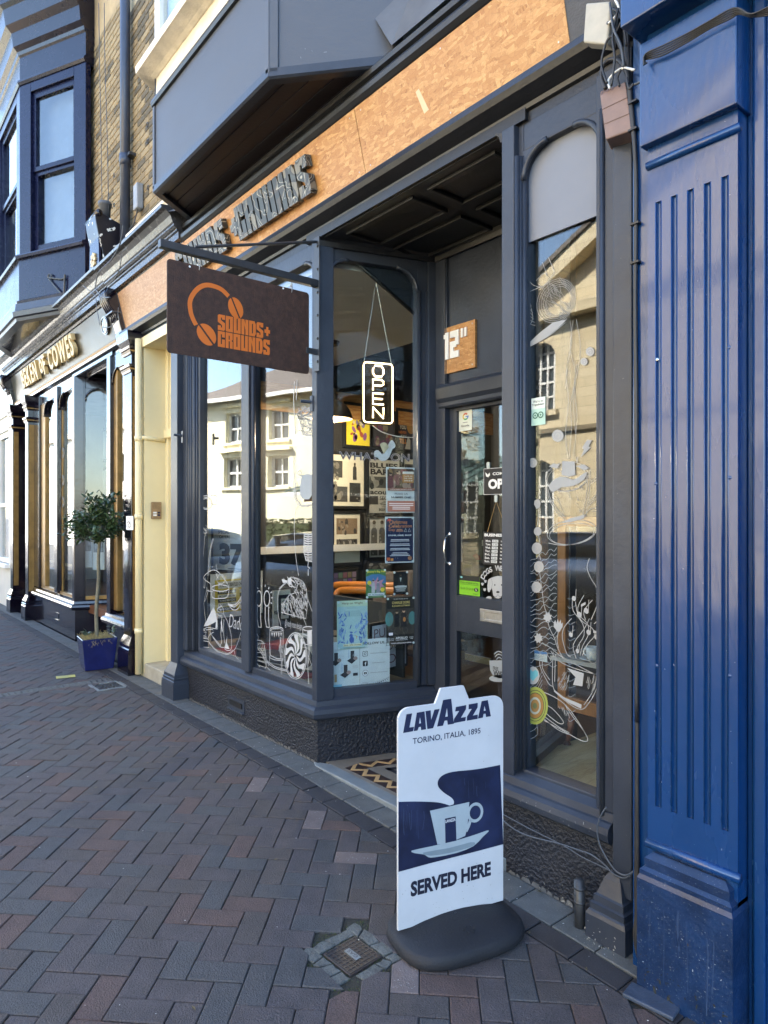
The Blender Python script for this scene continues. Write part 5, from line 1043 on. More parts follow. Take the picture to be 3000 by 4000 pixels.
# heavy block letters drawn on a 5 x 7 grid with narrow slits
def block(ch):
    S_ = .6
    R_ = lambda x0, x1, y0, y1: [(x0, y0), (x1, y0), (x1, y1), (x0, y1)]
    w_ = 5
    G = {'S': [R_(0, 5, 4.1, 7), R_(0, 5, 0, 2.9), R_(0, 2.1, 3.4, 4.1), R_(0, 5, 2.9, 3.7), R_(2.9, 5, 2.0, 3.4)],
         'O': [R_(0, 2.1, 0, 7), R_(2.9, 5, 0, 7), R_(2.1, 2.9, 0, 1.3), R_(2.1, 2.9, 5.7, 7)],
         'U': [R_(0, 2.1, 0, 7), R_(2.9, 5, 0, 7), R_(2.1, 2.9, 0, 1.3)],
         'N': [R_(0, 2.1, 0, 7), R_(2.9, 5, 0, 7), [(2.1, 7), (2.1, 4.6), (2.9, 2.2), (2.9, 4.8)]],
         'D': [R_(0, 2.1, 0, 7), [(2.9, .4), (4.3, .4), (5, 1.3), (5, 5.7), (4.3, 6.6), (2.9, 6.6)], R_(2.1, 2.9, 0, 1.3), R_(2.1, 2.9, 5.7, 7), R_(2.9, 4.2, 0, .4), R_(2.9, 4.2, 6.6, 7)],
         'G': [R_(0, 2.1, 0, 7), R_(2.1, 5, 0, 1.3), R_(2.9, 5, 1.3, 3.5), R_(2.1, 5, 5.7, 7), R_(2.9, 5, 4.4, 5.7)],
         'R': [R_(0, 2.1, 0, 7), R_(2.9, 5, 3.9, 7), R_(2.1, 2.9, 5.7, 7), R_(2.1, 4.4, 3.2, 3.9), R_(2.9, 5, 0, 3.2)],
         '+': [R_(1.7, 3.3, 1.4, 5.6), R_(.4, 1.7, 2.7, 4.3), R_(3.3, 4.6, 2.7, 4.3)], '1': [R_(1, 3, 0, 7), R_(.2, 1, 5.5, 6.6)],
         '2': [R_(0, 5, 5.3, 7), R_(3, 5, 3.2, 5.3), R_(0, 3, 2.7, 4.3), R_(0, 2, 1.7, 2.7), R_(0, 5, 0, 1.7), R_(3, 3.6, 2.7, 3.2)], '"': [R_(.2, 1.4, 4.7, 7), R_(2.2, 3.4, 4.7, 7)]}
    if ch == 'S': return [R_(0, 2.1, 4.0, 6.6), R_(2.1, 5, 5.7, 7), R_(.5, 2.1, 6.6, 7), R_(2.9, 5, 4.9, 5.7), [(0, 4), (0, 3.6), (2.9, 2.4), (2.9, 0.4), (5, .4), (5, 3.4), (2.1, 4.6), (2.1, 4)], R_(0, 2.9, 0, 1.3), R_(0, 2.1, 1.3, 2.1), R_(2.9, 4.5, 0, .4)]
    return G[ch]
def blockword(s, M, x0, x1, y0, h, m, par, name, z=.0008, ext=0.0, lean=0.0):
    adv = [6 if c != ' ' else 2.2 for c in s]; adv = [5.1 if c == '+' else a for c, a in zip(s, adv)]; k = (x1 - x0) / (sum(adv) - .6); x = x0
    for c, a in zip(s, adv):
        if c != ' ':
            b = B()
            for pl in block(c):
                pl = [(x + (p[0] * 1.08) * k, y0 + p[1] / 7 * h) for p in pl]
                b.prism(pl, M, z, z + ext) if ext else b.flat(pl, M, z)
            obj(name, b, m, par)
        x += a * k
(a0, b0), (a1, b1) = spl([(378, 560), (640, 600)]); zl0, zl1 = spl([(520, 620)])[0][1], spl([(520, 537)])[0][1]
(xa, _), (xb, _), (xc, _) = spl([(378, 560), (682, 600), (684, 700)])
blockword('SOUNDS+', Mp, xa, xb, spl([(520, 612)])[0][1], .090, ORANGE, sg, 'lettering'); blockword('GROUNDS', Mp, xa, xc, spl([(520, 708)])[0][1], .090, ORANGE, sg, 'lettering')
for q, v_ in enumerate((1571, 1710)):
    u_ = (1216, 712)[q]; p = onY(u_, v_, -.015) if q == 0 else onY(712, 1702, -.08); t = thing('rope_peg', ('short grey metal peg on the corner post beneath the sign', 'short grey metal peg on the left grey pilaster')[q], 'peg', p)
    obj('peg', B().tube([p, p + V((-.03, -.06, .006))], .011, 10), SLATE, t); b = B(); b.box(p.x - .012, p.x + .02, p.y - .004, p.y + .004, p.z - .06, p.z + .04); obj('back_plate', b, SLATE, t)

# ------------------------------------------------------------------ fascia letters
fl_ = thing('fascia_lettering', 'raised camouflage patterned block lettering SOUNDS + GROUNDS on strand board fascia', 'lettering', (-4.6, -.06, 3.6))
xl = [loc2(Mfa, u_, v_)[0] for u_, v_ in ((1238, 700), (958, 880), (1232, 700))]
x1 = loc2(Mfa, 1232, 690)[0]; x0 = loc2(Mfa, 952, 900)[0]
blockword('GROUNDS', Mfa, x0, x1, .065, .225, CAMO, fl_, 'letter', .006, .045); xp = loc2(Mfa, 937, 880)[0]
for pl in ([((0, .13), (.12, .18))]): pass
pb = B(); pb.box(xp - .06, xp + .06, .15, .20, .006, .051, Mfa); pb.box(xp - .025, xp + .025, .115, .15, .006, .051, Mfa); pb.box(xp - .025, xp + .025, .20, .235, .006, .051, Mfa); obj('plus_sign', pb, CAMO, fl_)
xs1 = loc2(Mfa, 900, 920)[0]; blockword('SOUNDS', Mfa, xs1 - (x1 - x0) * .93, xs1, .065, .225, CAMO, fl_, 'letter', .006, .045)

# ------------------------------------------------------------------ number plaque over the door
Mn = frame((0, DY + .02, 0), (1, 0, 0)); Z6 = zc(1600, 1000, 1.659); (x0, z1), (x1, z0) = loc2(Mn, *Z6([(217, 480)])[0]), loc2(Mn, *Z6([(437, 745)])[0])
z0 = loc2(Mn, *Z6([(217, 773)])[0])[1]
pq = thing('number_plaque', 'square strand board plaque with white number 12 above the cafe door', 'plaque', (x0, DY, z0)); b = B(); b.box(x0, x1, z0, z1, 0, .018, Mn); obj('board', b, OSB1, pq)
w_ = x1 - x0; k = w_ * .46 / 9; xx = x0 + w_ * .10
for c, a in (('1', 3.9), ('2', 6.0), ('"', 4)):
    b = B()
    for pl in block(c): b.prism([(xx + p[0] * k, z0 + (z1 - z0) * .30 + p[1] * k * 1.6) for p in pl], Mn, .018, .028)
    obj('numeral', b, WHITE, pq); xx += a * k
for a in (.08, .92):
    for c in (.07, .93): obj('screw', B().lathe([(0, .002), (.005, .001), (.006, 0)], Mn @ Matrix.Translation((x0 + w_ * a, z0 + (z1 - z0) * c, .018)), 8), STEEL, pq)

# ------------------------------------------------------------------ sandwich board
A_ = V((-1.946, -.747, 0)); ud = V((.114, .464, 0)).normalized(); Mw = frame(A_, ud); BW = .478; ZB = .0
sb = thing('pavement_sign', 'white and navy LAVAZZA coffee board standing on a black rubber base', 'sign board', (-1.88, -.5, -.05))
ol = [(0, .012), (BW, .012)] + [(BW - .045 + .045 * math.cos(a), .803 + .045 * math.sin(a)) for a in [math.pi / 2 * i / 6 for i in range(7)]] + [(.315, .848), (.29, .905), (.185, .905), (.16, .848)] + [(.045 + .045 * math.cos(a), .803 + .045 * math.sin(a)) for a in [math.pi / 2 + math.pi / 2 * i / 6 for i in range(7)]]
obj('panel', B().prism(ol, Mw, -.012, 0), mat('white printed panel', (.50, .515, .54), .35, .05, 6), sb, bev=.002)
Z2 = zc(1500, 2650, 1.659)
def W2(pts): return L2(Mw, Z2(pts))
nv = W2([(74, 800)] + crom([(74, 800), (200, 797), (330, 801), (390, 812), (425, 824)], 4)[1:] + crom([(450, 815), (452, 795), (435, 772), (385, 738), (352, 702), (350, 662), (382, 626), (450, 604), (600, 588), (752, 560)], 4)) + [(BW - .001, W2([(770, 1075)])[0][1]), ]
nv = nv + W2([(600, 1120), (300, 1197), (86, 1254)])
nv[0] = (.001, nv[0][1]); nv[-1] = (.001, W2([(80, 1257)])[0][1])
obj('navy_print', B().flat(nv, Mw, .0008), mat('navy print weathered', (.005, .009, .034), .45, .4, 7, c2=(.009, .015, .05)), sb)
LV = [[(145, 232), (182, 226), (164, 318), (194, 313), (187, 342), (123, 354)], [(212, 222), (262, 213), (272, 330), (240, 334), (238, 313), (225, 315), (216, 338), (192, 341)], [(268, 212), (302, 206), (305, 268), (326, 202), (360, 197), (318, 322), (280, 328)],
      [(382, 140), (435, 131), (452, 294), (412, 300), (409, 272), (392, 274), (382, 306), (343, 312)], [(465, 185), (533, 172), (530, 200), (498, 255), (530, 249), (527, 275), (450, 290), (453, 262), (487, 210), (460, 214)],
      [(548, 168), (607, 158), (606, 188), (575, 240), (607, 234), (606, 262), (536, 274), (537, 246), (568, 197), (547, 200)], [(632, 147), (672, 140), (692, 245), (660, 250), (657, 228), (645, 230), (640, 254), (608, 260)]]
for pl in LV: obj('brand_letter', B().flat(W2(pl), Mw, .0009), NAVYP, sb)
WPR = flatm('white print', (.50, .515, .54), .4)
for pl in ([(232, 250), (226, 292), (239, 290)], [(407, 190), (396, 248), (412, 246)], [(650, 178), (645, 210), (658, 208)]): obj('letter_counter', B().flat(W2(pl), Mw, .0014), WPR, sb)
(xa, za), (xb, zb) = W2([(185, 415)])[0], W2([(625, 335)])[0]; text('lettering', 'TORINO, ITALIA, 1895', Mw, NAVYP, sb, wd=xb - xa, ht=.026, x=(xa + xb) / 2, y=(za + zb) / 2, z=.0009, off=.012)
(xa, za), (xb, zb) = W2([(172, 1368)])[0], W2([(692, 1230)])[0]; text('lettering', 'SERVED HERE', Mw, flatm('black print', (.012, .014, .03), .4), sb, wd=xb - xa, ht=.058, x=(xa + xb) / 2, y=(za + zb) / 2, z=.0009, off=.045)
CUP = mat('cup photo print', (.33, .385, .415), .4, .08, 9)
obj('cup_print', B().flat(W2(crom([(297, 857), (345, 1076), (430, 1062), (525, 1020), (540, 960), (552, 800)], 1)), Mw, .0012), CUP, sb)
hr = W2(ell(590, 868, 43, 56, 24, .25)); b = B(); b.ribbon(hr, .012, Mw, .0014, 1, True); b.ribbon(W2([(560, 915), (545, 960), (530, 990)]), .014, Mw, .0014, 2); obj('cup_handle_print', b, CUP, sb)
obj('saucer_print', B().flat(W2(crom([(177, 1115), (300, 1088), (480, 1045), (600, 1008), (665, 985), (677, 990), (640, 1025), (580, 1085), (470, 1130), (330, 1158), (285, 1157), (260, 1140), (200, 1132)], 2, True)), Mw, .0014), CUP, sb)
obj('saucer_shade', B().flat(W2(crom([(250, 1128), (420, 1098), (560, 1060), (590, 1070), (560, 1092), (430, 1128), (300, 1148)], 2, True)), Mw, .0017), mat('grey print', (.19, .24, .27), .4, .1, 9), sb)
obj('cup_label', B().flat(W2([(393, 908), (463, 893), (468, 1050), (397, 1066)]), Mw, .0018), NAVYP, sb); (xa, za), (xb, zb) = W2([(396, 926)])[0], W2([(462, 912)])[0]; text('lettering', 'LAVAZZA', Mw, WPR, sb, wd=xb - xa, ht=.012, x=(xa + xb) / 2, y=(za + zb) / 2, z=.0022, off=.05)
SB = random.Random(14); b = B(); z = .0011
for q in range(16):
    x = SB.choice((SB.uniform(110, 270), SB.uniform(500, 730))); y = SB.uniform(820, 880) if x < 300 else SB.uniform(640, 700); l = SB.uniform(40, 230) if x < 300 else SB.uniform(30, 120)
    b.ribbon(W2([(x, y), (x + SB.uniform(-6, 6), y + l * .4), (x + SB.uniform(-8, 8), y + l)]), SB.uniform(.0006, .002), Mw, z, 3)
o = obj('rain_streak', b, flatm('dried streak', (.045, .06, .11), .6), sb); o['kind'] = 'stuff'
b = B()
for q in range(46): b.flat([(x_, y_) for x_, y_ in ell(SB.uniform(.01, BW - .01), SB.uniform(.03, .16) if q < 34 else SB.uniform(.1, .8), SB.uniform(.0006, .0018), SB.uniform(.0006, .0016), 6)], Mw, .0024)
o = obj('dirt_spot', b, flatm('dirt spot', (.2, .19, .17), .8), sb); o['kind'] = 'stuff'
# rubber base: a rounded slab that swells towards the middle
c0 = A_ + ud * (BW * .5); bz = zg(c0.x); nn = V((ud.y, -ud.x, 0)); b = B(); RN, prof = 40, [(.96, .0), (1.0, .012), (1.0, .030), (.975, .046), (.93, .054), (.80, .060), (.5, .074), (.2, .082), (0.02, .084)]
for i in range(RN):
    t_ = 2 * math.pi * i / RN; ex, ey = math.cos(t_), math.sin(t_); rr = (abs(ex) ** 3.2 + abs(ey) ** 3.2) ** (-1 / 3.2)
    for f, z in prof: b.v.append(tuple(c0 + ud * (.262 * rr * ex * f) + nn * (.185 * rr * ey * f + .02) + V((0, 0, bz + z))))
m_ = len(prof); b.f = [(i * m_ + k, ((i + 1) % RN) * m_ + k, ((i + 1) % RN) * m_ + k + 1, i * m_ + k + 1) for i in range(RN) for k in range(m_ - 1)]; obj('rubber_base', b, RUBBER, sb, smooth=True)
b = B()
for q in range(6): a = q * 1.047; p = c0 + nn * .12 + V((.02 * math.cos(a), .02 * math.sin(a), bz + .0745)); b.box(-.005, .005, -.003, .003, 0, .003, Matrix.Translation(p) @ Matrix.Rotation(a, 4, 'Z'))
obj('moulded_star', b, RUBBER, sb)

# ------------------------------------------------------------------ planter with a bay tree
pt_ = thing('planter', 'square glazed dark blue ceramic planter beside the black pilaster', 'planter', (-7.38, -.25, 0)); PB = mat('cobalt glaze', (.010, .014, .085), .14, .3, 7, .05, 20, coat=.5)
MP = Matrix.Translation((-7.385, -.25, 0)) @ Matrix.Rotation(math.radians(-6), 4, 'Z')
def sq(h, z): return [MP @ V((sx * h, sy * h, z)) for sx, sy in ((-1, -1), (1, -1), (1, 1), (-1, 1))]
b = B(); lv = [sq(.138, .0), sq(.150, .12), sq(.17, .315), sq(.172, .325), sq(.155, .325), sq(.15, .27)]
for i in range(5):
    for k in range(4): b.add([lv[i][k], lv[i][(k + 1) % 4], lv[i + 1][(k + 1) % 4], lv[i + 1][k]], [(0, 1, 2, 3)])
b.add(lv[0][::-1], [(0, 1, 2, 3)]); o = obj('pot', b, PB, pt_); bm = bmesh.new(); bm.from_mesh(o.data); bmesh.ops.remove_doubles(bm, verts=bm.verts, dist=.0005); bm.to_mesh(o.data); bm.free(); md = o.modifiers.new('bevel', 'BEVEL'); md.width = .018; md.segments = 3
b = B(); b.add(sq(.152, .30), [(0, 1, 2, 3)]); obj('soil', b, mat('dry soil', (.08, .06, .035), .95, .3, 40, .8, 90), pt_)
b = B(); b.box(-.03, .0, -.1585, -.156, .235, .275, MP); obj('price_label', b, PAPER, pt_)
b = B(); SR = random.Random(2)
for q in range(420):
    p = MP @ V((SR.uniform(-.15, .15), SR.uniform(-.15, .15), .30 + SR.uniform(0, .03)))
    if q > 385: p = MP @ V((.155 + SR.uniform(0, .01), SR.uniform(-.12, .08), .32))
    pts = [p]
    for k in range(3): pts.append(pts[-1] + V((SR.uniform(-.02, .02), SR.uniform(-.02, .02), SR.uniform(-.004, .022) if q <= 385 else -SR.uniform(.004, .03))))
    b.tube(pts, .0016, 3, .001, False)
o = obj('dry_stems', b, mat('straw moss', (.36, .30, .13), .9, .4, 30), pt_); o['kind'] = 'stuff'
tr = thing('bay_tree', 'small lollipop bay tree with a bare stem growing in the blue planter', 'tree', MP @ V((0, 0, .3))); TC = MP @ V((.0, .0, 0)); BARK = mat('grey green bark', (.16, .145, .10), .85, .25, 20, .4, 90)
trunk = crom([(TC.x, TC.y, .29), (TC.x + .01, TC.y - .01, .6), (TC.x - .005, TC.y + .015, .9), (TC.x + .015, TC.y + .01, 1.15), (TC.x + .02, TC.y + .02, 1.36)], 4); obj('trunk', B().tube(trunk, .021, 10, .014), BARK, tr, smooth=True)
b = B(); LRr = random.Random(6); tips = []
tp = V(trunk[-1])
for q in range(34):
    a = LRr.uniform(0, 6.283); el_ = LRr.uniform(.05, 1.3); L_ = LRr.uniform(.17, .36); e_ = tp + V((math.cos(a) * math.cos(el_) * L_, math.sin(a) * math.cos(el_) * L_, math.sin(el_) * L_ * 1.25))
    mid = tp.lerp(e_, .5) + V((LRr.uniform(-.03, .03), LRr.uniform(-.03, .03), -.02)); st = tp - V((0, 0, LRr.uniform(0, .08)))
    b.tube(crom([tuple(st), tuple(mid), tuple(e_)], 3), .006, 5, .0025); tips += [mid.lerp(e_, f) for f in (.1, .4, .7, 1.0)]
obj('branches', b, BARK, tr)
def leaf(b, p, d, up, L, W):
    d = d.normalized(); s = d.cross(up).normalized(); n = s.cross(d).normalized()
    b.add([p, p + d * L * .35 + s * W - n * .004, p + d * L * .35 - s * W - n * .004, p + d * L * .75 + s * W * .8 - n * .008, p + d * L * .75 - s * W * .8 - n * .008, p + d * L - n * .016, p + d * L * .5 + n * .004], [(0, 2, 6), (0, 6, 1), (1, 6, 3), (6, 2, 4), (3, 6, 5), (6, 4, 5)])
b = B(); b9 = B()
for tq in tips:
    for k in range(LRr.randint(6, 15)):
        d = (tq - tp).normalized() * .5 + V((LRr.uniform(-1, 1), LRr.uniform(-1, 1), LRr.uniform(-.5, 1))); p = tq + V((LRr.gauss(0, .028), LRr.gauss(0, .028), LRr.gauss(0, .028)))
        if p.z < 1.33: continue
        leaf(b if LRr.random() < .78 else b9, p, d, V((LRr.uniform(-.3, .3), LRr.uniform(-.3, .3), 1)), LRr.uniform(.04, .085), LRr.uniform(.010, .019))
obj('young_leaves', b9, mat('young bay leaves', (.06, .10, .03), .35, .3, 26), tr)
obj('crown', b, mat('bay leaves', (.028, .052, .020), .33, .35, 26, c2=(.045, .075, .028)), tr)
b = B()
for q in range(26):
    c_ = V((TC.x + .02 + LRr.uniform(-.05, .05), TC.y - .11, .33)) if q < 16 else V((TC.x + .06, TC.y + .13, .36)); d = V((LRr.uniform(-1, 1), LRr.uniform(-1, 1), LRr.uniform(.2, 1))); leaf(b, c_ + V((0, 0, LRr.uniform(0, .06))), d, V((0, 0, 1)), .06, .015)
n1 = 16 * 7; m1 = 16 * 6; b1 = B(); b1.v = b.v[:n1]; b1.f = b.f[:m1]; b2 = B(); b2.v = b.v[n1:]; b2.f = [tuple(i - n1 for i in f) for f in b.f[m1:]]; obj('side_shoot', b1, bpy.data.materials['bay leaves'], tr); obj('side_shoot', b2, bpy.data.materials['bay leaves'], tr)

# ------------------------------------------------------------------ neon OPEN sign behind the return glass
Mo = Mr @ Matrix.Translation((0, 0, -.10)); Z4b = zc(600, 900, 1.508)
no = thing('open_sign', 'glowing white neon OPEN sign hanging in the corner window', 'neon sign', Mo @ V((*loc2(Mo, 1475, 1650), 0)))
q4 = L2(Mo, Z4b([(1232, 762), (1428, 782), (1405, 1152), (1215, 1140)])); x0 = (q4[0][0] + q4[3][0]) / 2; x1 = (q4[1][0] + q4[2][0]) / 2; z1 = (q4[0][1] + q4[1][1]) / 2; z0 = (q4[2][1] + q4[3][1]) / 2
NEON = emit('warm white neon', (1.0, .74, .40), 1.6); DKA = mat('smoked acrylic', (.02, .016, .012), .1, .1, 5)
obj('acrylic_back', B().prism(rrect(x0, x1, z0, z1, .025), Mo, -.006, 0), DKA, no)
fr = rrect(x0 + .014, x1 - .014, z0 + .014, z1 - .014, .022); obj('neon_border', B().tube([Mo @ V((*p, .008)) for p in fr + [fr[0]]], .0042, 8), NEON, no, smooth=True)
hL = (z1 - z0) * .168; wL = (x1 - x0) * .32; cxx = (x0 + x1) / 2
STK = {'O': [[(0, .3), (0, .7), (.2, 1), (.8, 1), (1, .7), (1, .3), (.8, 0), (.2, 0), (0, .3)]], 'P': [[(0, 0), (0, 1), (.8, 1), (1, .85), (1, .6), (.8, .45), (0, .45)]], 'E': [[(1, 1), (0, 1), (0, 0), (1, 0)], [(0, .5), (.9, .5)]], 'N': [[(0, 0), (0, 1), (1, 0), (1, 1)]]}
for i, c in enumerate('OPEN'):
    yb_ = z1 - (z1 - z0) * .075 - hL - i * (z1 - z0) * .217; b = B()
    for s in STK[c]: b.tube([Mo @ V((cxx + (p[0] - .5) * wL, yb_ + p[1] * hL, .009)) for p in s], .0052, 8)
    obj('neon_letter', b, NEON, no, smooth=True)
hk = loc2(Mo, *Z4b([(1310, 305)])[0])
for xx in (x0 + .02, x1 - .02): obj('hanging_chain', B().tube([Mo @ V((*hk, 0)), Mo @ V((xx, z1 - .01, 0))], .0022, 6), STEEL, no)
obj('power_wire', B().tube(crom([tuple(Mo @ V((*p, 0))) for p in L2(Mo, Z4b([(1290, 1150), (1340, 1185), (1400, 1205), (1470, 1218), (1555, 1220)]))], 3), .003, 6), WHITE, no)
Mo3 = Mr @ Matrix.Translation((0, 0, -.075)); tri = L2(Mo3, Z4b([(1085, 92), (1570, 92), (1570, 520)])); b = B(); b.prism(tri, Mo3, -.012, 0); o = obj('raked_board', b, SLATE, cafe); obj('raked_batten', B().tube([Mo3 @ V((*tri[0], .0)), Mo3 @ V((*tri[2], .0))], .014, 8), MOULD, o, smooth=True)

# ------------------------------------------------------------------ posters taped inside the corner window
Mi_ = Mr @ Matrix.Translation((0, 0, -.064))
ZA = zc(1260, 1500, 3.6875); ZBm = zc(1260, 2050, 3.3025)
MATS = {}
def fm(c, r=.6):
    k = tuple(round(x, 3) for x in c)
    if k not in MATS: MATS[k] = flatm('print %d' % len(MATS), c, r, .05)
    return MATS[k]
class Poster:
    """sheet of paper; inside positions are fractions of its width and height from the top left"""
    def __init__(s, name, label, cat, M, x0, z0, x1, z1, base, th=.0012):
        s.t = thing(name, label, cat, M @ V(((x0 + x1) / 2, z0, 0))); s.M, s.x0, s.z1, s.w, s.h, s.z = M, x0, z1, x1 - x0, z1 - z0, th
        b = B(); b.box(x0, x1, z0, z1, 0, th, M); obj('sheet', b, fm(base), s.t); s.n = 0
    def p(s, x, y): return (s.x0 + x * s.w, s.z1 - y * s.h)
    def up(s): s.n += 1; return s.z + .0004 * s.n
    def rect(s, x0, y0, x1, y1, c, nm='print_area'): b = B(); b.flat([s.p(x0, y1), s.p(x1, y1), s.p(x1, y0), s.p(x0, y0)], s.M, s.up()); obj(nm, b, fm(c), s.t)
    def poly(s, pts, c, nm='print_area'): obj(nm, B().flat([s.p(*q) for q in pts], s.M, s.up()), fm(c), s.t)
    def text(s, st, x, y, w, h, c, off=.02, align='C'): a = s.p(x, y); text('lettering', st, s.M, fm(c), s.t, wd=w * s.w if w else None, ht=h * s.h, x=a[0], y=a[1], z=s.up(), off=off, align=align)
    def lines(s, x0, x1, ys, c, t=.006, seed=1):
        r = random.Random(seed); b = B(); z = s.up()
        for y in ys:
            k = r.uniform(.7, 1); xm = (x0 + x1) / 2; hw = (x1 - x0) / 2 * k
            b.flat([s.p(xm - hw, y + t), s.p(xm + hw, y + t), s.p(xm + hw, y), s.p(xm - hw, y)], s.M, z)
        obj('small_print', b, fm(c), s.t)
    def blobs(s, n, x0, y0, x1, y1, cols, r=.05, seed=1):
        rr = random.Random(seed)
        for c in cols:
            b = B(); z = s.up()
            for q in range(n):
                cx_, cy_ = rr.uniform(x0, x1), rr.uniform(y0, y1); a = rr.uniform(.4, 1) * r
                b.flat([s.p(*q2) for q2 in ell(cx_, cy_, a, a * rr.uniform(.4, 1.6) * s.w / s.h, 9, rr.uniform(0, 3))], s.M, z)
            obj('photo_patch', b, fm(c), s.t)
    def tacks(s, c=(.5, .6, .62)):
        for x in (.05, .95):
            for y in (.03, .97): obj('clear_tack', B().prism(ell(*s.p(x, y), .008, .008, 10), s.M, s.z, s.z + .004), fm(c), s.t)
def person(P, x, y0, y1, c, skin, w=.06):
    h = y1 - y0; P.poly([(x - w, y1), (x - w * .9, y0 + h * .28), (x - w * .4, y0 + h * .2), (x + w * .4, y0 + h * .2), (x + w * .9, y0 + h * .28), (x + w, y1)], c); P.poly(ell(x, y0 + h * .12, w * .5, h * .10, 12), skin); P.poly(ell(x, y0 + h * .06, w * .55, h * .06, 10), (.04, .025, .015))
def bx(Z, M, a, b_): (x0, z1), (x1, z0) = L2(M, Z([a, b_])); return x0, z0, x1, z1
P = Poster('poster', 'white and copper CAFE OF THE YEAR poster taped in the corner window', 'poster', Mi_, *bx(ZA, Mi_, (915, 1195), (1335, 1855)), (.78, .80, .80))
P.rect(.04, .03, .96, .46, (.10, .055, .03), 'photo'); P.blobs(9, .1, .08, .9, .42, ((.35, .2, .08), (.45, .3, .22), (.22, .07, .07)), .10, 3); person(P, .15, .12, .45, (.2, .06, .06), (.5, .3, .2), .1); person(P, .38, .08, .4, (.16, .07, .06), (.5, .3, .2), .07)
P.rect(.55, .15, .93, .34, (.42, .21, .06)); P.rect(.55, .09, .93, .145, (.7, .68, .6))
for i, s_ in enumerate(('CAFÉ OF', 'THE YEAR', '2025')): P.text(s_, .74, .19 + i * .05, .30, .028, (.8, .75, .65))
P.rect(.04, .46, .96, .515, (.30, .12, .075)); P.text("WE'VE BEEN SHORTLISTED", .5, .488, .75, .022, (.75, .7, .65)); P.text('MAKE US', .5, .585, .44, .042, (.02, .02, .025), .0); P.text('NUMBER ONE!', .5, .66, .68, .042, (.015, .015, .02), .03)
P.rect(.03, .74, .97, .975, (.33, .145, .095)); P.lines(.08, .92, (.79, .83, .87, .91), (.75, .7, .66), .016, 2); P.tacks()
P = Poster('poster', 'navy blue Christmas Celebration Day poster taped in the corner window', 'poster', Mi_, *(lambda a, c: (a[0], c[1], c[2], a[3]))(bx(ZA, Mi_, (900, 1912), (1320, 2200)), bx(ZBm, Mi_, (808, 0), (1180, 485))), (.72, .76, .8))
P.rect(.03, .025, .97, .975, (.012, .022, .075)); P.text('Christmas', .45, .115, .62, .075, (.55, .21, .09), .02); P.text('Celebration', .52, .20, .80, .072, (.55, .21, .09), .02); P.text('Day', .23, .29, .22, .075, (.55, .21, .09), .02)
for x in (.7, .83): P.poly([(x, .245), (x + .05, .33), (x - .05, .33)], (.5, .52, .55)); P.poly([(x, .265), (x + .035, .322), (x - .035, .322)], (.012, .022, .075))
P.lines(.36, .62, (.27, .30), (.4, .2, .12), .02); P.text('DRINK, DINE, SHOP', .5, .405, .8, .038, (.7, .74, .78), .03); P.lines(.15, .85, (.49, .52, .585, .615, .68, .71, .775, .805, .835), (.55, .6, .66), .014, 5)
P.rect(.05, .88, .16, .955, (.5, .12, .04)); P.rect(.18, .90, .27, .955, (.55, .25, .06)); P.poly(ell(.84, .90, .07, .045, 16), (.3, .15, .08)); P.poly([(.05, .1), (.1, .04), (.2, .05), (.17, .085)], (.5, .05, .04)); P.blobs(14, .1, .3, .9, .95, ((.5, .55, .6),), .008, 4); P.tacks()
P = Poster('poster', 'green and yellow Big Fish gig poster taped in the corner window', 'poster', Mi_, *bx(ZBm, Mi_, (560, 580), (815, 935)), (.07, .19, .07))
P.poly([(0, .25), (.3, .17), (.7, .17), (1, .25), (1, .5), (0, .5)], (.08, .22, .45)); P.poly([(.15, .55), (.3, .5), (.35, .3), (.45, .42), (.6, .25), (.62, .42), (.9, .35), (.78, .5), (.95, .62), (.75, .62), (.7, .78), (.5, .7), (.3, .8), (.32, .62)], (.62, .3, .42)); person(P, .36, .36, .82, (.5, .5, .55), (.6, .5, .45), .09); person(P, .6, .38, .84, (.28, .28, .33), (.6, .5, .45), .09)
P.poly(ell(.16, .46, .11, .075, 14), (.6, .5, .05)); P.poly(ell(.82, .72, .11, .075, 14), (.6, .5, .05)); P.text("Jimmy's Big Fish", .5, .08, .92, .085, (.68, .62, .07), .03); P.rect(.08, .83, .92, .92, (.55, .62, .62)); P.text('Sat 1st November', .5, .875, .78, .05, (.03, .10, .22), .03); P.lines(.2, .8, (.95,), (.5, .55, .4)); P.tacks()
P = Poster('poster', 'small black poster of a figure in a dinner suit taped in the corner window', 'poster', Mi_, *bx(ZBm, Mi_, (914, 605), (1097, 895)), (.012, .012, .014)); person(P, .5, .10, .58, (.03, .03, .035), (.12, .07, .05), .17); P.poly([(.44, .27), (.5, .46), (.56, .27)], (.7, .7, .7)); P.rect(.08, .62, .92, .70, (.6, .62, .64)); P.lines(.12, .88, (.60, .73, .76, .80, .84), (.6, .62, .64), .016); P.tacks()
P = Poster('poster', 'pale green and blue leafy Harp on Wight festival poster in the corner window', 'poster', Mi_, *bx(ZBm, Mi_, (185, 985), (580, 1590)), (.52, .66, .50)); P.rect(.02, .12, .98, .98, (.42, .60, .62))
P.text('Harp on Wight', .5, .06, .68, .055, (.20, .10, .07), .01); P.lines(.3, .7, (.12, .14, .16), (.3, .42, .4), .005); P.lines(.16, .84, [.21 + .018 * i for i in range(7)], (.22, .33, .33), .005, 4)
LF = random.Random(12); cl_ = ((.07, .14, .45), (.12, .22, .55), (.2, .33, .6))
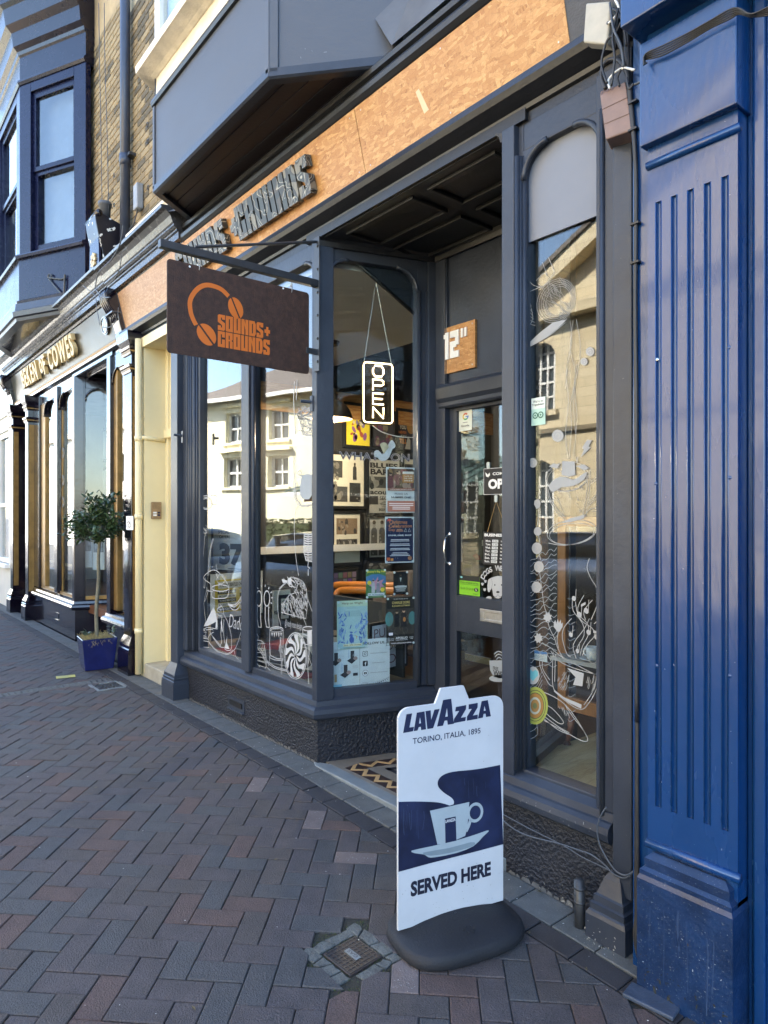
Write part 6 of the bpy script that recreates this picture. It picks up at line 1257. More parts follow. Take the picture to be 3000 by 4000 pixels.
for c in cl_:
    b = B(); z = P.up()
    for q in range(26):
        x = LF.choice((LF.uniform(.03, .28), LF.uniform(.68, .97))) if LF.random() < .7 else LF.uniform(.1, .9); y = LF.uniform(.25, .9); b.flat([P.p(*e_) for e_ in ell(x, y, .055, .016, 8, LF.uniform(0, 3.14))], P.M, z)
    obj('leaf_print', b, fm(c), P.t)
P.poly(ell(.47, .80, .075, .07, 14), (.04, .10, .32)); P.poly(ell(.46, .715, .05, .03, 12), (.05, .12, .36)); P.poly([(.52, .70), (.66, .74), (.6, .82), (.63, .745)], (.45, .25, .08)); P.rect(.2, .885, .8, .935, (.6, .6, .4)); P.text('23rd - 27th October', .5, .91, .56, .026, (.1, .1, .08), .02); P.lines(.1, .8, (.955, .97), (.2, .3, .3), .006); P.tacks()
P = Poster('poster', 'black CHARLIE DORE and JULIAN LITTMAN concert poster in the corner window', 'poster', Mi_, *bx(ZBm, Mi_, (822, 938), (1190, 1535)), (.012, .011, .011)); P.rect(.03, .24, .97, .78, (.055, .045, .04)); P.poly(ell(.10, .45, .14, .15, 20), (.09, .26, .27)); P.poly(ell(.90, .45, .13, .14, 20), (.09, .26, .27))
WR = random.Random(9); b = B(); z = P.up()
for q in range(40): x = WR.uniform(.1, .9); y = WR.uniform(.25, .75); b.ribbon([P.p(x, y), P.p(x + WR.uniform(-.1, .1), y + .06), P.p(x + WR.uniform(-.12, .12), y + .14)], .0012, P.M, z, 2)
obj('line_print', b, fm((.2, .17, .14)), P.t)
person(P, .36, .27, .62, (.012, .012, .014), (.5, .33, .24), .09); person(P, .60, .25, .62, (.014, .014, .016), (.5, .33, .24), .10); P.poly(ell(.62, .47, .05, .05, 12), (.45, .2, .06)); P.text('IN AID OF AGE UK I.W.', .5, .04, .5, .02, (.6, .6, .6)); P.text('CHARLIE DORE', .5, .115, .62, .055, (.62, .50, .18), .02); P.text('& JULIAN LITTMAN', .5, .185, .62, .045, (.62, .50, .18), .02)
P.text('APOLLO', .52, .85, .42, .045, (.75, .75, .75), .04); P.text('THEATRE PLAYERS', .52, .893, .42, .02, (.7, .7, .7)); P.text('SUNDAY', .15, .86, .2, .02, (.6, .6, .6)); P.text('NOV 2ND', .15, .89, .2, .02, (.6, .6, .6)); P.text('DOORS', .86, .845, .14, .02, (.6, .6, .6)); P.text('7 PM', .86, .875, .1, .02, (.6, .6, .6)); P.text('TICKETS APOLLO BOX OFFICE', .5, .955, .72, .024, (.65, .65, .65)); P.rect(.07, .73, .21, .785, (.6, .6, .65)); P.tacks()
P = Poster('poster', 'white product sheet of dark coffee gift sets at the foot of the corner window', 'poster', Mi_, *bx(ZBm, Mi_, (75, 1520), (478, 2112)), (.66, .72, .74))
for x, y in ((.2, .42), (.72, .40), (.5, .68)): P.poly([(x - .14, y), (x, y - .05), (x + .16, y + .0), (x + .02, y + .07)], (.02, .02, .025)); P.rect(x - .02, y - .2, x + .1, y - .01, (.03, .03, .035)); P.poly(ell(x + .14, y - .04, .07, .04, 14), (.3, .22, .2)); P.rect(x - .10, y - .24, x - .06, y - .05, (.4, .5, .58))
P.rect(.78, .66, .93, .72, (.03, .03, .035)); P.rect(.18, .66, .26, .82, (.35, .25, .12)); P.lines(.3, .5, (.27, .3, .33), (.4, .42, .44), .008); P.lines(.75, .95, (.27, .3, .5, .52, .55, .85), (.4, .42, .44), .008, 3); P.rect(.0, .87, .42, .985, (.2, .42, .52)); P.text('0300 47 47 47', .2, .93, .36, .03, (.03, .1, .15), .03); P.rect(.44, .935, .95, .955, (.04, .12, .2))
P = Poster('poster', 'white FOLLOW US social media sheet at the foot of the corner window', 'poster', Mi_, *bx(ZBm, Mi_, (482, 1480), (865, 2100)), (.68, .73, .76)); P.text('FOLLOW US...', .50, .085, .80, .05, (.015, .015, .02), .03)
for y, k in ((.285, 0), (.475, 1), (.665, 2)):
    c = (.17, y); ar = P.w / P.h
    if k == 2: P.poly(ell(*c, .10, .10 * ar, 20), (.05, .05, .06)); P.poly(ell(*c, .088, .088 * ar, 20), (.68, .73, .76)); P.poly([(.12, y - .022), (.22, y - .022), (.22, y + .022), (.12, y + .022)], (.02, .02, .025)); P.poly([(.155, y - .012), (.155, y + .012), (.19, y)], (.68, .73, .76))
    else:
        P.poly([(c[0] + x * .085, c[1] + y_ * .085 * ar) for x, y_ in rrect(-1, 1, -1, 1, .35)], (.012, .012, .015))
        if k == 0: P.poly([(c[0] + x * .07, c[1] + y_ * .07 * ar) for x, y_ in rrect(-1, 1, -1, 1, .3)], (.68, .73, .76)); P.poly(ell(*c, .042, .042 * ar, 16), (.012, .012, .015)); P.poly(ell(*c, .028, .028 * ar, 16), (.68, .73, .76)); P.poly(ell(c[0] + .045, c[1] - .045 * ar, .009, .009 * ar, 8), (.012, .012, .015))
        else: P.text('f', c[0] + .01, c[1] + .005, None, .075, (.7, .74, .76), .03)
    P.lines(.32, .92, (y - .005,), (.35, .38, .4), .012, k)
b = B(); z = P.up()
for pts in ([(.03, .86), (.08, .95), (.2, .95), (.26, .85)], [(.0, .94), (.12, .98), (.3, .93)], [(.38, .94), (.55, .88), (.75, .84), (.98, .78)], [(.38, .97), (.55, .92), (.75, .88), (.98, .86)], [(.36, .92), (.5, .97), (.9, .86)]): b.ribbon([P.p(*q) for q in pts], .0016, P.M, z)
for q in range(8): x, y = .44 + q * .07, .91 - q * .012; b.ribbon([P.p(x, y), P.p(x + .01, y - .05)], .0018, P.M, z, 1); b.flat([P.p(*e_) for e_ in ell(x - .01, y, .018, .010, 8)], P.M, z)
obj('line_drawing', b, fm((.08, .09, .1)), P.t); P.poly(ell(.15, .86, .11, .02, 16), (.45, .48, .5))

# hand-cut dove and WHAT'S ON lettering on the corner glass
t = thing('whats_on_lettering', "pink white outline lettering WHAT'S ON on the corner window", 'lettering', Mi_ @ V((*loc2(Mi_, 1460, 1800), 0)))
(xa, zt_), (xb, zb_) = L2(Mi_, ZA([(235, 950), (1255, 1140)])); PK_ = flatm('pink white vinyl', (.60, .48, .48), .6); PKD = flatm('mauve grey vinyl', (.14, .11, .12), .6); zm = (zt_ + zb_) / 2
text('outline', "WHAT'S ON", Mi_, PK_, t, wd=xb - xa, ht=(zt_ - zb_) * .8, x=(xa + xb) / 2, y=zm, z=.0004, off=.03); text('fill', "WHAT'S ON", Mi_, PKD, t, wd=(xb - xa) * .988, ht=(zt_ - zb_) * .74, x=(xa + xb) / 2, y=zm, z=.0009, off=-.008)
t = thing('paper_dove', "white paper dove with a pleated cream fan over the WHAT'S ON lettering", 'paper dove', Mi_ @ V((*loc2(Mi_, 1500, 1800), 0))); dv = L2(Mi_, ZA([(745, 970), (800, 955), (850, 1010), (880, 1000), (930, 900), (985, 810), (1020, 830), (1045, 880), (1035, 920), (1000, 945), (960, 1050), (900, 1105), (830, 1105), (790, 1060), (745, 1045)]))
obj('body', B().prism(crom(dv, 2, True), Mi_, .002, .004), PAPER, t); FN = mat('pleated cream paper', (.55, .50, .32), .7, .15, 40)
for q in range(7):
    a = -.42 + q * .15; c_ = loc2(Mi_, *ZA([(880, 1010)])[0]); r_ = (.073, .076, .078, .077, .074, .068, .06)[q]
    obj('fan_pleat', B().prism([c_, (c_[0] + r_ * math.sin(a), c_[1] + r_ * math.cos(a)), (c_[0] + r_ * math.sin(a + .16), c_[1] + r_ * math.cos(a + .16))], Mi_, .004 + .0015 * (q % 2), .006 + .0015 * (q % 2)), FN, t)

# ------------------------------------------------------------------ inside the cafe: picture wall
XW = -6.09; Mw_ = frame((XW, 0, 0), (0, 1, 0))
def wall_pic(a, c, label, base, name='framed_picture', fr=(.012, .012, .012), f=.035):
    x0, z0, x1, z1 = bx(ZA, Mw_, a, c); t = Poster(name, label, 'picture', Mw_ @ Matrix.Translation((0, 0, .02)), x0, z0, x1, z1, base)
    b = B(); M2 = Mw_ @ Matrix.Translation((0, 0, .0))
    for r in ((x0 - f, x0, z0 - f, z1 + f), (x1, x1 + f, z0 - f, z1 + f), (x0, x1, z0 - f, z0), (x0, x1, z1, z1 + f)): b.box(*r, .0, .035, M2)
    obj('frame', b, fm(fr), t.t, bev=.004); return t
P = wall_pic((318, 300), (660, 900), 'yellow cartoon band poster on the dark cafe wall', (.80, .66, .05)); P.blobs(7, .2, .15, .85, .75, ((.03, .03, .05), (.45, .12, .06), (.25, .2, .35), (.7, .65, .5)), .10, 8); P.blobs(4, .3, .6, .8, .95, ((.3, .12, .3),), .12, 3)
P = wall_pic((700, 400), (1010, 915), 'dark record poster behind the glowing OPEN sign', (.05, .05, .06)); P.text('9', .6, .15, .3, .16, (.3, .3, .3), .05); P.text('EM', .6, .28, .3, .06, (.25, .25, .25)); P.blobs(6, .1, .4, .9, .95, ((.2, .06, .04), (.12, .05, .1), (.2, .18, .14)), .14, 2)
P = wall_pic((1065, 390), (1355, 955), 'dark singer portrait poster reading YOU NEVER CAN TELL', (.03, .026, .03)); P.rect(.02, .02, .5, .3, (.30, .09, .03)); P.poly(ell(.65, .38, .2, .2, 20), (.33, .18, .05)); P.poly(ell(.68, .2, .26, .13, 16), (.02, .02, .03)); P.poly([(.35, 1), (.5, .65), (.62, .75), (.62, 1)], (.4, .4, .38)); P.text('YOU', .25, .42, .32, .1, (.45, .43, .38), .03); P.text('NEVER', .24, .56, .4, .07, (.4, .15, .05)); P.text('CAN', .28, .66, .28, .07, (.3, .3, .3)); P.text('TELL', .25, .79, .36, .13, (.45, .19, .06), .03)
P = wall_pic((100, 1010), (575, 1760), 'large cream mount with black and white blues photographs', (.72, .69, .56)); P.rect(.03, .12, .35, .45, (.06, .06, .055)); P.rect(.02, .62, .5, .92, (.08, .08, .075)); P.rect(.56, .54, .9, .92, (.035, .035, .035)); P.blobs(8, .05, .15, .33, .9, ((.18, .17, .15), (.25, .24, .2)), .07, 4); person(P, .72, .14, .48, (.05, .045, .04), (.1, .08, .06), .06); P.blobs(5, .6, .75, .86, .9, ((.3, .3, .28),), .03, 2)
P = wall_pic((645, 1080), (1090, 1860), 'grey BLUES BAR acoustic music poster on the cafe wall', (.46, .46, .42)); P.text('BLUES', .5, .11, .9, .10, (.02, .02, .02), .04); P.text('BAR', .36, .23, .6, .11, (.02, .02, .02), .04); P.rect(.03, .32, .97, .53, (.08, .08, .075)); P.blobs(5, .08, .36, .92, .52, ((.3, .3, .28), (.02, .02, .02)), .10, 3); P.text('acoustic', .5, .61, .9, .085, (.02, .02, .02), .03); P.rect(.03, .68, .3, .84, (.06, .06, .06)); P.text('SECOND', .65, .72, .6, .07, (.03, .03, .03)); P.text('Tuesday', .6, .84, .5, .045, (.04, .04, .04)); P.text('BOX OFFICE', .6, .935, .55, .05, (.04, .04, .04)); P.lines(.4, .9, (.78, .80, .88), (.08, .08, .08), .008)
P = wall_pic((145, 1870), (520, 2560), 'cream mounted pair of old band photographs on the cafe wall', (.74, .69, .55)); P.rect(.1, .09, .9, .42, (.22, .16, .10)); P.blobs(7, .14, .14, .86, .4, ((.05, .045, .04), (.3, .25, .18)), .07, 4); P.rect(.1, .52, .9, .75, (.07, .065, .06)); P.blobs(7, .14, .55, .86, .73, ((.02, .02, .02), (.3, .29, .26)), .06, 5)
P = wall_pic((650, 1935), (1060, 2480), 'black and white group photograph of a band on the cafe wall', (.42, .42, .39)); 
for x in (.18, .45, .72): person(P, x, .05, .95, (.10, .10, .09), (.3, .3, .28), .11)
P.blobs(20, .1, .35, .85, .9, ((.04, .04, .04), (.28, .28, .26)), .03, 6)
P = wall_pic((1145, 1080), (1365, 1790), 'pale framed photograph at the right of the picture wall', (.6, .58, .48)); P.rect(.1, .1, .9, .85, (.05, .05, .05)); P.blobs(5, .2, .2, .8, .8, ((.2, .2, .18),), .1, 3)
P = wall_pic((1070, 2090), (1365, 2420), 'small framed photograph low at the right of the picture wall', (.22, .21, .19)); P.rect(.08, .1, .92, .9, (.05, .05, .05)); P.blobs(6, .15, .2, .85, .8, ((.22, .21, .2),), .1, 7)
P = wall_pic((135, 2700), (475, 2980), 'grid of small album cover cards low on the cafe wall', (.06, .06, .06)); GQ = random.Random(4)
for i in range(5):
    for j in range(3): P.rect(.04 + i * .19, .06 + j * .31, .20 + i * .19, .33 + j * .31, tuple(GQ.uniform(.05, .3) for _ in range(3)))
P = wall_pic((610, 2560), (960, 2760), 'black and white motorcycle photograph above the orange chair', (.05, .05, .05)); P.blobs(8, .1, .2, .9, .8, ((.3, .3, .28), (.15, .14, .12)), .09, 5)
b = B(); (ya, za), (yb, zb) = L2(Mw_, ZA([(75, 75), (1375, 230)])); b.box(.8, 4.4, za - .30, za - .02, 0, .03, Mw_); obj('strand_board_band', b, OSB1, cafe)
(ya, za) = loc2(Mw_, *ZBm([(65, 300)])[0]); b = B(); b.box(.9, 4.2, za - .035, za + .035, .02, .10, Mw_); sh_ = obj('wall_shelf', b, WHITE); tag(sh_, 'white narrow picture shelf running along the cafe wall', 'shelf')

# pendant lamp
LP = V((-5.26, 1.25, 0)); zb_ = 2.49; t = thing('pendant_lamp', 'hammered bronze pendant lamp hanging in the bay window', 'lamp', (LP.x, LP.y, zb_)); BZ = mat('hammered bronze', (.17, .12, .075), .38, .35, 30, .4, 90, metal=.3)
obj('shade', B().lathe([(.17, .0), (.172, .012), (.165, .03), (.15, .075), (.115, .12), (.06, .15), (.045, .16), (.045, .20), (.034, .215), (.034, .25), (.012, .26), (.004, .28), (.0, .285)], Matrix.Translation((LP.x, LP.y, zb_)) @ Matrix.Scale(1.15, 4), 32), BZ, t, smooth=True)
obj('rim', B().tube([(LP.x + .197 * math.cos(a), LP.y + .197 * math.sin(a), zb_ + .004) for a in [k * .19635 for k in range(33)]], .005, 6), mat('copper rim', (.42, .2, .06), .3, .2, 20, metal=.8), t, smooth=True); obj('cord', B().tube([(LP.x, LP.y, zb_ + .31), (LP.x, LP.y, 3.22)], .003, 6), INK, t); obj('ceiling_rose', B().lathe([(0, -.03), (.05, -.028), (.062, 0)], Matrix.Translation((LP.x, LP.y, 3.22)) @ Matrix.Scale(1.2, 4), 24), BZ, t, smooth=True)

obj('bulb', B().lathe([(0, -.004), (.02, .0), (.032, .02), (.032, .04), (.018, .07), (0, .075)], Matrix.Translation((LP.x, LP.y, zb_)), 20), emit('lit lamp bulb', (1, .72, .42), 4.0), t, smooth=True)
pl_ = bpy.data.lights.new('lamp_light', 'POINT'); pl_.energy = 18; pl_.color = (1, .78, .55); pl_.shadow_soft_size = .03; lo_ = bpy.data.objects.new('lamp_light', pl_); COL.objects.link(lo_); lo_.location = (LP.x, LP.y, zb_ - .045); lo_.parent = t; lo_.matrix_parent_inverse = Matrix.Translation(-t.location)

# window bed and the things displayed on it
b = B(); b.prism([(-5.75, .10), (-3.67, .10), (-3.50, .70), (-3.50, .78), (-5.75, .78)], None, .34, .445); obj('window_bed', b, mat('worn board', (.26, .19, .11), .6, .25, 6), cafe)
b = B(); b.box(-5.75, -3.6, .70, .72, .445, .95); obj('bed_backboard', b, ROOMD, cafe)
b = B(); b.box(-5.4, -4.0, .14, .5, .446, .452); o = obj('rug', b, mat('red patterned rug', (.22, .03, .03), .9, .5, 30)); tag(o, 'dark red patterned rug lying on the window bed', 'rug')
def slabq(name, label, cat, tl, tr_, bl_, kl, kr, base, th=.02, fr=None):
    """upright sheet whose top edge runs from tl (at depth kl) to tr_ (at depth kr)"""
    a = atk(*tl, kl); c = atk(*tr_, kr); d = c - a; d.z = 0; w_ = d.length; lo = atk(*bl_, kl).z; hi = a.z; M = frame((a.x, a.y, 0), d); P = Poster(name, label, cat, M, 0, lo, w_, hi, base, .002)
    b = B(); b.box(-.02 if fr else 0, w_ + (.02 if fr else 0), lo - (.02 if fr else 0), hi + (.02 if fr else 0), -th, -.0005, M); obj('backing', b, fm(fr or (.2, .2, .2)), P.t); return P
ZC = zc(740, 1750, 3.19); ZD = zc(740, 2200, 3.19)
P = slabq('poster', 'grey coffee special offer poster board in the left cafe window', 'poster', *ZC([(300, 710), (855, 710), (300, 1510)]), 6.35, 6.05, (.66, .65, .62)); P.text('START YOUR MORNING WITH', .45, .08, .78, .03, (.03, .03, .03), 0); P.text('COFFEE', .52, .22, .84, .18, (.02, .02, .02), .03); P.text('SPECIAL', .24, .42, .26, .05, (.03, .03, .03), .02); P.text('OFFER!', .26, .49, .24, .05, (.03, .03, .03), .02); P.text('37', .42, .76, .56, .34, (.012, .012, .012), .06); P.text('PER', .86, .72, .12, .05, (.04, .04, .04)); P.text('LB', .86, .79, .08, .05, (.04, .04, .04)); P.lines(.3, .7, (.97,), (.1, .1, .1), .014)
P = slabq('framed_poster', 'yellow bordered BEATLES CHRISTMAS SHOW bill in a frame in the left window', 'poster', *ZD([(260, 140), (910, 85), (262, 700)]), 5.75, 6.15, (.72, .71, .66), .02, (.02, .02, .02)); P.rect(.08, .14, .92, .88, (.62, .47, .06)); P.rect(.14, .18, .88, .34, (.7, .69, .6)); P.text('ANOTHER BEATLES CHRISTMAS SHOW', .51, .26, .70, .08, (.02, .02, .02), .02)
for i, s_ in enumerate(('MUSICAL SOUND', 'MICHAEL HASLAM', 'YARDBIRDS', 'JIMMY SAVILE', 'MIKE COTTON')):
    y = .38 + i * .095; dk = i % 2 == 0
    P.rect(.13, y, .47, y + .08, (.03, .03, .03) if dk else (.7, .69, .6)); P.text(s_ if i != 3 else 'GUEST HOST', .30, y + .04, .29, .045, (.7, .69, .6) if dk else (.03, .03, .03), .01); P.rect(.54, y, .88, y + .08, (.7, .69, .6) if dk else (.03, .03, .03)); P.text(('ELKIE BROOKS', 'RAY FELL', 'THE MIKE', 'SOUNDS', 'INC')[i], .71, y + .04, .26, .045, (.03, .03, .03) if dk else (.7, .69, .6), .01)
P = slabq('poster', 'cream record poster with a speaker picture leaning at the window back', 'poster', *ZD([(1045, 345), (1255, 375), (1020, 830)]), 5.4, 5.5, (.66, .63, .52)); P.rect(.3, .12, 1, 1, (.03, .03, .03)); P.rect(.44, .22, .9, .74, (.66, .63, .52)); P.poly(ell(.66, .31, .12, .055, 16), (.03, .03, .03)); P.poly(ell(.66, .55, .18, .10, 16), (.03, .03, .03)); P.text('RE', .15, .56, .26, .10, (.02, .02, .02), .03)
def speaker(label, u, v, k, w_, h_, d_, rz, name='loudspeaker'):
    p = atk(u, v, k); M = Matrix.Translation((p.x, p.y, .446)) @ Matrix.Rotation(rz, 4, 'Z'); t = thing(name, label, 'speaker', (p.x, p.y, .446)); b = B(); b.box(-w_ / 2, w_ / 2, 0, d_, 0, h_, M); obj('cabinet', b, BLACKP, t, bev=.006)
    Mf_ = M @ frame((0, -.001, 0), (1, 0, 0)); b = B(); b.box(-w_ * .4, w_ * .4, h_ * .08, h_ * .95, 0, .003, Mf_); obj('baffle', b, fm((.35, .35, .34)), t)
    for cz, r in ((.74, .16), (.36, .34)): obj('driver_cone', B().lathe([(0, .002), (r * w_ * .5, .004), (r * w_, .010), (r * w_ * 1.08, .004)], Mf_ @ Matrix.Translation((0, h_ * cz, .003)), 24), BLACKP, t, smooth=True)
speaker('silver fronted loudspeaker on the window bed behind the harp poster', 1296, 2430, 4.75, .17, .30, .2, math.radians(35)); speaker('black loudspeaker standing behind the eagle drawing in the left window', 1190, 2400, 4.9, .2, .30, .2, math.radians(25))
p = atk(1090, 2500, 5.15); M = Matrix.Translation((p.x, p.y, .452)) @ Matrix.Rotation(math.radians(20), 4, 'Z'); t = thing('record_player', 'red and cream portable record player on the window bed', 'record player', (p.x, p.y, .45)); b = B(); b.box(-.17, .17, -.0, .26, 0, .10, M); obj('case', b, fm((.45, .43, .36)), t, bev=.01); b = B(); b.box(-.175, .175, -.005, .265, .10, .145, M); obj('lid', b, fm((.30, .03, .025)), t, bev=.01); b = B()
for q in range(9): b.box(-.15, .15, -.004, .0, .012 + q * .009, .016 + q * .009, M)
obj('grille', b, fm((.2, .19, .16)), t)
for i, (u_, v_, k_, w_, h_, lab) in enumerate(((990, 2560, 5.4, .3, .13, 'black equipment case on the window bed behind the pineapple drawing'), (1085, 2590, 5.0, .34, .11, 'low black case under the record player in the left window'))):
    p = atk(u_, v_, k_); M = Matrix.Translation((p.x, p.y, .452)) @ Matrix.Rotation(math.radians(10), 4, 'Z'); b = B(); b.box(-w_ / 2, w_ / 2, -.06, .16, 0, h_, M); o = obj('equipment_case', b, BLACKP, bev=.008); tag(o, lab, 'case'); b = B(); b.box(-w_ / 2, w_ / 2, -.064, -.06, h_ * .45, h_ * .52, M); obj('edge_strip', b, STEEL, o)
# turntable stool: round black cushion
p = atk(1165, 2445, 5.1); o = obj('drum_stool', B().lathe([(0, .16), (.12, .16), (.145, .145), (.15, .12), (.14, .10), (.03, .095), (.025, .0), (0, 0)], Matrix.Translation((p.x, p.y, .446)), 28), BLACKP, smooth=True); tag(o, 'round black padded drum stool in the left window', 'stool')
# framed sign leaning at the end of the bay
P = slabq('framed_sign', 'white hand lettered PUT YOUR RECORDS ON sign in a black frame', 'sign', *ZBm([(640, 1310), (1075, 1330), (590, 1900)]), 4.62, 4.9, (.58, .58, .62), .02, (.015, .013, .013)); P.text('PUT', .3, .18, .5, .2, (.12, .02, .03), -.01); P.text('YOUR', .6, .5, .7, .2, (.12, .02, .03), -.01); P.text('SON', .6, .8, .7, .2, (.12, .02, .03), -.01)
# orange armchair
t = thing('armchair', 'bentwood chair with orange varnished arms and brown seat inside the corner window', 'chair', (-4.6, 1.7, 0))
def ck(x, y, k): return tuple(atk(*ZBm([(x, y)])[0], k))
for dk, nm in ((6.1, 0), (6.45, 1)):
    dx, dy = (0, 0) if nm == 0 else (-75, -70)
    pts = crom([ck(180 + dx, 1400 + dy, dk), ck(165 + dx, 1000 + dy, dk), ck(180 + dx, 900 + dy, dk), ck(250 + dx, 850 + dy, dk), ck(420 + dx, 845 + dy, dk - .15), ck(700 + dx, 850 + dy, dk - .3), ck(1050 + dx, 860 + dy, dk - .4)], 4); obj('arm', B().tube(pts, .033, 10), mat('orange bentwood', (.50, .16, .025), .35, .2, 8) if nm == 0 else bpy.data.materials['orange bentwood'], t, smooth=True)
pts = [ck(1208, 960, 5.9), ck(1210, 1240, 5.9), ck(1200, 1700, 5.9)]; obj('leg', B().tube(pts, .03, 10), bpy.data.materials['orange bentwood'], t, smooth=True)
a, c, d, e_ = (V(ck(690, 650, 6.6)), V(ck(1230, 600, 6.3)), V(ck(1230, 1180, 6.2)), V(ck(700, 1150, 6.4))); b = B(); n_ = (c - a).cross(e_ - a).normalized() * .08; b.add([a, c, d, e_, a - n_, c - n_, d - n_, e_ - n_], [(0, 1, 2, 3), (4, 7, 6, 5), (0, 4, 5, 1), (1, 5, 6, 2), (2, 6, 7, 3), (3, 7, 4, 0)]); obj('back_cushion', b, mat('brown ribbed fabric', (.10, .08, .07), .8, .3, 30), t, bev=.03)
b = B(); b.box(-4.9, -4.3, 1.5, 2.1, .35, .45); obj('seat', b, bpy.data.materials['brown ribbed fabric'], t, bev=.03)

# ------------------------------------------------------------------ right window: cabinet, cup
R2 = zc(1600, 2000, 1.659); t = thing('wooden_cabinet', 'varnished wooden cabinet with tapered legs inside the right window', 'cabinet', (-2.2, .6, .39))
b = B(); b.box(-2.14, -1.35, .14, 1.2, .30, .395); obj('display_floor', b, OSBF, cafe)
Yc = .52; Mcb = frame((0, Yc, 0), (1, 0, 0)); (x0, zt_) = loc2(Mcb, *R2([(957, 30)])[0]); (x1, zb_) = loc2(Mcb, *R2([(1010, 1400)])[0]); xr = x0 + 1.0; pw = x1 - x0; zb_ = .58
b = B()
for r in ((x0, x1, zb_, zt_), (xr - pw, xr, zb_, zt_), (x1, xr - pw, zb_, zb_ + .07), (x1, xr - pw, zt_ - .05, zt_)): b.box(*r, -.03, 0, Mcb)
obj('front_frame', b, WOOD, t, bev=.004); b = B(); b.box(x1, xr - pw, zb_ + .07, zt_ - .05, -.02, -.012, Mcb); obj('front_panel', b, GLASSC, t); b = B(); b.box(x0, xr, zb_, zt_, -.42, -.40, Mcb); b.box(x0, xr, zb_, zb_ + .02, -.40, -.03, Mcb); obj('carcass', b, WOODB, t)
for x in (x0 + .06, xr - .06): p = V((x, Yc + .06, .396)); obj('leg', B().tube([(x - .02, Yc + .03, .40), (x, Yc + .06, zb_)], .011, 12, .022), mat('red brown leg', (.13, .04, .02), .35, .2, 8), t, smooth=True); obj('foot', B().lathe([(0, .02), (.012, .02), (.02, .004), (.021, 0)], Matrix.Translation((x - .02, Yc + .03, .395)), 14), WOODB, t, smooth=True)
zs = loc2(Mcb, *R2([(1100, 935)])[0])[1]; b = B(); b.box(x1 - .02, xr - pw, zs - .02, zs, -.38, .10, Mcb); obj('shelf', b, mat('pale marble shelf', (.4, .38, .35), .4, .1, 8), t)
p = loc2(Mcb @ Matrix.Translation((0, 0, .05)), *R2([(1185, 930)])[0]); cpz = Matrix.Translation((p[0], Yc - .05, zs)); t = thing('coffee_cup', 'white coffee cup on a saucer inside the right window', 'cup', (p[0], Yc - .05, zs)); PORC = mat('white porcelain', (.6, .6, .58), .2, .03, 9)
obj('saucer', B().lathe([(0, .004), (.03, .004), (.06, .012), (.062, .015), (.03, .008), (0, .008)], cpz, 24), PORC, t, smooth=True); obj('cup_body', B().lathe([(0, .010), (.022, .010), (.028, .02), (.036, .07), (.034, .07), (.026, .02), (0, .018)], cpz, 24), PORC, t, smooth=True); obj('handle', B().tube([cpz @ V((-.034 - .016 * math.sin(a), 0, .042 + .018 * math.cos(a))) for a in [k * .3927 for k in range(9)]], .004, 6), PORC, t, smooth=True)

# ------------------------------------------------------------------ white line drawings on the glass
VINYLR = flatm('thin white window ink', (.30, .30, .29), .6)
Mg1 = Mf @ Matrix.Translation((0, 0, -.0575)); Mg2 = Mf @ Matrix.Translation((0, 0, -.0675))
class Draw:
    def __init__(s, label, M, Z, at, m=VINYL, cat='window drawing', name='glass_drawing'):
        s.M, s.Z, s.m = M, Z, (VINYLR if (M is Mg2 and m is VINYL) else m); s.t = thing(name, label, cat, M @ V((*loc2(M, *Z([at])[0]), 0))); s.b = B(); s.f = []
    def ln(s, *lines, w=.006, k=3, close=False):
        for l in lines: s.b.ribbon(L2(s.M, s.Z(l)), w * .68, s.M, 0, k, close)
        return s
    def el(s, cx, cy, rx, ry, w=.006, rot=0, n=24): return s.ln(ell(cx, cy, rx, ry, n, rot), w=w, k=1, close=True)
    def fill(s, pts, k=1): s.f.append(B().flat(L2(s.M, s.Z(crom(pts, k, True) if k > 1 else pts)), s.M, .0003)); return s
    def done(s):
        if s.b.v: obj('line_work', s.b, s.m, s.t)
        for f in s.f: obj('solid_area', f, s.m, s.t)
        return s
def hatch(D, pts, n, L, ang, seed=1, w=.004, jit=.4):
    r = random.Random(seed); xs_ = [p[0] for p in pts]; ys_ = [p[1] for p in pts]; c = 0
    def ins(x, y):
        k = False
        for i in range(len(pts)):
            (x1, y1), (x2, y2) = pts[i], pts[(i + 1) % len(pts)]
            if (y1 > y) != (y2 > y) and x < (x2 - x1) * (y - y1) / (y2 - y1) + x1: k = not k
        return k
    while c < n:
        x, y = r.uniform(min(xs_), max(xs_)), r.uniform(min(ys_), max(ys_))
        if not ins(x, y): c += .2; continue
        a = ang + r.uniform(-jit, jit); l = L * r.uniform(.5, 1.2); D.ln([(x - l * math.cos(a), y - l * math.sin(a)), (x + 3, y + 2), (x + l * math.cos(a), y + l * math.sin(a))], w=w, k=2); c += 1
D = Draw('white trumpet and cable line drawing down the left edge of the left window', Mg1, ZC, (150, 900)); D.ln([(100, 0), (130, 100), (160, 190), (135, 300), (130, 420), (165, 560), (130, 640), (140, 760), (130, 870), (165, 960), (160, 1200), (160, 1590)], [(120, 10), (145, 120), (165, 210)], [(300, 1130), (260, 1300), (240, 1590)], [(290, 1130), (250, 1300), (228, 1590)], w=.007); D.el(210, 690, 70, 75, .008).el(210, 690, 55, 62, .006).ln([(165, 600), (250, 590), (330, 600), (320, 700), (270, 690), (240, 610)], w=.009); D.fill([(140, 270), (165, 240), (165, 540), (135, 520)]); hatch(D, [(140, 940), (210, 940), (215, 1060), (150, 1060)], 20, 22, .8, 2); D.ln([(145, 1060), (215, 1060), (190, 1110), (160, 1600)], w=.007).done()
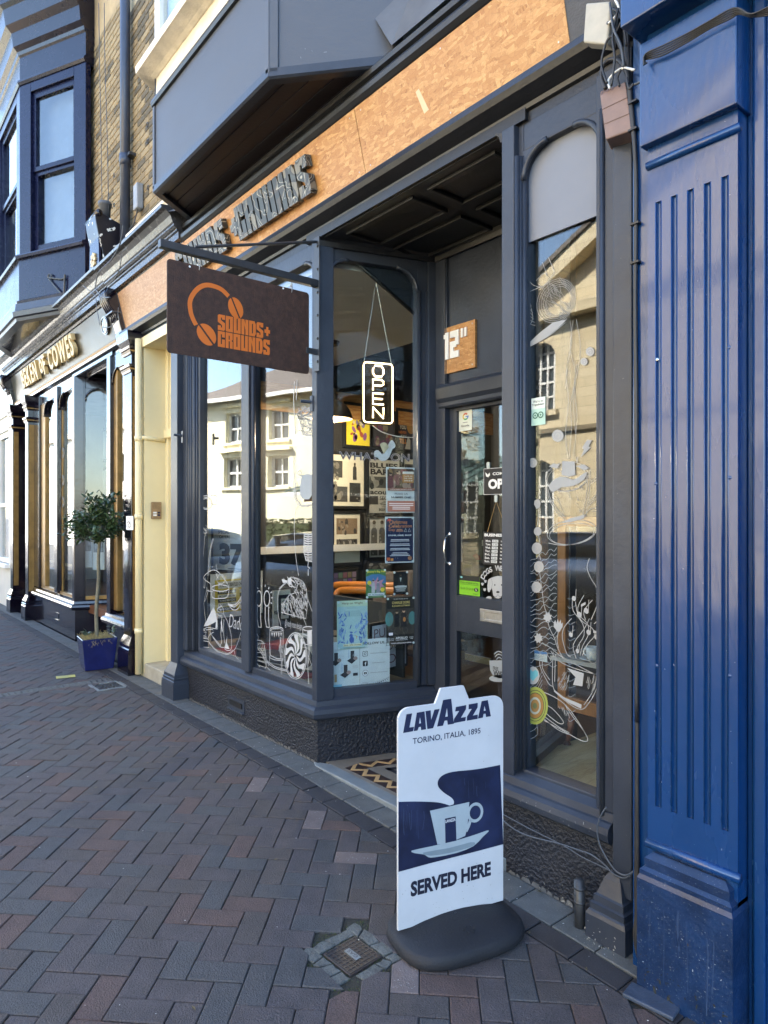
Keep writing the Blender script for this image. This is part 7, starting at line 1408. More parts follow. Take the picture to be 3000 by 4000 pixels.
D = Draw('white gramophone line drawing low in the left window', Mg1, ZD, (170, 1040)); D.fill([(180, 785), (300, 560), (320, 600), (345, 700), (350, 800), (325, 815), (330, 730), (230, 780)]).ln([(180, 790), (300, 550), (345, 650), (350, 820), (200, 795)], [(110, 820), (210, 815), (215, 920), (120, 925), (110, 820)], [(105, 930), (240, 945), (240, 1050), (120, 1040), (105, 930)], [(118, 960), (238, 975)], [(210, 830), (290, 825), (300, 860), (260, 880), (230, 930)], w=.008, k=1).el(170, 870, 32, 40, .006).ln([(120, 740), (120, 800)], w=.01); hatch(D, [(115, 820), (205, 820), (205, 910), (120, 910)], 16, 18, .1, 3); D.done()
D = Draw('white seated dog line drawing beside the gramophone', Mg1, ZD, (450, 1070)); D.ln([(375, 500), (395, 540), (355, 560), (345, 620), (380, 660), (400, 650), (400, 740), (390, 860), (400, 980), (380, 1040), (430, 1050)], [(375, 500), (420, 570), (425, 630), (470, 720), (510, 850), (525, 960), (515, 1080), (440, 1070), (455, 1000)], [(270, 890), (330, 960), (390, 1030)], [(250, 850), (310, 950), (380, 1040)], [(430, 700), (425, 850), (440, 1000)], w=.008); D.fill([(440, 1060), (460, 960), (470, 900), (465, 990), (500, 1070)]).fill([(390, 740), (402, 700), (415, 840), (405, 870)]); hatch(D, [(345, 560), (420, 570), (420, 640), (350, 630)], 12, 16, .7, 4); D.done()
D = Draw('white looping cable line drawing along the bottom of the left window', Mg1, ZD, (400, 1130)); D.ln([(240, 985), (300, 1060), (380, 1120), (470, 1140), (550, 1090), (600, 1000), (640, 860)], [(560, 1090), (580, 1170), (640, 1220)], [(240, 975), (300, 1050), (380, 1108), (470, 1128), (545, 1080)], [(130, 300), (110, 480), (130, 650), (165, 780)], [(215, 330), (180, 500), (200, 700), (190, 780)], [(240, 330), (190, 480)], w=.006); text('lettering', 'Daddy', Mg1, VINYL, D.t, wd=.30, ht=.14, x=loc2(Mg1, *ZD([(600, 770)])[0])[0], y=loc2(Mg1, *ZD([(600, 770)])[0])[1], z=.0004, off=-.01, shear=.3); D.done()
D = Draw('white hot air balloon shaped line drawing over the yellow bill', Mg1, ZD, (380, 440)); D.el(390, 200, 50, 60, .006).el(385, 310, 110, 40, .008).ln([(200, 140), (270, 90), (340, 95), (420, 180), (490, 290), (470, 420), (380, 440), (290, 430), (265, 340), (260, 260), (210, 220), (175, 180), (200, 140)], [(175, 180), (175, 290), (190, 300), (195, 180)], [(215, 300), (225, 340), (290, 355)], [(345, 5), (335, 40), (350, 90)], w=.008); hatch(D, [(310, 140), (350, 100), (360, 170), (330, 200)], 10, 20, 1.2, 2); D.done()
D = Draw('white banana line drawing beside the mullion of the left window', Mg1, ZD, (560, 570)); D.ln([(480, 505), (540, 580), (610, 560), (650, 450)], [(480, 505), (560, 520), (620, 460), (650, 400)], [(500, 520), (560, 545), (630, 480)], w=.009).fill([(485, 508), (520, 545), (545, 525)]).done()
D = Draw('white pair of light bulbs with rays drawn on the right pane', Mg1, ZD, (920, 800))
for x in (865, 965): D.el(x, 440, 36, 95, .014).ln([(x - 20, 540), (x - 22, 690), (x - 5, 795), (x + 30, 800), (x + 22, 690), (x + 20, 540)], w=.012, k=1)
for q in range(9): a = -2.7 + q * .45; D.ln([(920 + 100 * math.cos(a), 430 + 140 * math.sin(a)), (920 + 120 * math.cos(a), 430 + 165 * math.sin(a))], w=.014, k=1)
D.done()
eg = [(1150, 200), (1215, 225), (1260, 175), (1400, 215), (1450, 300), (1470, 430), (1465, 560), (1450, 690), (1290, 650), (1140, 610), (1160, 520), (1240, 400), (1310, 370), (1330, 300), (1250, 290), (1215, 240)]
D = Draw('white feathered eagle head drawing on the right pane', Mg1, ZD, (1300, 680)); D.fill([(1150, 200), (1215, 215), (1230, 240), (1165, 245)]).fill([(1225, 195), (1260, 175), (1275, 200), (1265, 270), (1232, 255)]).ln(eg + [eg[0]], w=.007, k=1).ln([(1260, 175), (1340, 190), (1420, 240), (1460, 330)], w=.01).el(1355, 240, 22, 18, .008); hatch(D, eg, 190, 34, 1.35, 5, .0075, .45); D.ln([(1210, 240), (1130, 320), (1100, 420), (1100, 600), (1140, 780)], [(1195, 235), (1115, 320)], [(1420, 690), (1450, 760), (1455, 800)], w=.006).done()
D = Draw('white pineapple shaped line drawing low on the right pane', Mg1, ZD, (880, 1310)); D.ln([(800, 980), (860, 960), (920, 990), (950, 1130), (955, 1290), (900, 1310), (820, 1210), (785, 1070), (800, 980)], w=.008).el(835, 925, 22, 40, .007)
for q in range(6): D.ln([(790 + q * 8, 1010 + q * 50), (945, 1000 + q * 60)], [(800 + q * 25, 980), (960 - (5 - q) * 6, 1300 - (5 - q) * 24)], w=.005, k=1)
hatch(D, [(800, 990), (930, 1000), (950, 1280), (820, 1200)], 26, 14, .6, 6); D.ln([(750, 690), (800, 790), (835, 885)], [(750, 670), (815, 790), (845, 885)], w=.006).done()
D = Draw('white floor tom drum line drawing with dripping rim', Mg1, ZD, (1085, 1230)); D.el(1085, 825, 82, 32, .009).el(1085, 835, 70, 24, .006).ln([(1003, 830), (1000, 1000), (1003, 1180), (1060, 1205), (1165, 1215), (1167, 830)], [(1003, 1040), (1010, 1150), (1090, 1190), (1165, 1195)], [(1140, 920), (1145, 1180)], [(1130, 920), (1135, 1180)], w=.008, k=1)
for q in range(5): D.fill([(1020 + q * 28, 862), (1040 + q * 28, 866), (1030 + q * 28, 915 + 12 * (q % 2))])
hatch(D, [(1110, 1050), (1150, 1020), (1160, 1170), (1110, 1110)], 30, 24, 1.2, 3, .006); D.ln([(1145, 1215), (1140, 1420)], [(1155, 1215), (1150, 1420)], [(970, 1210), (990, 1280), (1000, 1150)], w=.006).done()
D = Draw('large white candy swirl bass drum drawing on the right pane', Mg1, ZD, (1320, 1440)); D.el(1322, 1155, 140, 290, .009).el(1322, 1155, 128, 270, .006)
for q in range(9):
    a = q * 2 * math.pi / 9; o1 = []; o2 = []
    for k in range(8): f = k / 7; rr = .08 + .92 * f; sw = .32 * math.sin(f * math.pi * 1.6); o1.append((1322 + 126 * rr * math.cos(a + sw), 1155 + 266 * rr * math.sin(a + sw))); o2.append((1322 + 126 * rr * math.cos(a + sw + .36), 1155 + 266 * rr * math.sin(a + sw + .36)))
    D.fill(o1 + o2[::-1])
D.ln([(960, 1230), (1050, 1300), (1140, 1330), (1215, 1345)], [(965, 1215), (1060, 1285), (1150, 1315), (1215, 1330)], [(970, 1300), (1100, 1420), (1250, 1470), (1330, 1440)], w=.007).done()
D = Draw('white snare drum line drawing beside the corner post', Mg1, ZD, (1480, 1020)); D.el(1480, 815, 68, 26, .009).ln([(1412, 815), (1412, 960), (1440, 1010), (1525, 1025)], [(1412, 880), (1470, 905), (1525, 905)], [(1470, 835), (1470, 1020)], w=.009, k=1).fill([(1475, 840), (1525, 835), (1525, 1010), (1480, 1005)]).ln([(1480, 1030), (1475, 1300), (1490, 1540)], [(1500, 1030), (1480, 1250)], [(1480, 1150), (1525, 1280)], [(1475, 450), (1500, 520), (1528, 600)], w=.007).done()
t = D.t; D = Draw('white arched handwriting lettering above the swirl drum', Mg1, ZD, (1300, 840)); (xa, za), (xb, zb) = L2(Mg1, ZD([(1190, 870), (1400, 860)])); text('lettering', '@ kady rose design', Mg1, VINYL, D.t, wd=xb - xa, ht=.06, x=(xa + xb) / 2, y=(za + zb) / 2 + .05, z=.0004, off=-.01, shear=.2); D.done()
D = Draw('white vintage microphone drawing at the right edge of the right pane', Mg1, ZC, (1490, 1400))
for q in range(11): y = 1070 + q * 28; D.ln([(1432, y), (1475, y + 10)], [(1480, y + 10), (1528, y + 4)], w=.012, k=1)
D.ln([(1430, 1060), (1425, 1300), (1450, 1400), (1528, 1415)], [(1478, 1060), (1478, 1400)], [(1528, 1060), (1528, 1400)], [(1480, 1415), (1475, 1480), (1500, 1500)], [(1480, 1510), (1480, 1590)], w=.010, k=1)
for q in range(5): D.ln([(1440 + q * 18, 1350), (1462 + q * 14, 1405)], w=.009, k=1)
D.done()
D = Draw('frosted white beer glass drawing at the right edge of the right pane', Mg1, ZC, (1450, 640), VINYLT); D.fill([(1400, 345), (1450, 325), (1525, 330), (1525, 590), (1490, 640), (1420, 640), (1380, 590), (1378, 470)]).ln([(1400, 350), (1340, 320), (1380, 280), (1400, 340)], w=.008).done()
D = Draw('white crown and cable line drawing high on the right pane', Mg1, Z4b, (880, 1210)); D.ln([(845, 1080), (870, 1150), (880, 1200), (930, 1210)], [(845, 1080), (880, 1060), (930, 1040)], [(850, 1100), (890, 1090), (930, 1070)], [(830, 890), (825, 1000), (835, 1200)], [(845, 880), (840, 1000)], w=.012); hatch(D, [(845, 1060), (930, 1040), (930, 1200), (875, 1195)], 60, 22, 1.0, 8, .007, 1.2); D.done()
D = Draw('white tangled cable loops drawn on the right pane', Mg1, ZC, (1400, 700)); D.ln([(1290, 100), (1300, 350), (1290, 480), (1320, 640), (1360, 670), (1320, 800), (1305, 1000), (1320, 1300), (1360, 1590)], [(1305, 100), (1315, 480), (1335, 620)], [(1330, 420), (1310, 560), (1340, 660), (1420, 720), (1525, 690)], [(1325, 430), (1300, 560), (1330, 680), (1420, 735), (1525, 705)], w=.006).done()

RA = zc(1600, 1000, 1.659)
D = Draw('white pouring cup line drawing at the top of the right window', Mg2, RA, (900, 430))
for k_ in range(5): D.el(950 + 3 * k_, 290, 118 - k_ * 11, 150 - k_ * 13, .0026, .5)
hatch(D, [(850, 180), (1000, 140), (1060, 260), (1000, 400), (860, 380)], 70, 26, .9, 5, .002, .5); D.fill([(755, 580), (840, 500), (930, 430), (1020, 410), (960, 470), (870, 540), (770, 595)]).ln([(760, 250), (800, 400), (755, 470)], [(765, 120), (790, 180), (860, 200), (920, 130), (935, 100), (900, 10)], [(755, 240), (850, 200)], [(755, 600), (900, 520), (1010, 430)], [(860, 40), (890, 120)], [(820, 160), (870, 110), (900, 140)], w=.0035)
for q in range(7): D.ln([(765, 260 + q * 30), (790 + q * 4, 330 + q * 20)], w=.0025)
D.done()
D = Draw('white stream of poured coffee drawn down the right window', Mg2, RA, (1050, 1310)); D.ln([(1040, 420), (1050, 560), (1015, 760), (1030, 950), (1010, 1150), (1025, 1310)], [(1060, 415), (1040, 600), (1075, 760), (1045, 950), (1050, 1100), (1035, 1300)], [(1080, 410), (1105, 560), (1100, 680), (1070, 860), (1085, 1060), (1060, 1310)], [(1025, 680), (1010, 860)], [(1085, 700), (1060, 900), (1075, 1150)], w=.003).done()
coins = ((1170, 620, 28, 'swirl coin, upper'), (1130, 685, 24, 'round coin, lower'), (960, 1165, 38, 'large embossed coin'), (798, 1340, 30, 'faint coin by the frame'))
for cx_, cy_, r_, lab in coins:
    D = Draw('white %s of the right window drawings' % lab, Mg2, RA, (cx_, cy_ + r_)); D.fill(ell(cx_, cy_, r_, r_ * 1.05, 20)); D.done(); b = B(); b.ribbon(L2(Mg2, RA(ell(cx_, cy_, r_ * .75, r_ * .8, 18))), .0018, Mg2, .0006, 1, True); b.ribbon(L2(Mg2, RA([(cx_ - r_ * .4, cy_), (cx_, cy_ - r_ * .4), (cx_ + r_ * .3, cy_), (cx_, cy_ + r_ * .4)])), .002, Mg2, .0006, 2); obj('engraved_line', b, fm((.45, .42, .36)), D.t)
D = Draw('white lightning bolt sticker on the right window', Mg2, RA, (1130, 1305)); D.fill([(1150, 1190), (1182, 1195), (1160, 1235), (1175, 1240), (1108, 1307), (1130, 1252), (1116, 1247)]).done()
D = Draw('big white splashing coffee cup line drawing on the right window', Mg2, RA, (1040, 1880)); D.el(1020, 1430, 140, 95, .003, -.15).el(1020, 1440, 128, 82, .0025, -.15).ln([(885, 1490), (905, 1580), (960, 1670), (1020, 1720)], [(895, 1500), (920, 1590), (1000, 1690)], [(1170, 1380), (1165, 1520), (1140, 1690)], [(1155, 1420), (1145, 1560), (1120, 1690)], [(1175, 1460), (1220, 1430), (1245, 1450), (1240, 1530), (1160, 1620)], [(1178, 1475), (1215, 1450), (1230, 1470), (1220, 1530), (1160, 1600)], [(1250, 1630), (1170, 1640), (1140, 1680)], [(1250, 1645), (1180, 1655)], w=.0038); D.el(1050, 1790, 160, 80, .0035, -.12).el(1050, 1800, 145, 68, .003, -.12).ln([(900, 1860), (1000, 1875), (1120, 1850), (1200, 1800)], w=.004)
D.fill([(985, 1730), (1040, 1700), (1138, 1675), (1130, 1700), (1040, 1725)]); D.fill([(985, 1420), (990, 1330), (1070, 1330), (1075, 1420), (1030, 1430)]).fill([(900, 1365), (930, 1345), (975, 1350), (955, 1375)]).fill([(1080, 1360), (1130, 1350), (1165, 1375), (1130, 1390)]).fill([(900, 1490), (950, 1440), (1000, 1430), (1060, 1450), (1110, 1420), (1150, 1400), (1130, 1450), (1060, 1490), (980, 1500), (930, 1530)], 2)
hatch(D, [(900, 1500), (1140, 1480), (1130, 1660), (1000, 1690)], 30, 24, 1.0, 4, .002); D.ln([(970, 1390), (1000, 1410)], [(1075, 1300), (1085, 1340)], [(1090, 1300), (1085, 1345)], w=.004).done()
D = Draw('white chain of charms line drawing down the left of the right window', Mg2, R2, (850, 700)); D.ln([(830, -60), (835, 20), (828, 90)], [(835, 150), (845, 200)], [(838, 265), (850, 310)], [(842, 385), (850, 450), (860, 520), (870, 600), (890, 660)], [(895, 710), (910, 760), (940, 820), (955, 870), (985, 930), (1005, 950)], [(965, 770), (955, 830), (965, 880)], [(850, 850), (880, 860), (930, 890)], w=.0045)
for cx_, cy_, r_ in ((830, 125, 25), (825, 235, 33), (838, 355, 32), (822, 487, 32)): D.fill(ell(cx_, cy_, r_, r_ * 1.15, 20))
for cx_, cy_ in ((895, 682), (835, 818)):
    pts = []
    for q in range(16): a = q * .3927; r_ = 30 if q % 2 else 20; pts.append((cx_ + r_ * math.cos(a), cy_ + r_ * 1.2 * math.sin(a)))
    D.fill(pts)
D.fill([(935, 745), (935, 715), (945, 700), (952, 725), (960, 690), (968, 720), (980, 695), (982, 725), (993, 715), (992, 745), (980, 762), (975, 775), (955, 775), (948, 762)]).fill([(822, -20), (806, -50), (810, -75), (835, -85), (850, -60), (845, -30)]).done(); b = B()
for cx_, cy_, r_ in ((825, 235, 33), (838, 355, 32), (822, 487, 32)): b.ribbon(L2(Mg2, R2(ell(cx_, cy_, r_ * .85, r_ * .98, 18))), .0016, Mg2, .0006, 1, True); b.ribbon(L2(Mg2, R2([(cx_ - 8, cy_ - 14), (cx_ + 6, cy_), (cx_ - 6, cy_ + 14)])), .003, Mg2, .0006, 2)
obj('engraved_line', b, fm((.35, .32, .3)), D.t)
D = Draw('pale mountain ridge wave lines drawn on the right window', Mg2, R2, (850, 800), VINYLT); WV = random.Random(3)
for q in range(22):
    y = 330 + q * 32; pts = []
    for k in range(12): pts.append((755 + k * 18, y - k * 9 * (1 - q / 22) + WV.uniform(-16, 16)))
    D.ln(pts, w=.0028, k=2)
for q in range(9): D.ln([(755, 1120 + q * 45), (790 + q * 5, 1080 + q * 45), (820, 1100 + q * 30), (860, 1030 + q * 28)], w=.0025)
for q in range(16): D.ln([(1020 + WV.uniform(0, 8), 560 + q * 52), (1040, 570 + q * 52 + WV.uniform(-10, 10)), (1075, 555 + q * 52)], w=.002)
D.done()
D = Draw('white swirling music notes drawing on the right window', Mg2, R2, (1100, 930)); D.ln([(1165, 300), (1150, 360), (1175, 430), (1215, 500), (1215, 600), (1175, 700)], [(1250, 630), (1230, 690), (1195, 725)], [(1050, 690), (1000, 750), (990, 820), (1020, 920), (1045, 940)], [(1055, 560), (1060, 640), (1120, 720), (1130, 800), (1090, 870), (1085, 920)], [(1075, 580), (1090, 660), (1150, 720), (1160, 790), (1120, 870), (1105, 930)], [(1130, 540), (1090, 620), (1110, 700), (1180, 750), (1200, 800), (1150, 860), (1120, 930)], [(1185, 570), (1130, 640), (1140, 700)], [(1165, 690), (1130, 760), (1060, 860), (1080, 950)], w=.0045)
for x, y, s in ((1065, 560, 1), (1100, 665, 1.2), (1145, 640, 1.2), (1045, 795, 1), (1160, 780, 1.1), (1210, 810, 1.1), (1088, 900, .9)): D.fill(ell(x, y, 12 * s, 17 * s, 12, -.4)).ln([(x + 11 * s, y), (x + 14 * s, y - 60 * s)], w=.004, k=1)
D.fill([(1110, 600), (1140, 582), (1142, 598), (1112, 616)]).fill([(1190, 765), (1235, 780), (1234, 796), (1190, 782)]).done()
D = Draw('white tilted coffee bowl line drawing low on the right window', Mg2, R2, (1050, 1290)); D.ln([(915, 900), (960, 960), (1060, 1010), (1180, 1045), (1250, 1060)], [(920, 885), (1000, 950), (1100, 1000), (1200, 1050), (1255, 1040)], [(930, 905), (925, 1100), (945, 1170)], [(945, 920), (940, 1100)], [(850, 930), (845, 1000), (900, 1110), (930, 1130)], [(870, 925), (860, 1010), (910, 1090)], [(850, 930), (890, 925), (920, 970)], [(1220, 1060), (1210, 1150), (1160, 1240), (1110, 1280), (1030, 1240), (935, 1160)], [(1210, 1065), (1195, 1150), (1130, 1250)], [(1255, 1020), (1210, 1045), (1255, 1075)], w=.0045); D.fill([(935, 1150), (1000, 1200), (1115, 1248), (1112, 1275), (1030, 1235), (945, 1170)]).fill([(1020, 1010), (1130, 1045), (1120, 1130), (1060, 1120), (1075, 1070)]); hatch(D, [(960, 1040), (1040, 1050), (1010, 1150), (960, 1140)], 26, 18, 2.0, 6, .0028, .15); hatch(D, [(1145, 1070), (1210, 1080), (1190, 1150), (1140, 1130)], 14, 26, 1.75, 3, .0028, .1)
D.ln([(855, 1240), (920, 1270), (985, 1340), (995, 1370), (960, 1365), (880, 1300), (850, 1250)], [(1000, 1240), (1060, 1330), (1130, 1420), (1155, 1480), (1110, 1480), (1000, 1420), (870, 1350)], [(870, 1340), (960, 1410), (1030, 1440)], [(880, 1330), (970, 1395), (1035, 1430)], [(755, 1130), (900, 1180), (1010, 1250), (1100, 1370), (1145, 1450)], w=.005); hatch(D, [(945, 1260), (1000, 1270), (1040, 1320), (1000, 1320)], 16, 18, 1.2, 4, .003, .1); D.el(1190, 950, 28, 32, .003).done()

# ------------------------------------------------------------------ stickers on the right window and the door
P = Poster('sticker', "pale green We're on Tripadvisor owl sticker on the right window", 'sticker', Mg2, *bx(RA, Mg2, (790, 925), (880, 1090)), (.42, .60, .50), .0008); P.rect(0, 0, 1, .40, (.66, .72, .64)); P.text("We're on", .5, .13, .72, .10, (.02, .02, .02), .01); P.text('Tripadvisor', .5, .26, .9, .10, (.02, .02, .02), .02)
for x in (.3, .7): P.poly(ell(x, .64, .2, .12, 16), (.03, .12, .08)); P.poly(ell(x, .64, .13, .078, 16), (.42, .60, .50)); P.poly(ell(x, .64, .06, .036, 12), (.03, .12, .08))
D = Draw('round white sticker with a teal heart on the right window', Mg2, R2, (800, 1110), cat='sticker', name='sticker'); D.fill(ell(800, 1060, 42, 58, 24)).done(); obj('heart', B().flat(L2(Mg2, R2([(800, 1095), (770, 1060), (770, 1035), (785, 1022), (800, 1035), (815, 1022), (832, 1035), (832, 1060)])), Mg2, .0009), fm((.10, .33, .38)), D.t)
t = thing('sticker', 'round lime and orange badge sticker low on the right window', 'sticker', Mg2 @ V((*loc2(Mg2, *R2([(820, 1375)])[0]), 0)))
for i, (k_, c) in enumerate(((1, (.24, .27, .05)), (.84, (.05, .06, .03)), (.80, (.24, .27, .05)), (.70, (.05, .05, .03)), (.66, (.26, .13, .03)), (.46, (.30, .33, .28)), (.34, (.24, .13, .04)), (.16, (.1, .12, .05)))): obj('printed_ring', B().flat(L2(Mg2, R2(ell(815, 1255, 82 * k_, 122 * k_, 30))), Mg2, .0004 + .0004 * i), fm(c), t)
P = Poster('card', 'blue and white card behind the chain drawing in the right window', 'card', Mg2 @ Matrix.Translation((0, 0, -.03)), *bx(R2, Mg2, (756, 895), (865, 980)), (.55, .62, .66)); P.rect(0, 0, 1, .3, (.08, .22, .5)); P.lines(.1, .9, (.5, .65, .8), (.3, .35, .4), .05)
Mds = Mdo @ Matrix.Translation((0, 0, -.0225)); R5 = zc(1700, 1500, 1.8433)
P = Poster('sticker', 'white Google review sticker in the top corner of the door glass', 'sticker', Mds, *bx(R5, Mds, (172, 190), (265, 330)), (.66, .68, .58), .0008)
for i, (a0, a1, c) in enumerate(((-.3, .9, (.08, .2, .55)), (.9, 2.2, (.08, .35, .12)), (2.2, 3.9, (.6, .42, .03)), (3.9, 5.5, (.5, .07, .04)))): bb2 = B(); bb2.ribbon([P.p(.52 + .19 * math.cos(a), .34 + .13 * math.sin(a)) for a in [a0 + (a1 - a0) * q / 6 for q in range(7)]], .010, Mds, P.up(), 1); obj('g_arc', bb2, fm(c), P.t)
P.rect(.52, .32, .72, .37, (.08, .2, .55)); P.lines(.25, .75, (.60,), (.2, .2, .2), .03); P.text('Google', .5, .78, .62, .13, (.12, .12, .12))
P = Poster('hanging_sign', 'black COME IN OPEN sign hanging inside the door glass', 'sign', Mds, *bx(R5, Mds, (350, 610), (620, 790)), (.012, .012, .013)); P.text('COME IN', .5, .22, .5, .11, (.75, .75, .74), .03); P.text("OPEN", .52, .60, .78, .38, (.78, .78, .77), .05); P.poly([(.05, .14), (.12, .24), (.17, .16), (.18, .26), (.13, .34), (.07, .3)], (.75, .75, .74)); b = B()
for r in ((.0, .0, 1, .02), (0, .98, 1, 1), (0, 0, .012, 1), (.988, 0, 1, 1)): b.flat([P.p(r[0], r[3]), P.p(r[2], r[3]), P.p(r[2], r[1]), P.p(r[0], r[1])], P.M, .002)
obj('border', b, fm((.5, .5, .5)), P.t); hk_ = L2(Mds, R5([(386, 585)]))[0]; obj('suction_hook', B().prism(rrect(hk_[0] - .012, hk_[0] + .012, hk_[1] - .02, hk_[1] + .02, .008), Mds, 0, .008), fm((.5, .55, .52)), P.t)
P = Poster('hours_sign', 'black BUSINESS HOURS board hanging inside the door glass', 'sign', Mds, *bx(R5, Mds, (345, 1065), (640, 1320)), (.012, .012, .013)); P.text('BUSINESS HOURS', .5, .09, .92, .09, (.78, .78, .77), .04)
for i, s_ in enumerate(('Mon.', 'Tues.', 'Wed.', 'Thur.', 'Fri.', 'Sat.', 'Sun.')): y = .27 + i * .103; P.text(s_, .14, y, .13, .065, (.75, .75, .74), .02); P.rect(.24, y - .04, .39, y + .04, (.6, .62, .62)); P.text(('9.00', '7.30', '7.30', '7.30', '7.30', '9.30', '10.00')[i], .315, y, .11, .045, (.1, .1, .1)); P.text('to', .48, y, .05, .05, (.75, .75, .74)); P.rect(.55, y - .04, .70, y + .04, (.6, .62, .62))
rp = L2(Mds, R5([(442, 840), (380, 1065), (520, 1065)])); obj('cord', B().tube([Mds @ V((*rp[1], .004)), Mds @ V((*rp[0], .004)), Mds @ V((*rp[2], .004))], .0022, 6), fm((.45, .3, .12)), P.t); obj('suction_hook', B().prism(rrect(rp[0][0] - .011, rp[0][0] + .011, rp[0][1] - .01, rp[0][1] + .035, .008), Mds, 0, .008), fm((.5, .55, .52)), P.t)
P = Poster('sticker', 'green and black FOOD HYGIENE RATING 5 sticker on the door glass', 'sticker', Mds, *bx(R5, Mds, (175, 1375), (322, 1530)), (.20, .50, .02), .0008); P.rect(0, 0, 1, .27, (.012, .014, .012)); P.poly(ell(.1, .1, .06, .05, 12), (.2, .5, .5)); P.text('FOOD HYGIENE RATING', .5, .37, .88, .09, (.01, .02, .01), .01); P.rect(.04, .45, .96, .465, (.02, .05, .01))
for i in range(5): P.poly(ell(.1 + i * .145, .66, .055, .055, 14), (.02, .05, .01)); P.poly(ell(.1 + i * .145, .66, .045, .045, 14), (.20, .50, .02)); P.text(str(i), .1 + i * .145, .66, None, .06, (.01, .03, .01))
P.poly(ell(.86, .68, .095, .11, 18), (.01, .015, .01)); P.text('5', .86, .68, None, .14, (.5, .6, .4), .03); P.text('VERY GOOD', .82, .9, .22, .05, (.01, .03, .01))
D = Draw('white dog face DOGS WELCOME decal on the door glass', Mds, R5, (440, 1545), cat='sticker', name='sticker'); D.fill(crom([(395, 1400), (380, 1420), (376, 1480), (390, 1500), (408, 1470), (418, 1520), (440, 1542), (470, 1540), (490, 1500), (510, 1470), (525, 1500), (540, 1470), (535, 1415), (500, 1390), (450, 1382)], 2, True)); D.fill(ell(388, 1540, 20, 12, 12))
for x, y in ((340, 1440), (362, 1420), (356, 1480)): D.fill(ell(x, y + 4, 8, 8, 8)); [D.fill(ell(x + dx, y - 7 + abs(dx) * .4, 3.4, 4.2, 6)) for dx in (-8, -3, 3, 8)]
D.done(); b = B()
for e_ in (ell(430, 1447, 5, 6, 8), ell(478, 1447, 5, 6, 8), ell(452, 1498, 13, 8, 10)): b.flat(L2(Mds, R5(e_)), Mds, .0009)
b.ribbon(L2(Mds, R5([(425, 1528), (440, 1533), (452, 1515), (465, 1533), (482, 1528)])), .0022, Mds, .0009, 2); b.ribbon(L2(Mds, R5([(405, 1400), (412, 1440), (404, 1480)])), .0018, Mds, .0009, 2); obj('face_line', b, INK, D.t)
for i, ch in enumerate('DOGS WELCOME'):
    if ch == ' ': continue
    a = math.radians(205 + i * 13.0); c_ = L2(Mds, R5([(452 + 118 * math.cos(a), 1430 + 105 * math.sin(a))]))[0]; Mx_ = Mds @ Matrix.Translation((c_[0], c_[1], 0)) @ Matrix.Rotation(-(a - math.radians(270)), 4, 'Z'); text('lettering', ch, Mx_, VINYL, D.t, ht=.036, z=.0006, off=.04)
D = Draw('white FREE Wi-Fi coffee cup decal on the lower door glass', Mds, R5, (450, 2140), VINYLT, cat='sticker', name='sticker'); D.fill(crom([(390, 1990), (395, 2060), (420, 2105), (460, 2120), (520, 2110), (540, 1990)], 1)).fill(ell(460, 2120, 72, 26, 20)).ln([(430, 1965), (455, 1945), (490, 1960)], [(425, 1945), (455, 1925), (500, 1945)], [(440, 1985), (458, 1968), (480, 1980)], w=.010).done(); (xa, za) = L2(Mds, R5([(436, 2048)]))[0]; text('lettering', 'FREE', Mds, INK, D.t, wd=.045, ht=.022, x=xa, y=za, z=.001, off=.02); (xa, za) = L2(Mds, R5([(455, 2085)]))[0]; text('lettering', 'WiFi', Mds, INK, D.t, wd=.085, ht=.034, x=xa, y=za, z=.001, off=.03)
P = slabq('poster', 'dim hand lettered bill leaning inside behind the door glass', 'poster', *R5([(195, 1000), (335, 1010), (200, 1280)]), 5.2, 5.35, (.12, .11, .09)); P.text('BEWARE', .5, .1, .7, .1, (.02, .02, .02)); P.text('ALL FACES', .5, .25, .85, .1, (.02, .02, .02)); P.lines(.2, .8, (.4, .6, .72), (.03, .03, .03), .03); P.poly([(.5, .85), (.7, .8), (.9, .88), (.95, .98), (.7, .99)], (.25, .02, .03))
P = slabq('shelf_board', 'pale wooden shelf end seen through the lower door glass', 'shelf', *R5([(215, 1940), (395, 1960), (215, 1985)]), 5.4, 5.2, (.30, .22, .09))

# ------------------------------------------------------------------ cables and boxes beside the blue shop
ZT = zc(2100, 0, 1.8433); YB = -.16
def cableo(pts, r, Z, Y, m=CABLE, name='cable', label=None, cat='cable', par=None, yo=None):
    P3 = [onY(*Z([p])[0], Y + (yo[i] if yo else 0)) for i, p in enumerate(pts)]
    o = obj(name, B().tube(crom([tuple(p) for p in P3], 5), r, 7), m, par, smooth=True)
    if label: tag(o, label, cat)
    return o
t = thing('wall_box', 'pale beige plastic box at the right end of the strand board fascia', 'junction box', onY(2325, 170, -.15)); q = [onY(*ZT([p])[0], -.16) for p in ((345, 20), (530, 5), (500, 322), (325, 305))]; n_ = V((0, .06, 0)); b = B(); b.add(q + [p + n_ for p in q], [(0, 1, 2, 3), (4, 7, 6, 5), (0, 4, 5, 1), (1, 5, 6, 2), (2, 6, 7, 3), (3, 7, 4, 0)]); obj('case', b, mat('beige plastic', (.40, .37, .30), .5, .12, 14), t, bev=.008, seg=3)
obj('screw', B().lathe([(0, .003), (.005, .002), (.006, 0)], Matrix.Translation(onY(*ZT([(505, 165)])[0], -.161)) @ Matrix.Rotation(math.pi / 2, 4, 'X'), 8), IRON, t)
t = thing('meter_box', 'faded brown terminal box above the right grey pilaster', 'junction box', onY(2420, 560, -.10)); q = [onY(*ZT([p])[0], -.14) for p in ((450, 685), (632, 588), (683, 935), (490, 1005))]; lo_ = [onY(*ZT([p])[0], -.04) for p in ((450, 660), (640, 588), (690, 1040), (530, 1085))]
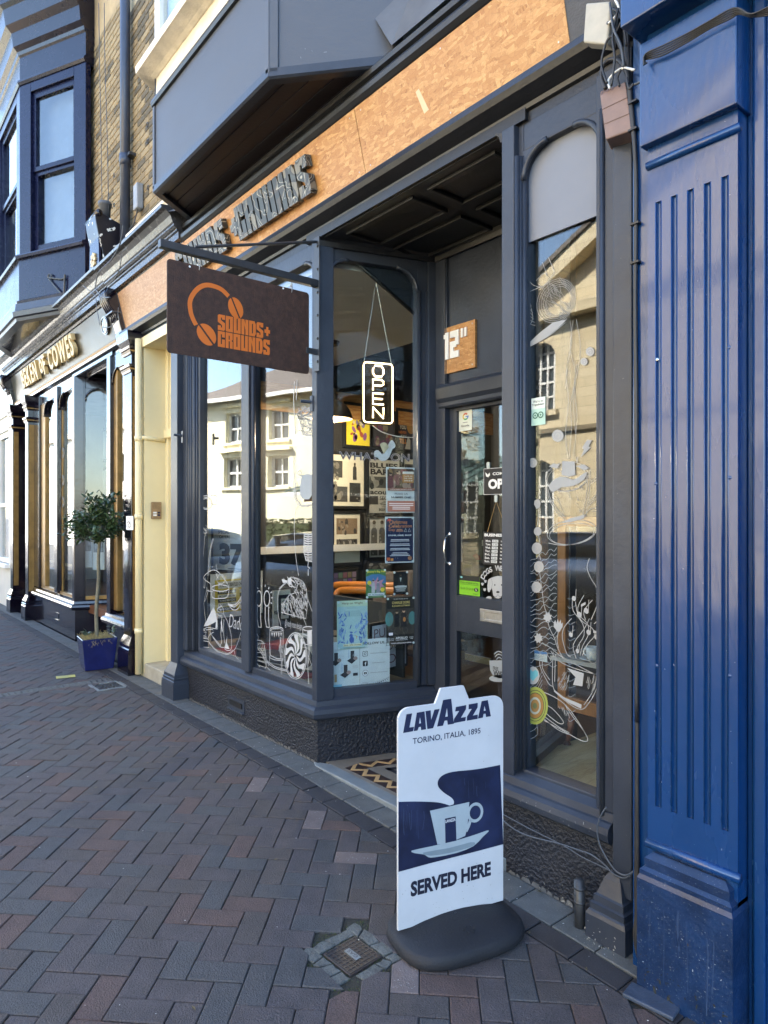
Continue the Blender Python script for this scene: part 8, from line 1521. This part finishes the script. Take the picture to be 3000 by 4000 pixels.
b = B(); b.add(q + lo_, [(0, 1, 2, 3), (4, 7, 6, 5), (0, 4, 5, 1), (1, 5, 6, 2), (2, 6, 7, 3), (3, 7, 4, 0)]); obj('case', b, mat('faded brown plastic', (.20, .13, .11), .55, .15, 9, .1, 40), t, bev=.006, seg=2)
for f in (.33, .66): a, c = q[0].lerp(q[3], f), q[1].lerp(q[2], f); obj('lid_seam', B().tube([a + V((0, -.001, 0)), c + V((0, -.001, 0))], .0012, 5), fm((.10, .06, .05)), t)
bn = thing('cable_bundle', 'bundle of black cables clipped down the joint beside the blue pilaster', 'cable', onY(2480, 3900, -.1)); CBR = random.Random(3)
for i in range(5):
    o_ = i * 7; cableo([(590 + o_ * .6, -40), (620 + o_ * .8, 150), (640 + o_ * .6, 480), (660 + o_ * .5, 700), (690 + o_ * .35, 1000), (706 + o_ * .2, 1300), (704 + o_ * .2, 1700), (700 + o_ * .2, 2212), (708 + o_ * .2, 3000), (706 + o_ * .2, 4100), (712 + o_ * .2, 5200)], .006 + .0015 * (i % 2), ZT, -.135, CABLE, par=bn)
ZL = zc(2000, 2900, 1.659)
for i in range(4):
    o_ = i * 5; cableo([(808 + o_ * .4, -300), (806 + o_ * .5, 300), (802 + o_, 900), (806 + o_, 1100), (796 + o_ * 2, 1250), (822 + o_ * 2, 1400), (880 + o_ * 4, 1500), (920 + o_ * 8, 1600)], .0065, ZL, -.14, CABLE, par=bn, yo=[.01, .005, 0, -.01, -.02, -.02, -.01, .02])
for y in (735, 933, 1610, 1890): b = B(); p = onY(*ZT([(690 if y < 1000 else 704, y)])[0], -.14); b.box(p.x - .018, p.x + .016, p.y - .008, p.y + .012, p.z - .003, p.z + .004); obj('cable_tie', b, BLACKP, bn)
tg = thing('cable_tangle', 'tangle of black and white wires round the junction boxes', 'cable', onY(2400, 280, -.12))
for i, (pts, m_) in enumerate((([(490, 640), (460, 560), (470, 480), (520, 430), (590, 440), (640, 520), (650, 600)], CABLE), ([(520, 640), (510, 580), (560, 520), (620, 490), (700, 505)], WHITE), ([(590, 620), (575, 560), (600, 500)], CABLE), ([(560, 0), (585, 60), (560, 120), (510, 170)], WHITE), ([(540, 60), (590, 100), (620, 200), (640, 330)], CABLE), ([(600, 160), (560, 240), (510, 280), (480, 350), (460, 470), (500, 600)], CABLE), ([(560, 270), (600, 360), (610, 420)], CABLE), ([(530, 620), (555, 420), (540, 260), (580, 60)], CABLE), ([(690, 610), (740, 590), (775, 550)], CABLEG), ([(640, 560), (660, 640), (690, 600)], CABLE), ([(520, 20), (545, 200), (600, 330), (620, 480)], CABLEG))): cableo(pts, .008 if i == 0 else .0045, ZT, -.15 - .004 * i, m_, par=tg)
fc = thing('fascia_cables', 'black cables draped across the top of the blue pilaster', 'cable', onY(2700, 150, -.25))
for i in range(5): o_ = i * 17; cableo([(765 + o_ * .3, 470 - o_ * .2), (775, 420 + o_ * .6 - 30), (900, 330 + o_), (1080, 240 + o_ * .9), (1240, 150 + o_ * .8), (1380, 70 + o_), (1450, 60 + o_ * .6), (1540, 100 + o_ * .3), (1680, 40 + o_)], .0028, ZT, Ybp - .07 + .004 * i, CABLE, par=fc)
R3 = zc(1900, 2900, 2.37)
cableo([(130, 700), (250, 800), (400, 870), (680, 940), (860, 1000), (970, 1040), (1090, 1130), (1180, 1220), (1280, 1255), (1360, 1210), (1395, 1160)], .0032, R3, -.075, CABLEG, 'loose_wire', 'grey wire looping along the plinth and up the right window sill', 'cable')
o = [x for x in COL.objects if x.name.startswith('loose_wire')][-1]
cableo([(1110, 600), (1060, 680), (1025, 800), (1050, 950), (1130, 1100), (1210, 1200), (1300, 1230), (1380, 1180)], .0032, R3, -.085, CABLEG, 'wire_loop', par=o)
cableo([(140, 660), (400, 800), (700, 950), (900, 1070), (1130, 1180), (1220, 1240)], .0026, R3, -.05, CABLEG, 'wire_strand', par=o)
tw = thing('roof_wires', 'thin grey wires trailing over the cornice above the black shop', 'cable', onY(400, 1100, -.3)); Z8 = zc(300, 800, 3.318)
for pts, r_ in (([(600, 270), (585, 400), (540, 560), (440, 720), (290, 870), (250, 1000), (250, 1100), (330, 1190), (430, 1200)], .006), ([(660, 550), (590, 620), (560, 800), (500, 940), (380, 1060)], .004), ([(80, 1050), (160, 1110), (240, 1190), (260, 1350), (300, 1560)], .0035), ([(540, 1330), (520, 1480), (440, 1580), (330, 1590)], .004)): cableo(pts, r_, Z8, -.36, CABLEG, par=tw)
for x_ in (0, 1): cableo([(640 + 35 * x_, 20), (645 + 35 * x_, 400), (655 + 40 * x_, 900), (662 + 42 * x_, 1380)], .004, zc(0, 0, 1.659), -.1, CABLEG, 'bay_wire', ('left', 'right')[x_] + ' one of two thin wires hanging down the edge of the blue bay', 'cable')
# stub pipe by the plinth and the loose tile at its foot
p = onZ(2282, 3590, zg(-1.6)); p = V((-1.60, -.075, zg(-1.6))); t = thing('stub_pipe', 'short dark iron stub pipe standing against the plinth', 'pipe', p); p1 = onY(2265, 3440, -.09)
pb_ = V((p1.x, -.09, zg(p1.x))); obj('pipe', B().tube([pb_ - V((0, 0, .02)), V((p1.x - .003, -.09, p1.z))], .021, 16), IRON, t, smooth=True)
for f in (.55, .85): z = pb_.z + (p1.z - pb_.z) * f; obj('pipe_ring', B().tube([(p1.x, -.09, z - .004), (p1.x, -.09, z + .004)], .0235, 16), IRON, t, smooth=True)
obj('pipe_cap', B().lathe([(0, .008), (.014, .007), (.019, 0), (.021, -.004)], Matrix.Translation((p1.x - .003, -.09, p1.z)), 16), IRON, t, smooth=True)
p = onZ(2545, 3920, zg(-1.2)); o = obj('loose_tile', B().box(-.085, .085, -.04, .04, 0, .014, Matrix.Translation((p.x, p.y, zg(p.x) + .002)) @ Matrix.Rotation(math.radians(8), 4, 'Z')), mat('blue slate tile', (.04, .055, .085), .5, .2, 20, .3, 90), bev=.004); tag(o, 'loose blue slate tile lying at the foot of the blue pilaster', 'tile')
# litter flecks
fb = B(); FR = random.Random(21)
for q in range(260):
    x, y = FR.uniform(-9, -.9), FR.choice((FR.uniform(-2.2, -.03), FR.uniform(-.35, -.02), FR.uniform(-.35, -.02))); r_ = FR.uniform(.0015, .004); z = zg(x) + .003; n = FR.choice((4, 5)); a0 = FR.uniform(0, 6)
    fb.add([(x + r_ * FR.uniform(.5, 1.3) * math.cos(a0 + 6.283 * k / n), y + r_ * FR.uniform(.5, 1.3) * math.sin(a0 + 6.283 * k / n), z) for k in range(n)] + [(x, y, z + .0015)], [(k, (k + 1) % n, n) for k in range(n)])
tag(obj('litter_flecks', fb, fm((.55, .55, .52))), 'tiny white paint chips and grit scattered over the pavers', 'grit', kind='stuff')

# ------------------------------------------------------------------ wear: chipped paint and grime on the joinery
WRr = random.Random(31)
def chips(parent, M, x0, x1, z0, z1, n, c, z=.0006, r0=.0015, r1=.006, low=False, name='paint_chip'):
    b = B()
    for q in range(n):
        f = WRr.random(); f = f * f if low else f
        cx_, cz_ = WRr.uniform(x0, x1), z0 + (z1 - z0) * f; r = WRr.uniform(r0, r1) * WRr.choice((.5, .7, 1)); k = WRr.randint(5, 8); st = WRr.uniform(.6, 2.2); a0 = WRr.uniform(0, 3)
        pts = []
        for i in range(k): a = 6.283 * i / k; rr = r * WRr.uniform(.5, 1.2); x, y = rr * st * math.cos(a), rr * math.sin(a) / st; pts.append((cx_ + x * math.cos(a0) - y * math.sin(a0), cz_ + x * math.sin(a0) + y * math.cos(a0)))
        b.flat(pts, M, z)
    o = obj(name, b, fm(c, .8), parent); o['kind'] = 'stuff'; return o
CH, CH2, GR1 = (.30, .30, .28), (.10, .105, .11), (.012, .012, .012)
chips(cafe, Mf, -5.6, -3.65, -.0, .28, 46, CH2, .003, low=True); chips(cafe, Mf, -2.0, -1.45, -.07, .27, 60, CH2, .003, low=True); chips(cafe, Mf, -2.0, -1.5, -.07, .02, 24, CH, .0035, low=True)
chips(cafe, Mr, .05, .8, .0, .28, 16, CH2, .003, low=True)
chips(cafe, frame((0, -.0575, 0), (1, 0, 0)), -5.6, -3.7, .300, .345, 40, CH2, .0008, .001, .004); chips(cafe, frame((0, -.0575, 0), (1, 0, 0)), -2.05, -1.55, .300, .345, 26, CH, .0008, .001, .004)
chips(cafe, frame((0, -.1405, 0), (1, 0, 0)), -1.55, -1.39, -.06, .02, 30, CH, .0006, .001, .005, True); chips(cafe, frame((0, -.1405, 0), (1, 0, 0)), -5.88, -5.63, .0, .12, 14, CH2, .0006, .001, .004, True)
chips(door, Mdo, DX0 + .01, dl - .01, .1, 2.3, 22, CH2, .0008, .0008, .003); chips(cafe, Mf, -4.63, -4.52, .5, 3.2, 12, CH2, .0125, .0008, .003); chips(cafe, Mf, PX0 + .01, PX1 - .01, .5, 3.2, 14, CH2, .0108, .0008, .003); chips(cafe, frame((0, -.06, 0), (1, 0, 0)), -1.47, -1.40, .25, 3.2, 16, CH2, .0008, .0008, .003)
chips(sh, Mb, X0 + .005, X1 - .005, .45, 3.6, 70, (.25, .30, .42), .0006, .0006, .0024); chips(sh, Mb, X0 + .005, X1 - .005, .38, .9, 24, (.02, .022, .03), .0006, .001, .003, True)
Mbb = frame((0, Ybp - .05, 0), (1, 0, 0)); chips(bb_, Mbb, X0, X1, -.08, .26, 46, (.30, .33, .38), .0006, .0008, .003); chips(bb_, Mbb, X0, X1, -.08, .28, 26, (.05, .03, .02), .0006, .001, .005); chips(bb_, Mbb, X0, X1, -.09, .03, 60, (.02, .022, .02), .0007, .002, .009, True, 'ground_splash')
for q in range(7):
    xg = WRr.uniform(X0 + .02, X1 - .02); zq = WRr.uniform(.2, .27); b = B(); b.ribbon([(xg, zq), (xg + WRr.uniform(-.004, .004), zq - .06), (xg + WRr.uniform(-.006, .006), zq - WRr.uniform(.1, .25))], WRr.uniform(.0015, .004), Mbb, .0008, 3); o = obj('rain_streak', b, fm((.02, .045, .11), .7), bb_)
chips(ori, Mo1, .05, 1.7, 4.1, 4.65, 16, (.05, .055, .065), .0008, .001, .004); chips(ori, Mo2, .06, .6, 4.1, 4.6, 8, (.16, .17, .19), .0008, .001, .008)
dirt = B()
for M_, x0, x1 in ((Mf, -5.6, -3.63), (Mf, -2.05, -1.56)):
    x = x0
    while x < x1: w_ = WRr.uniform(.02, .07); h_ = WRr.uniform(.004, .022); zz = zg(x); dirt.flat([(x, zz - .01), (min(x + w_, x1), zz - .01), (min(x + w_ * .8, x1), zz + h_ * WRr.uniform(.4, 1)), (x + w_ * .3, zz + h_)], M_, .0032); x += w_ * .9
o = obj('mortar_smear', dirt, mat('grey mortar smear', (.10, .10, .098), .9, .3, 30), cafe); o['kind'] = 'stuff'
sc = B()
for q in range(90):
    y_, z_ = WRr.uniform(-.97, -.1), WRr.uniform(2.48, 2.96); sc.ribbon([(y_, z_), (y_ + WRr.uniform(-.004, .004), z_ - WRr.uniform(.01, .07))], WRr.uniform(.0006, .002), Ms, .0044, 1)
o = obj('rust_streak', sc, fm((.026, .011, .007), .8), sg); o['kind'] = 'stuff'
# leaves and dust in the gutter of the paving
lf = B()
for q in range(46):
    x = WRr.uniform(-7.5, -1.2); y = WRr.choice((WRr.uniform(-.03, -.015), WRr.uniform(-.30, -.27), WRr.uniform(-1.6, -.4))); a = WRr.uniform(0, 6.28); l = WRr.uniform(.006, .016); z = zg(x) + .003
    lf.add([(x - l * math.cos(a), y - l * math.sin(a), z), (x + l * .4 * math.sin(a), y - l * .4 * math.cos(a), z + .002), (x + l * math.cos(a), y + l * math.sin(a), z + .001), (x - l * .4 * math.sin(a), y + l * .4 * math.cos(a), z + .003)], [(0, 1, 2, 3)])
tag(obj('fallen_leaves', lf, fm((.10, .075, .03))), 'tiny dry leaves and crumbs lying in the paving joints', 'leaves', kind='stuff')
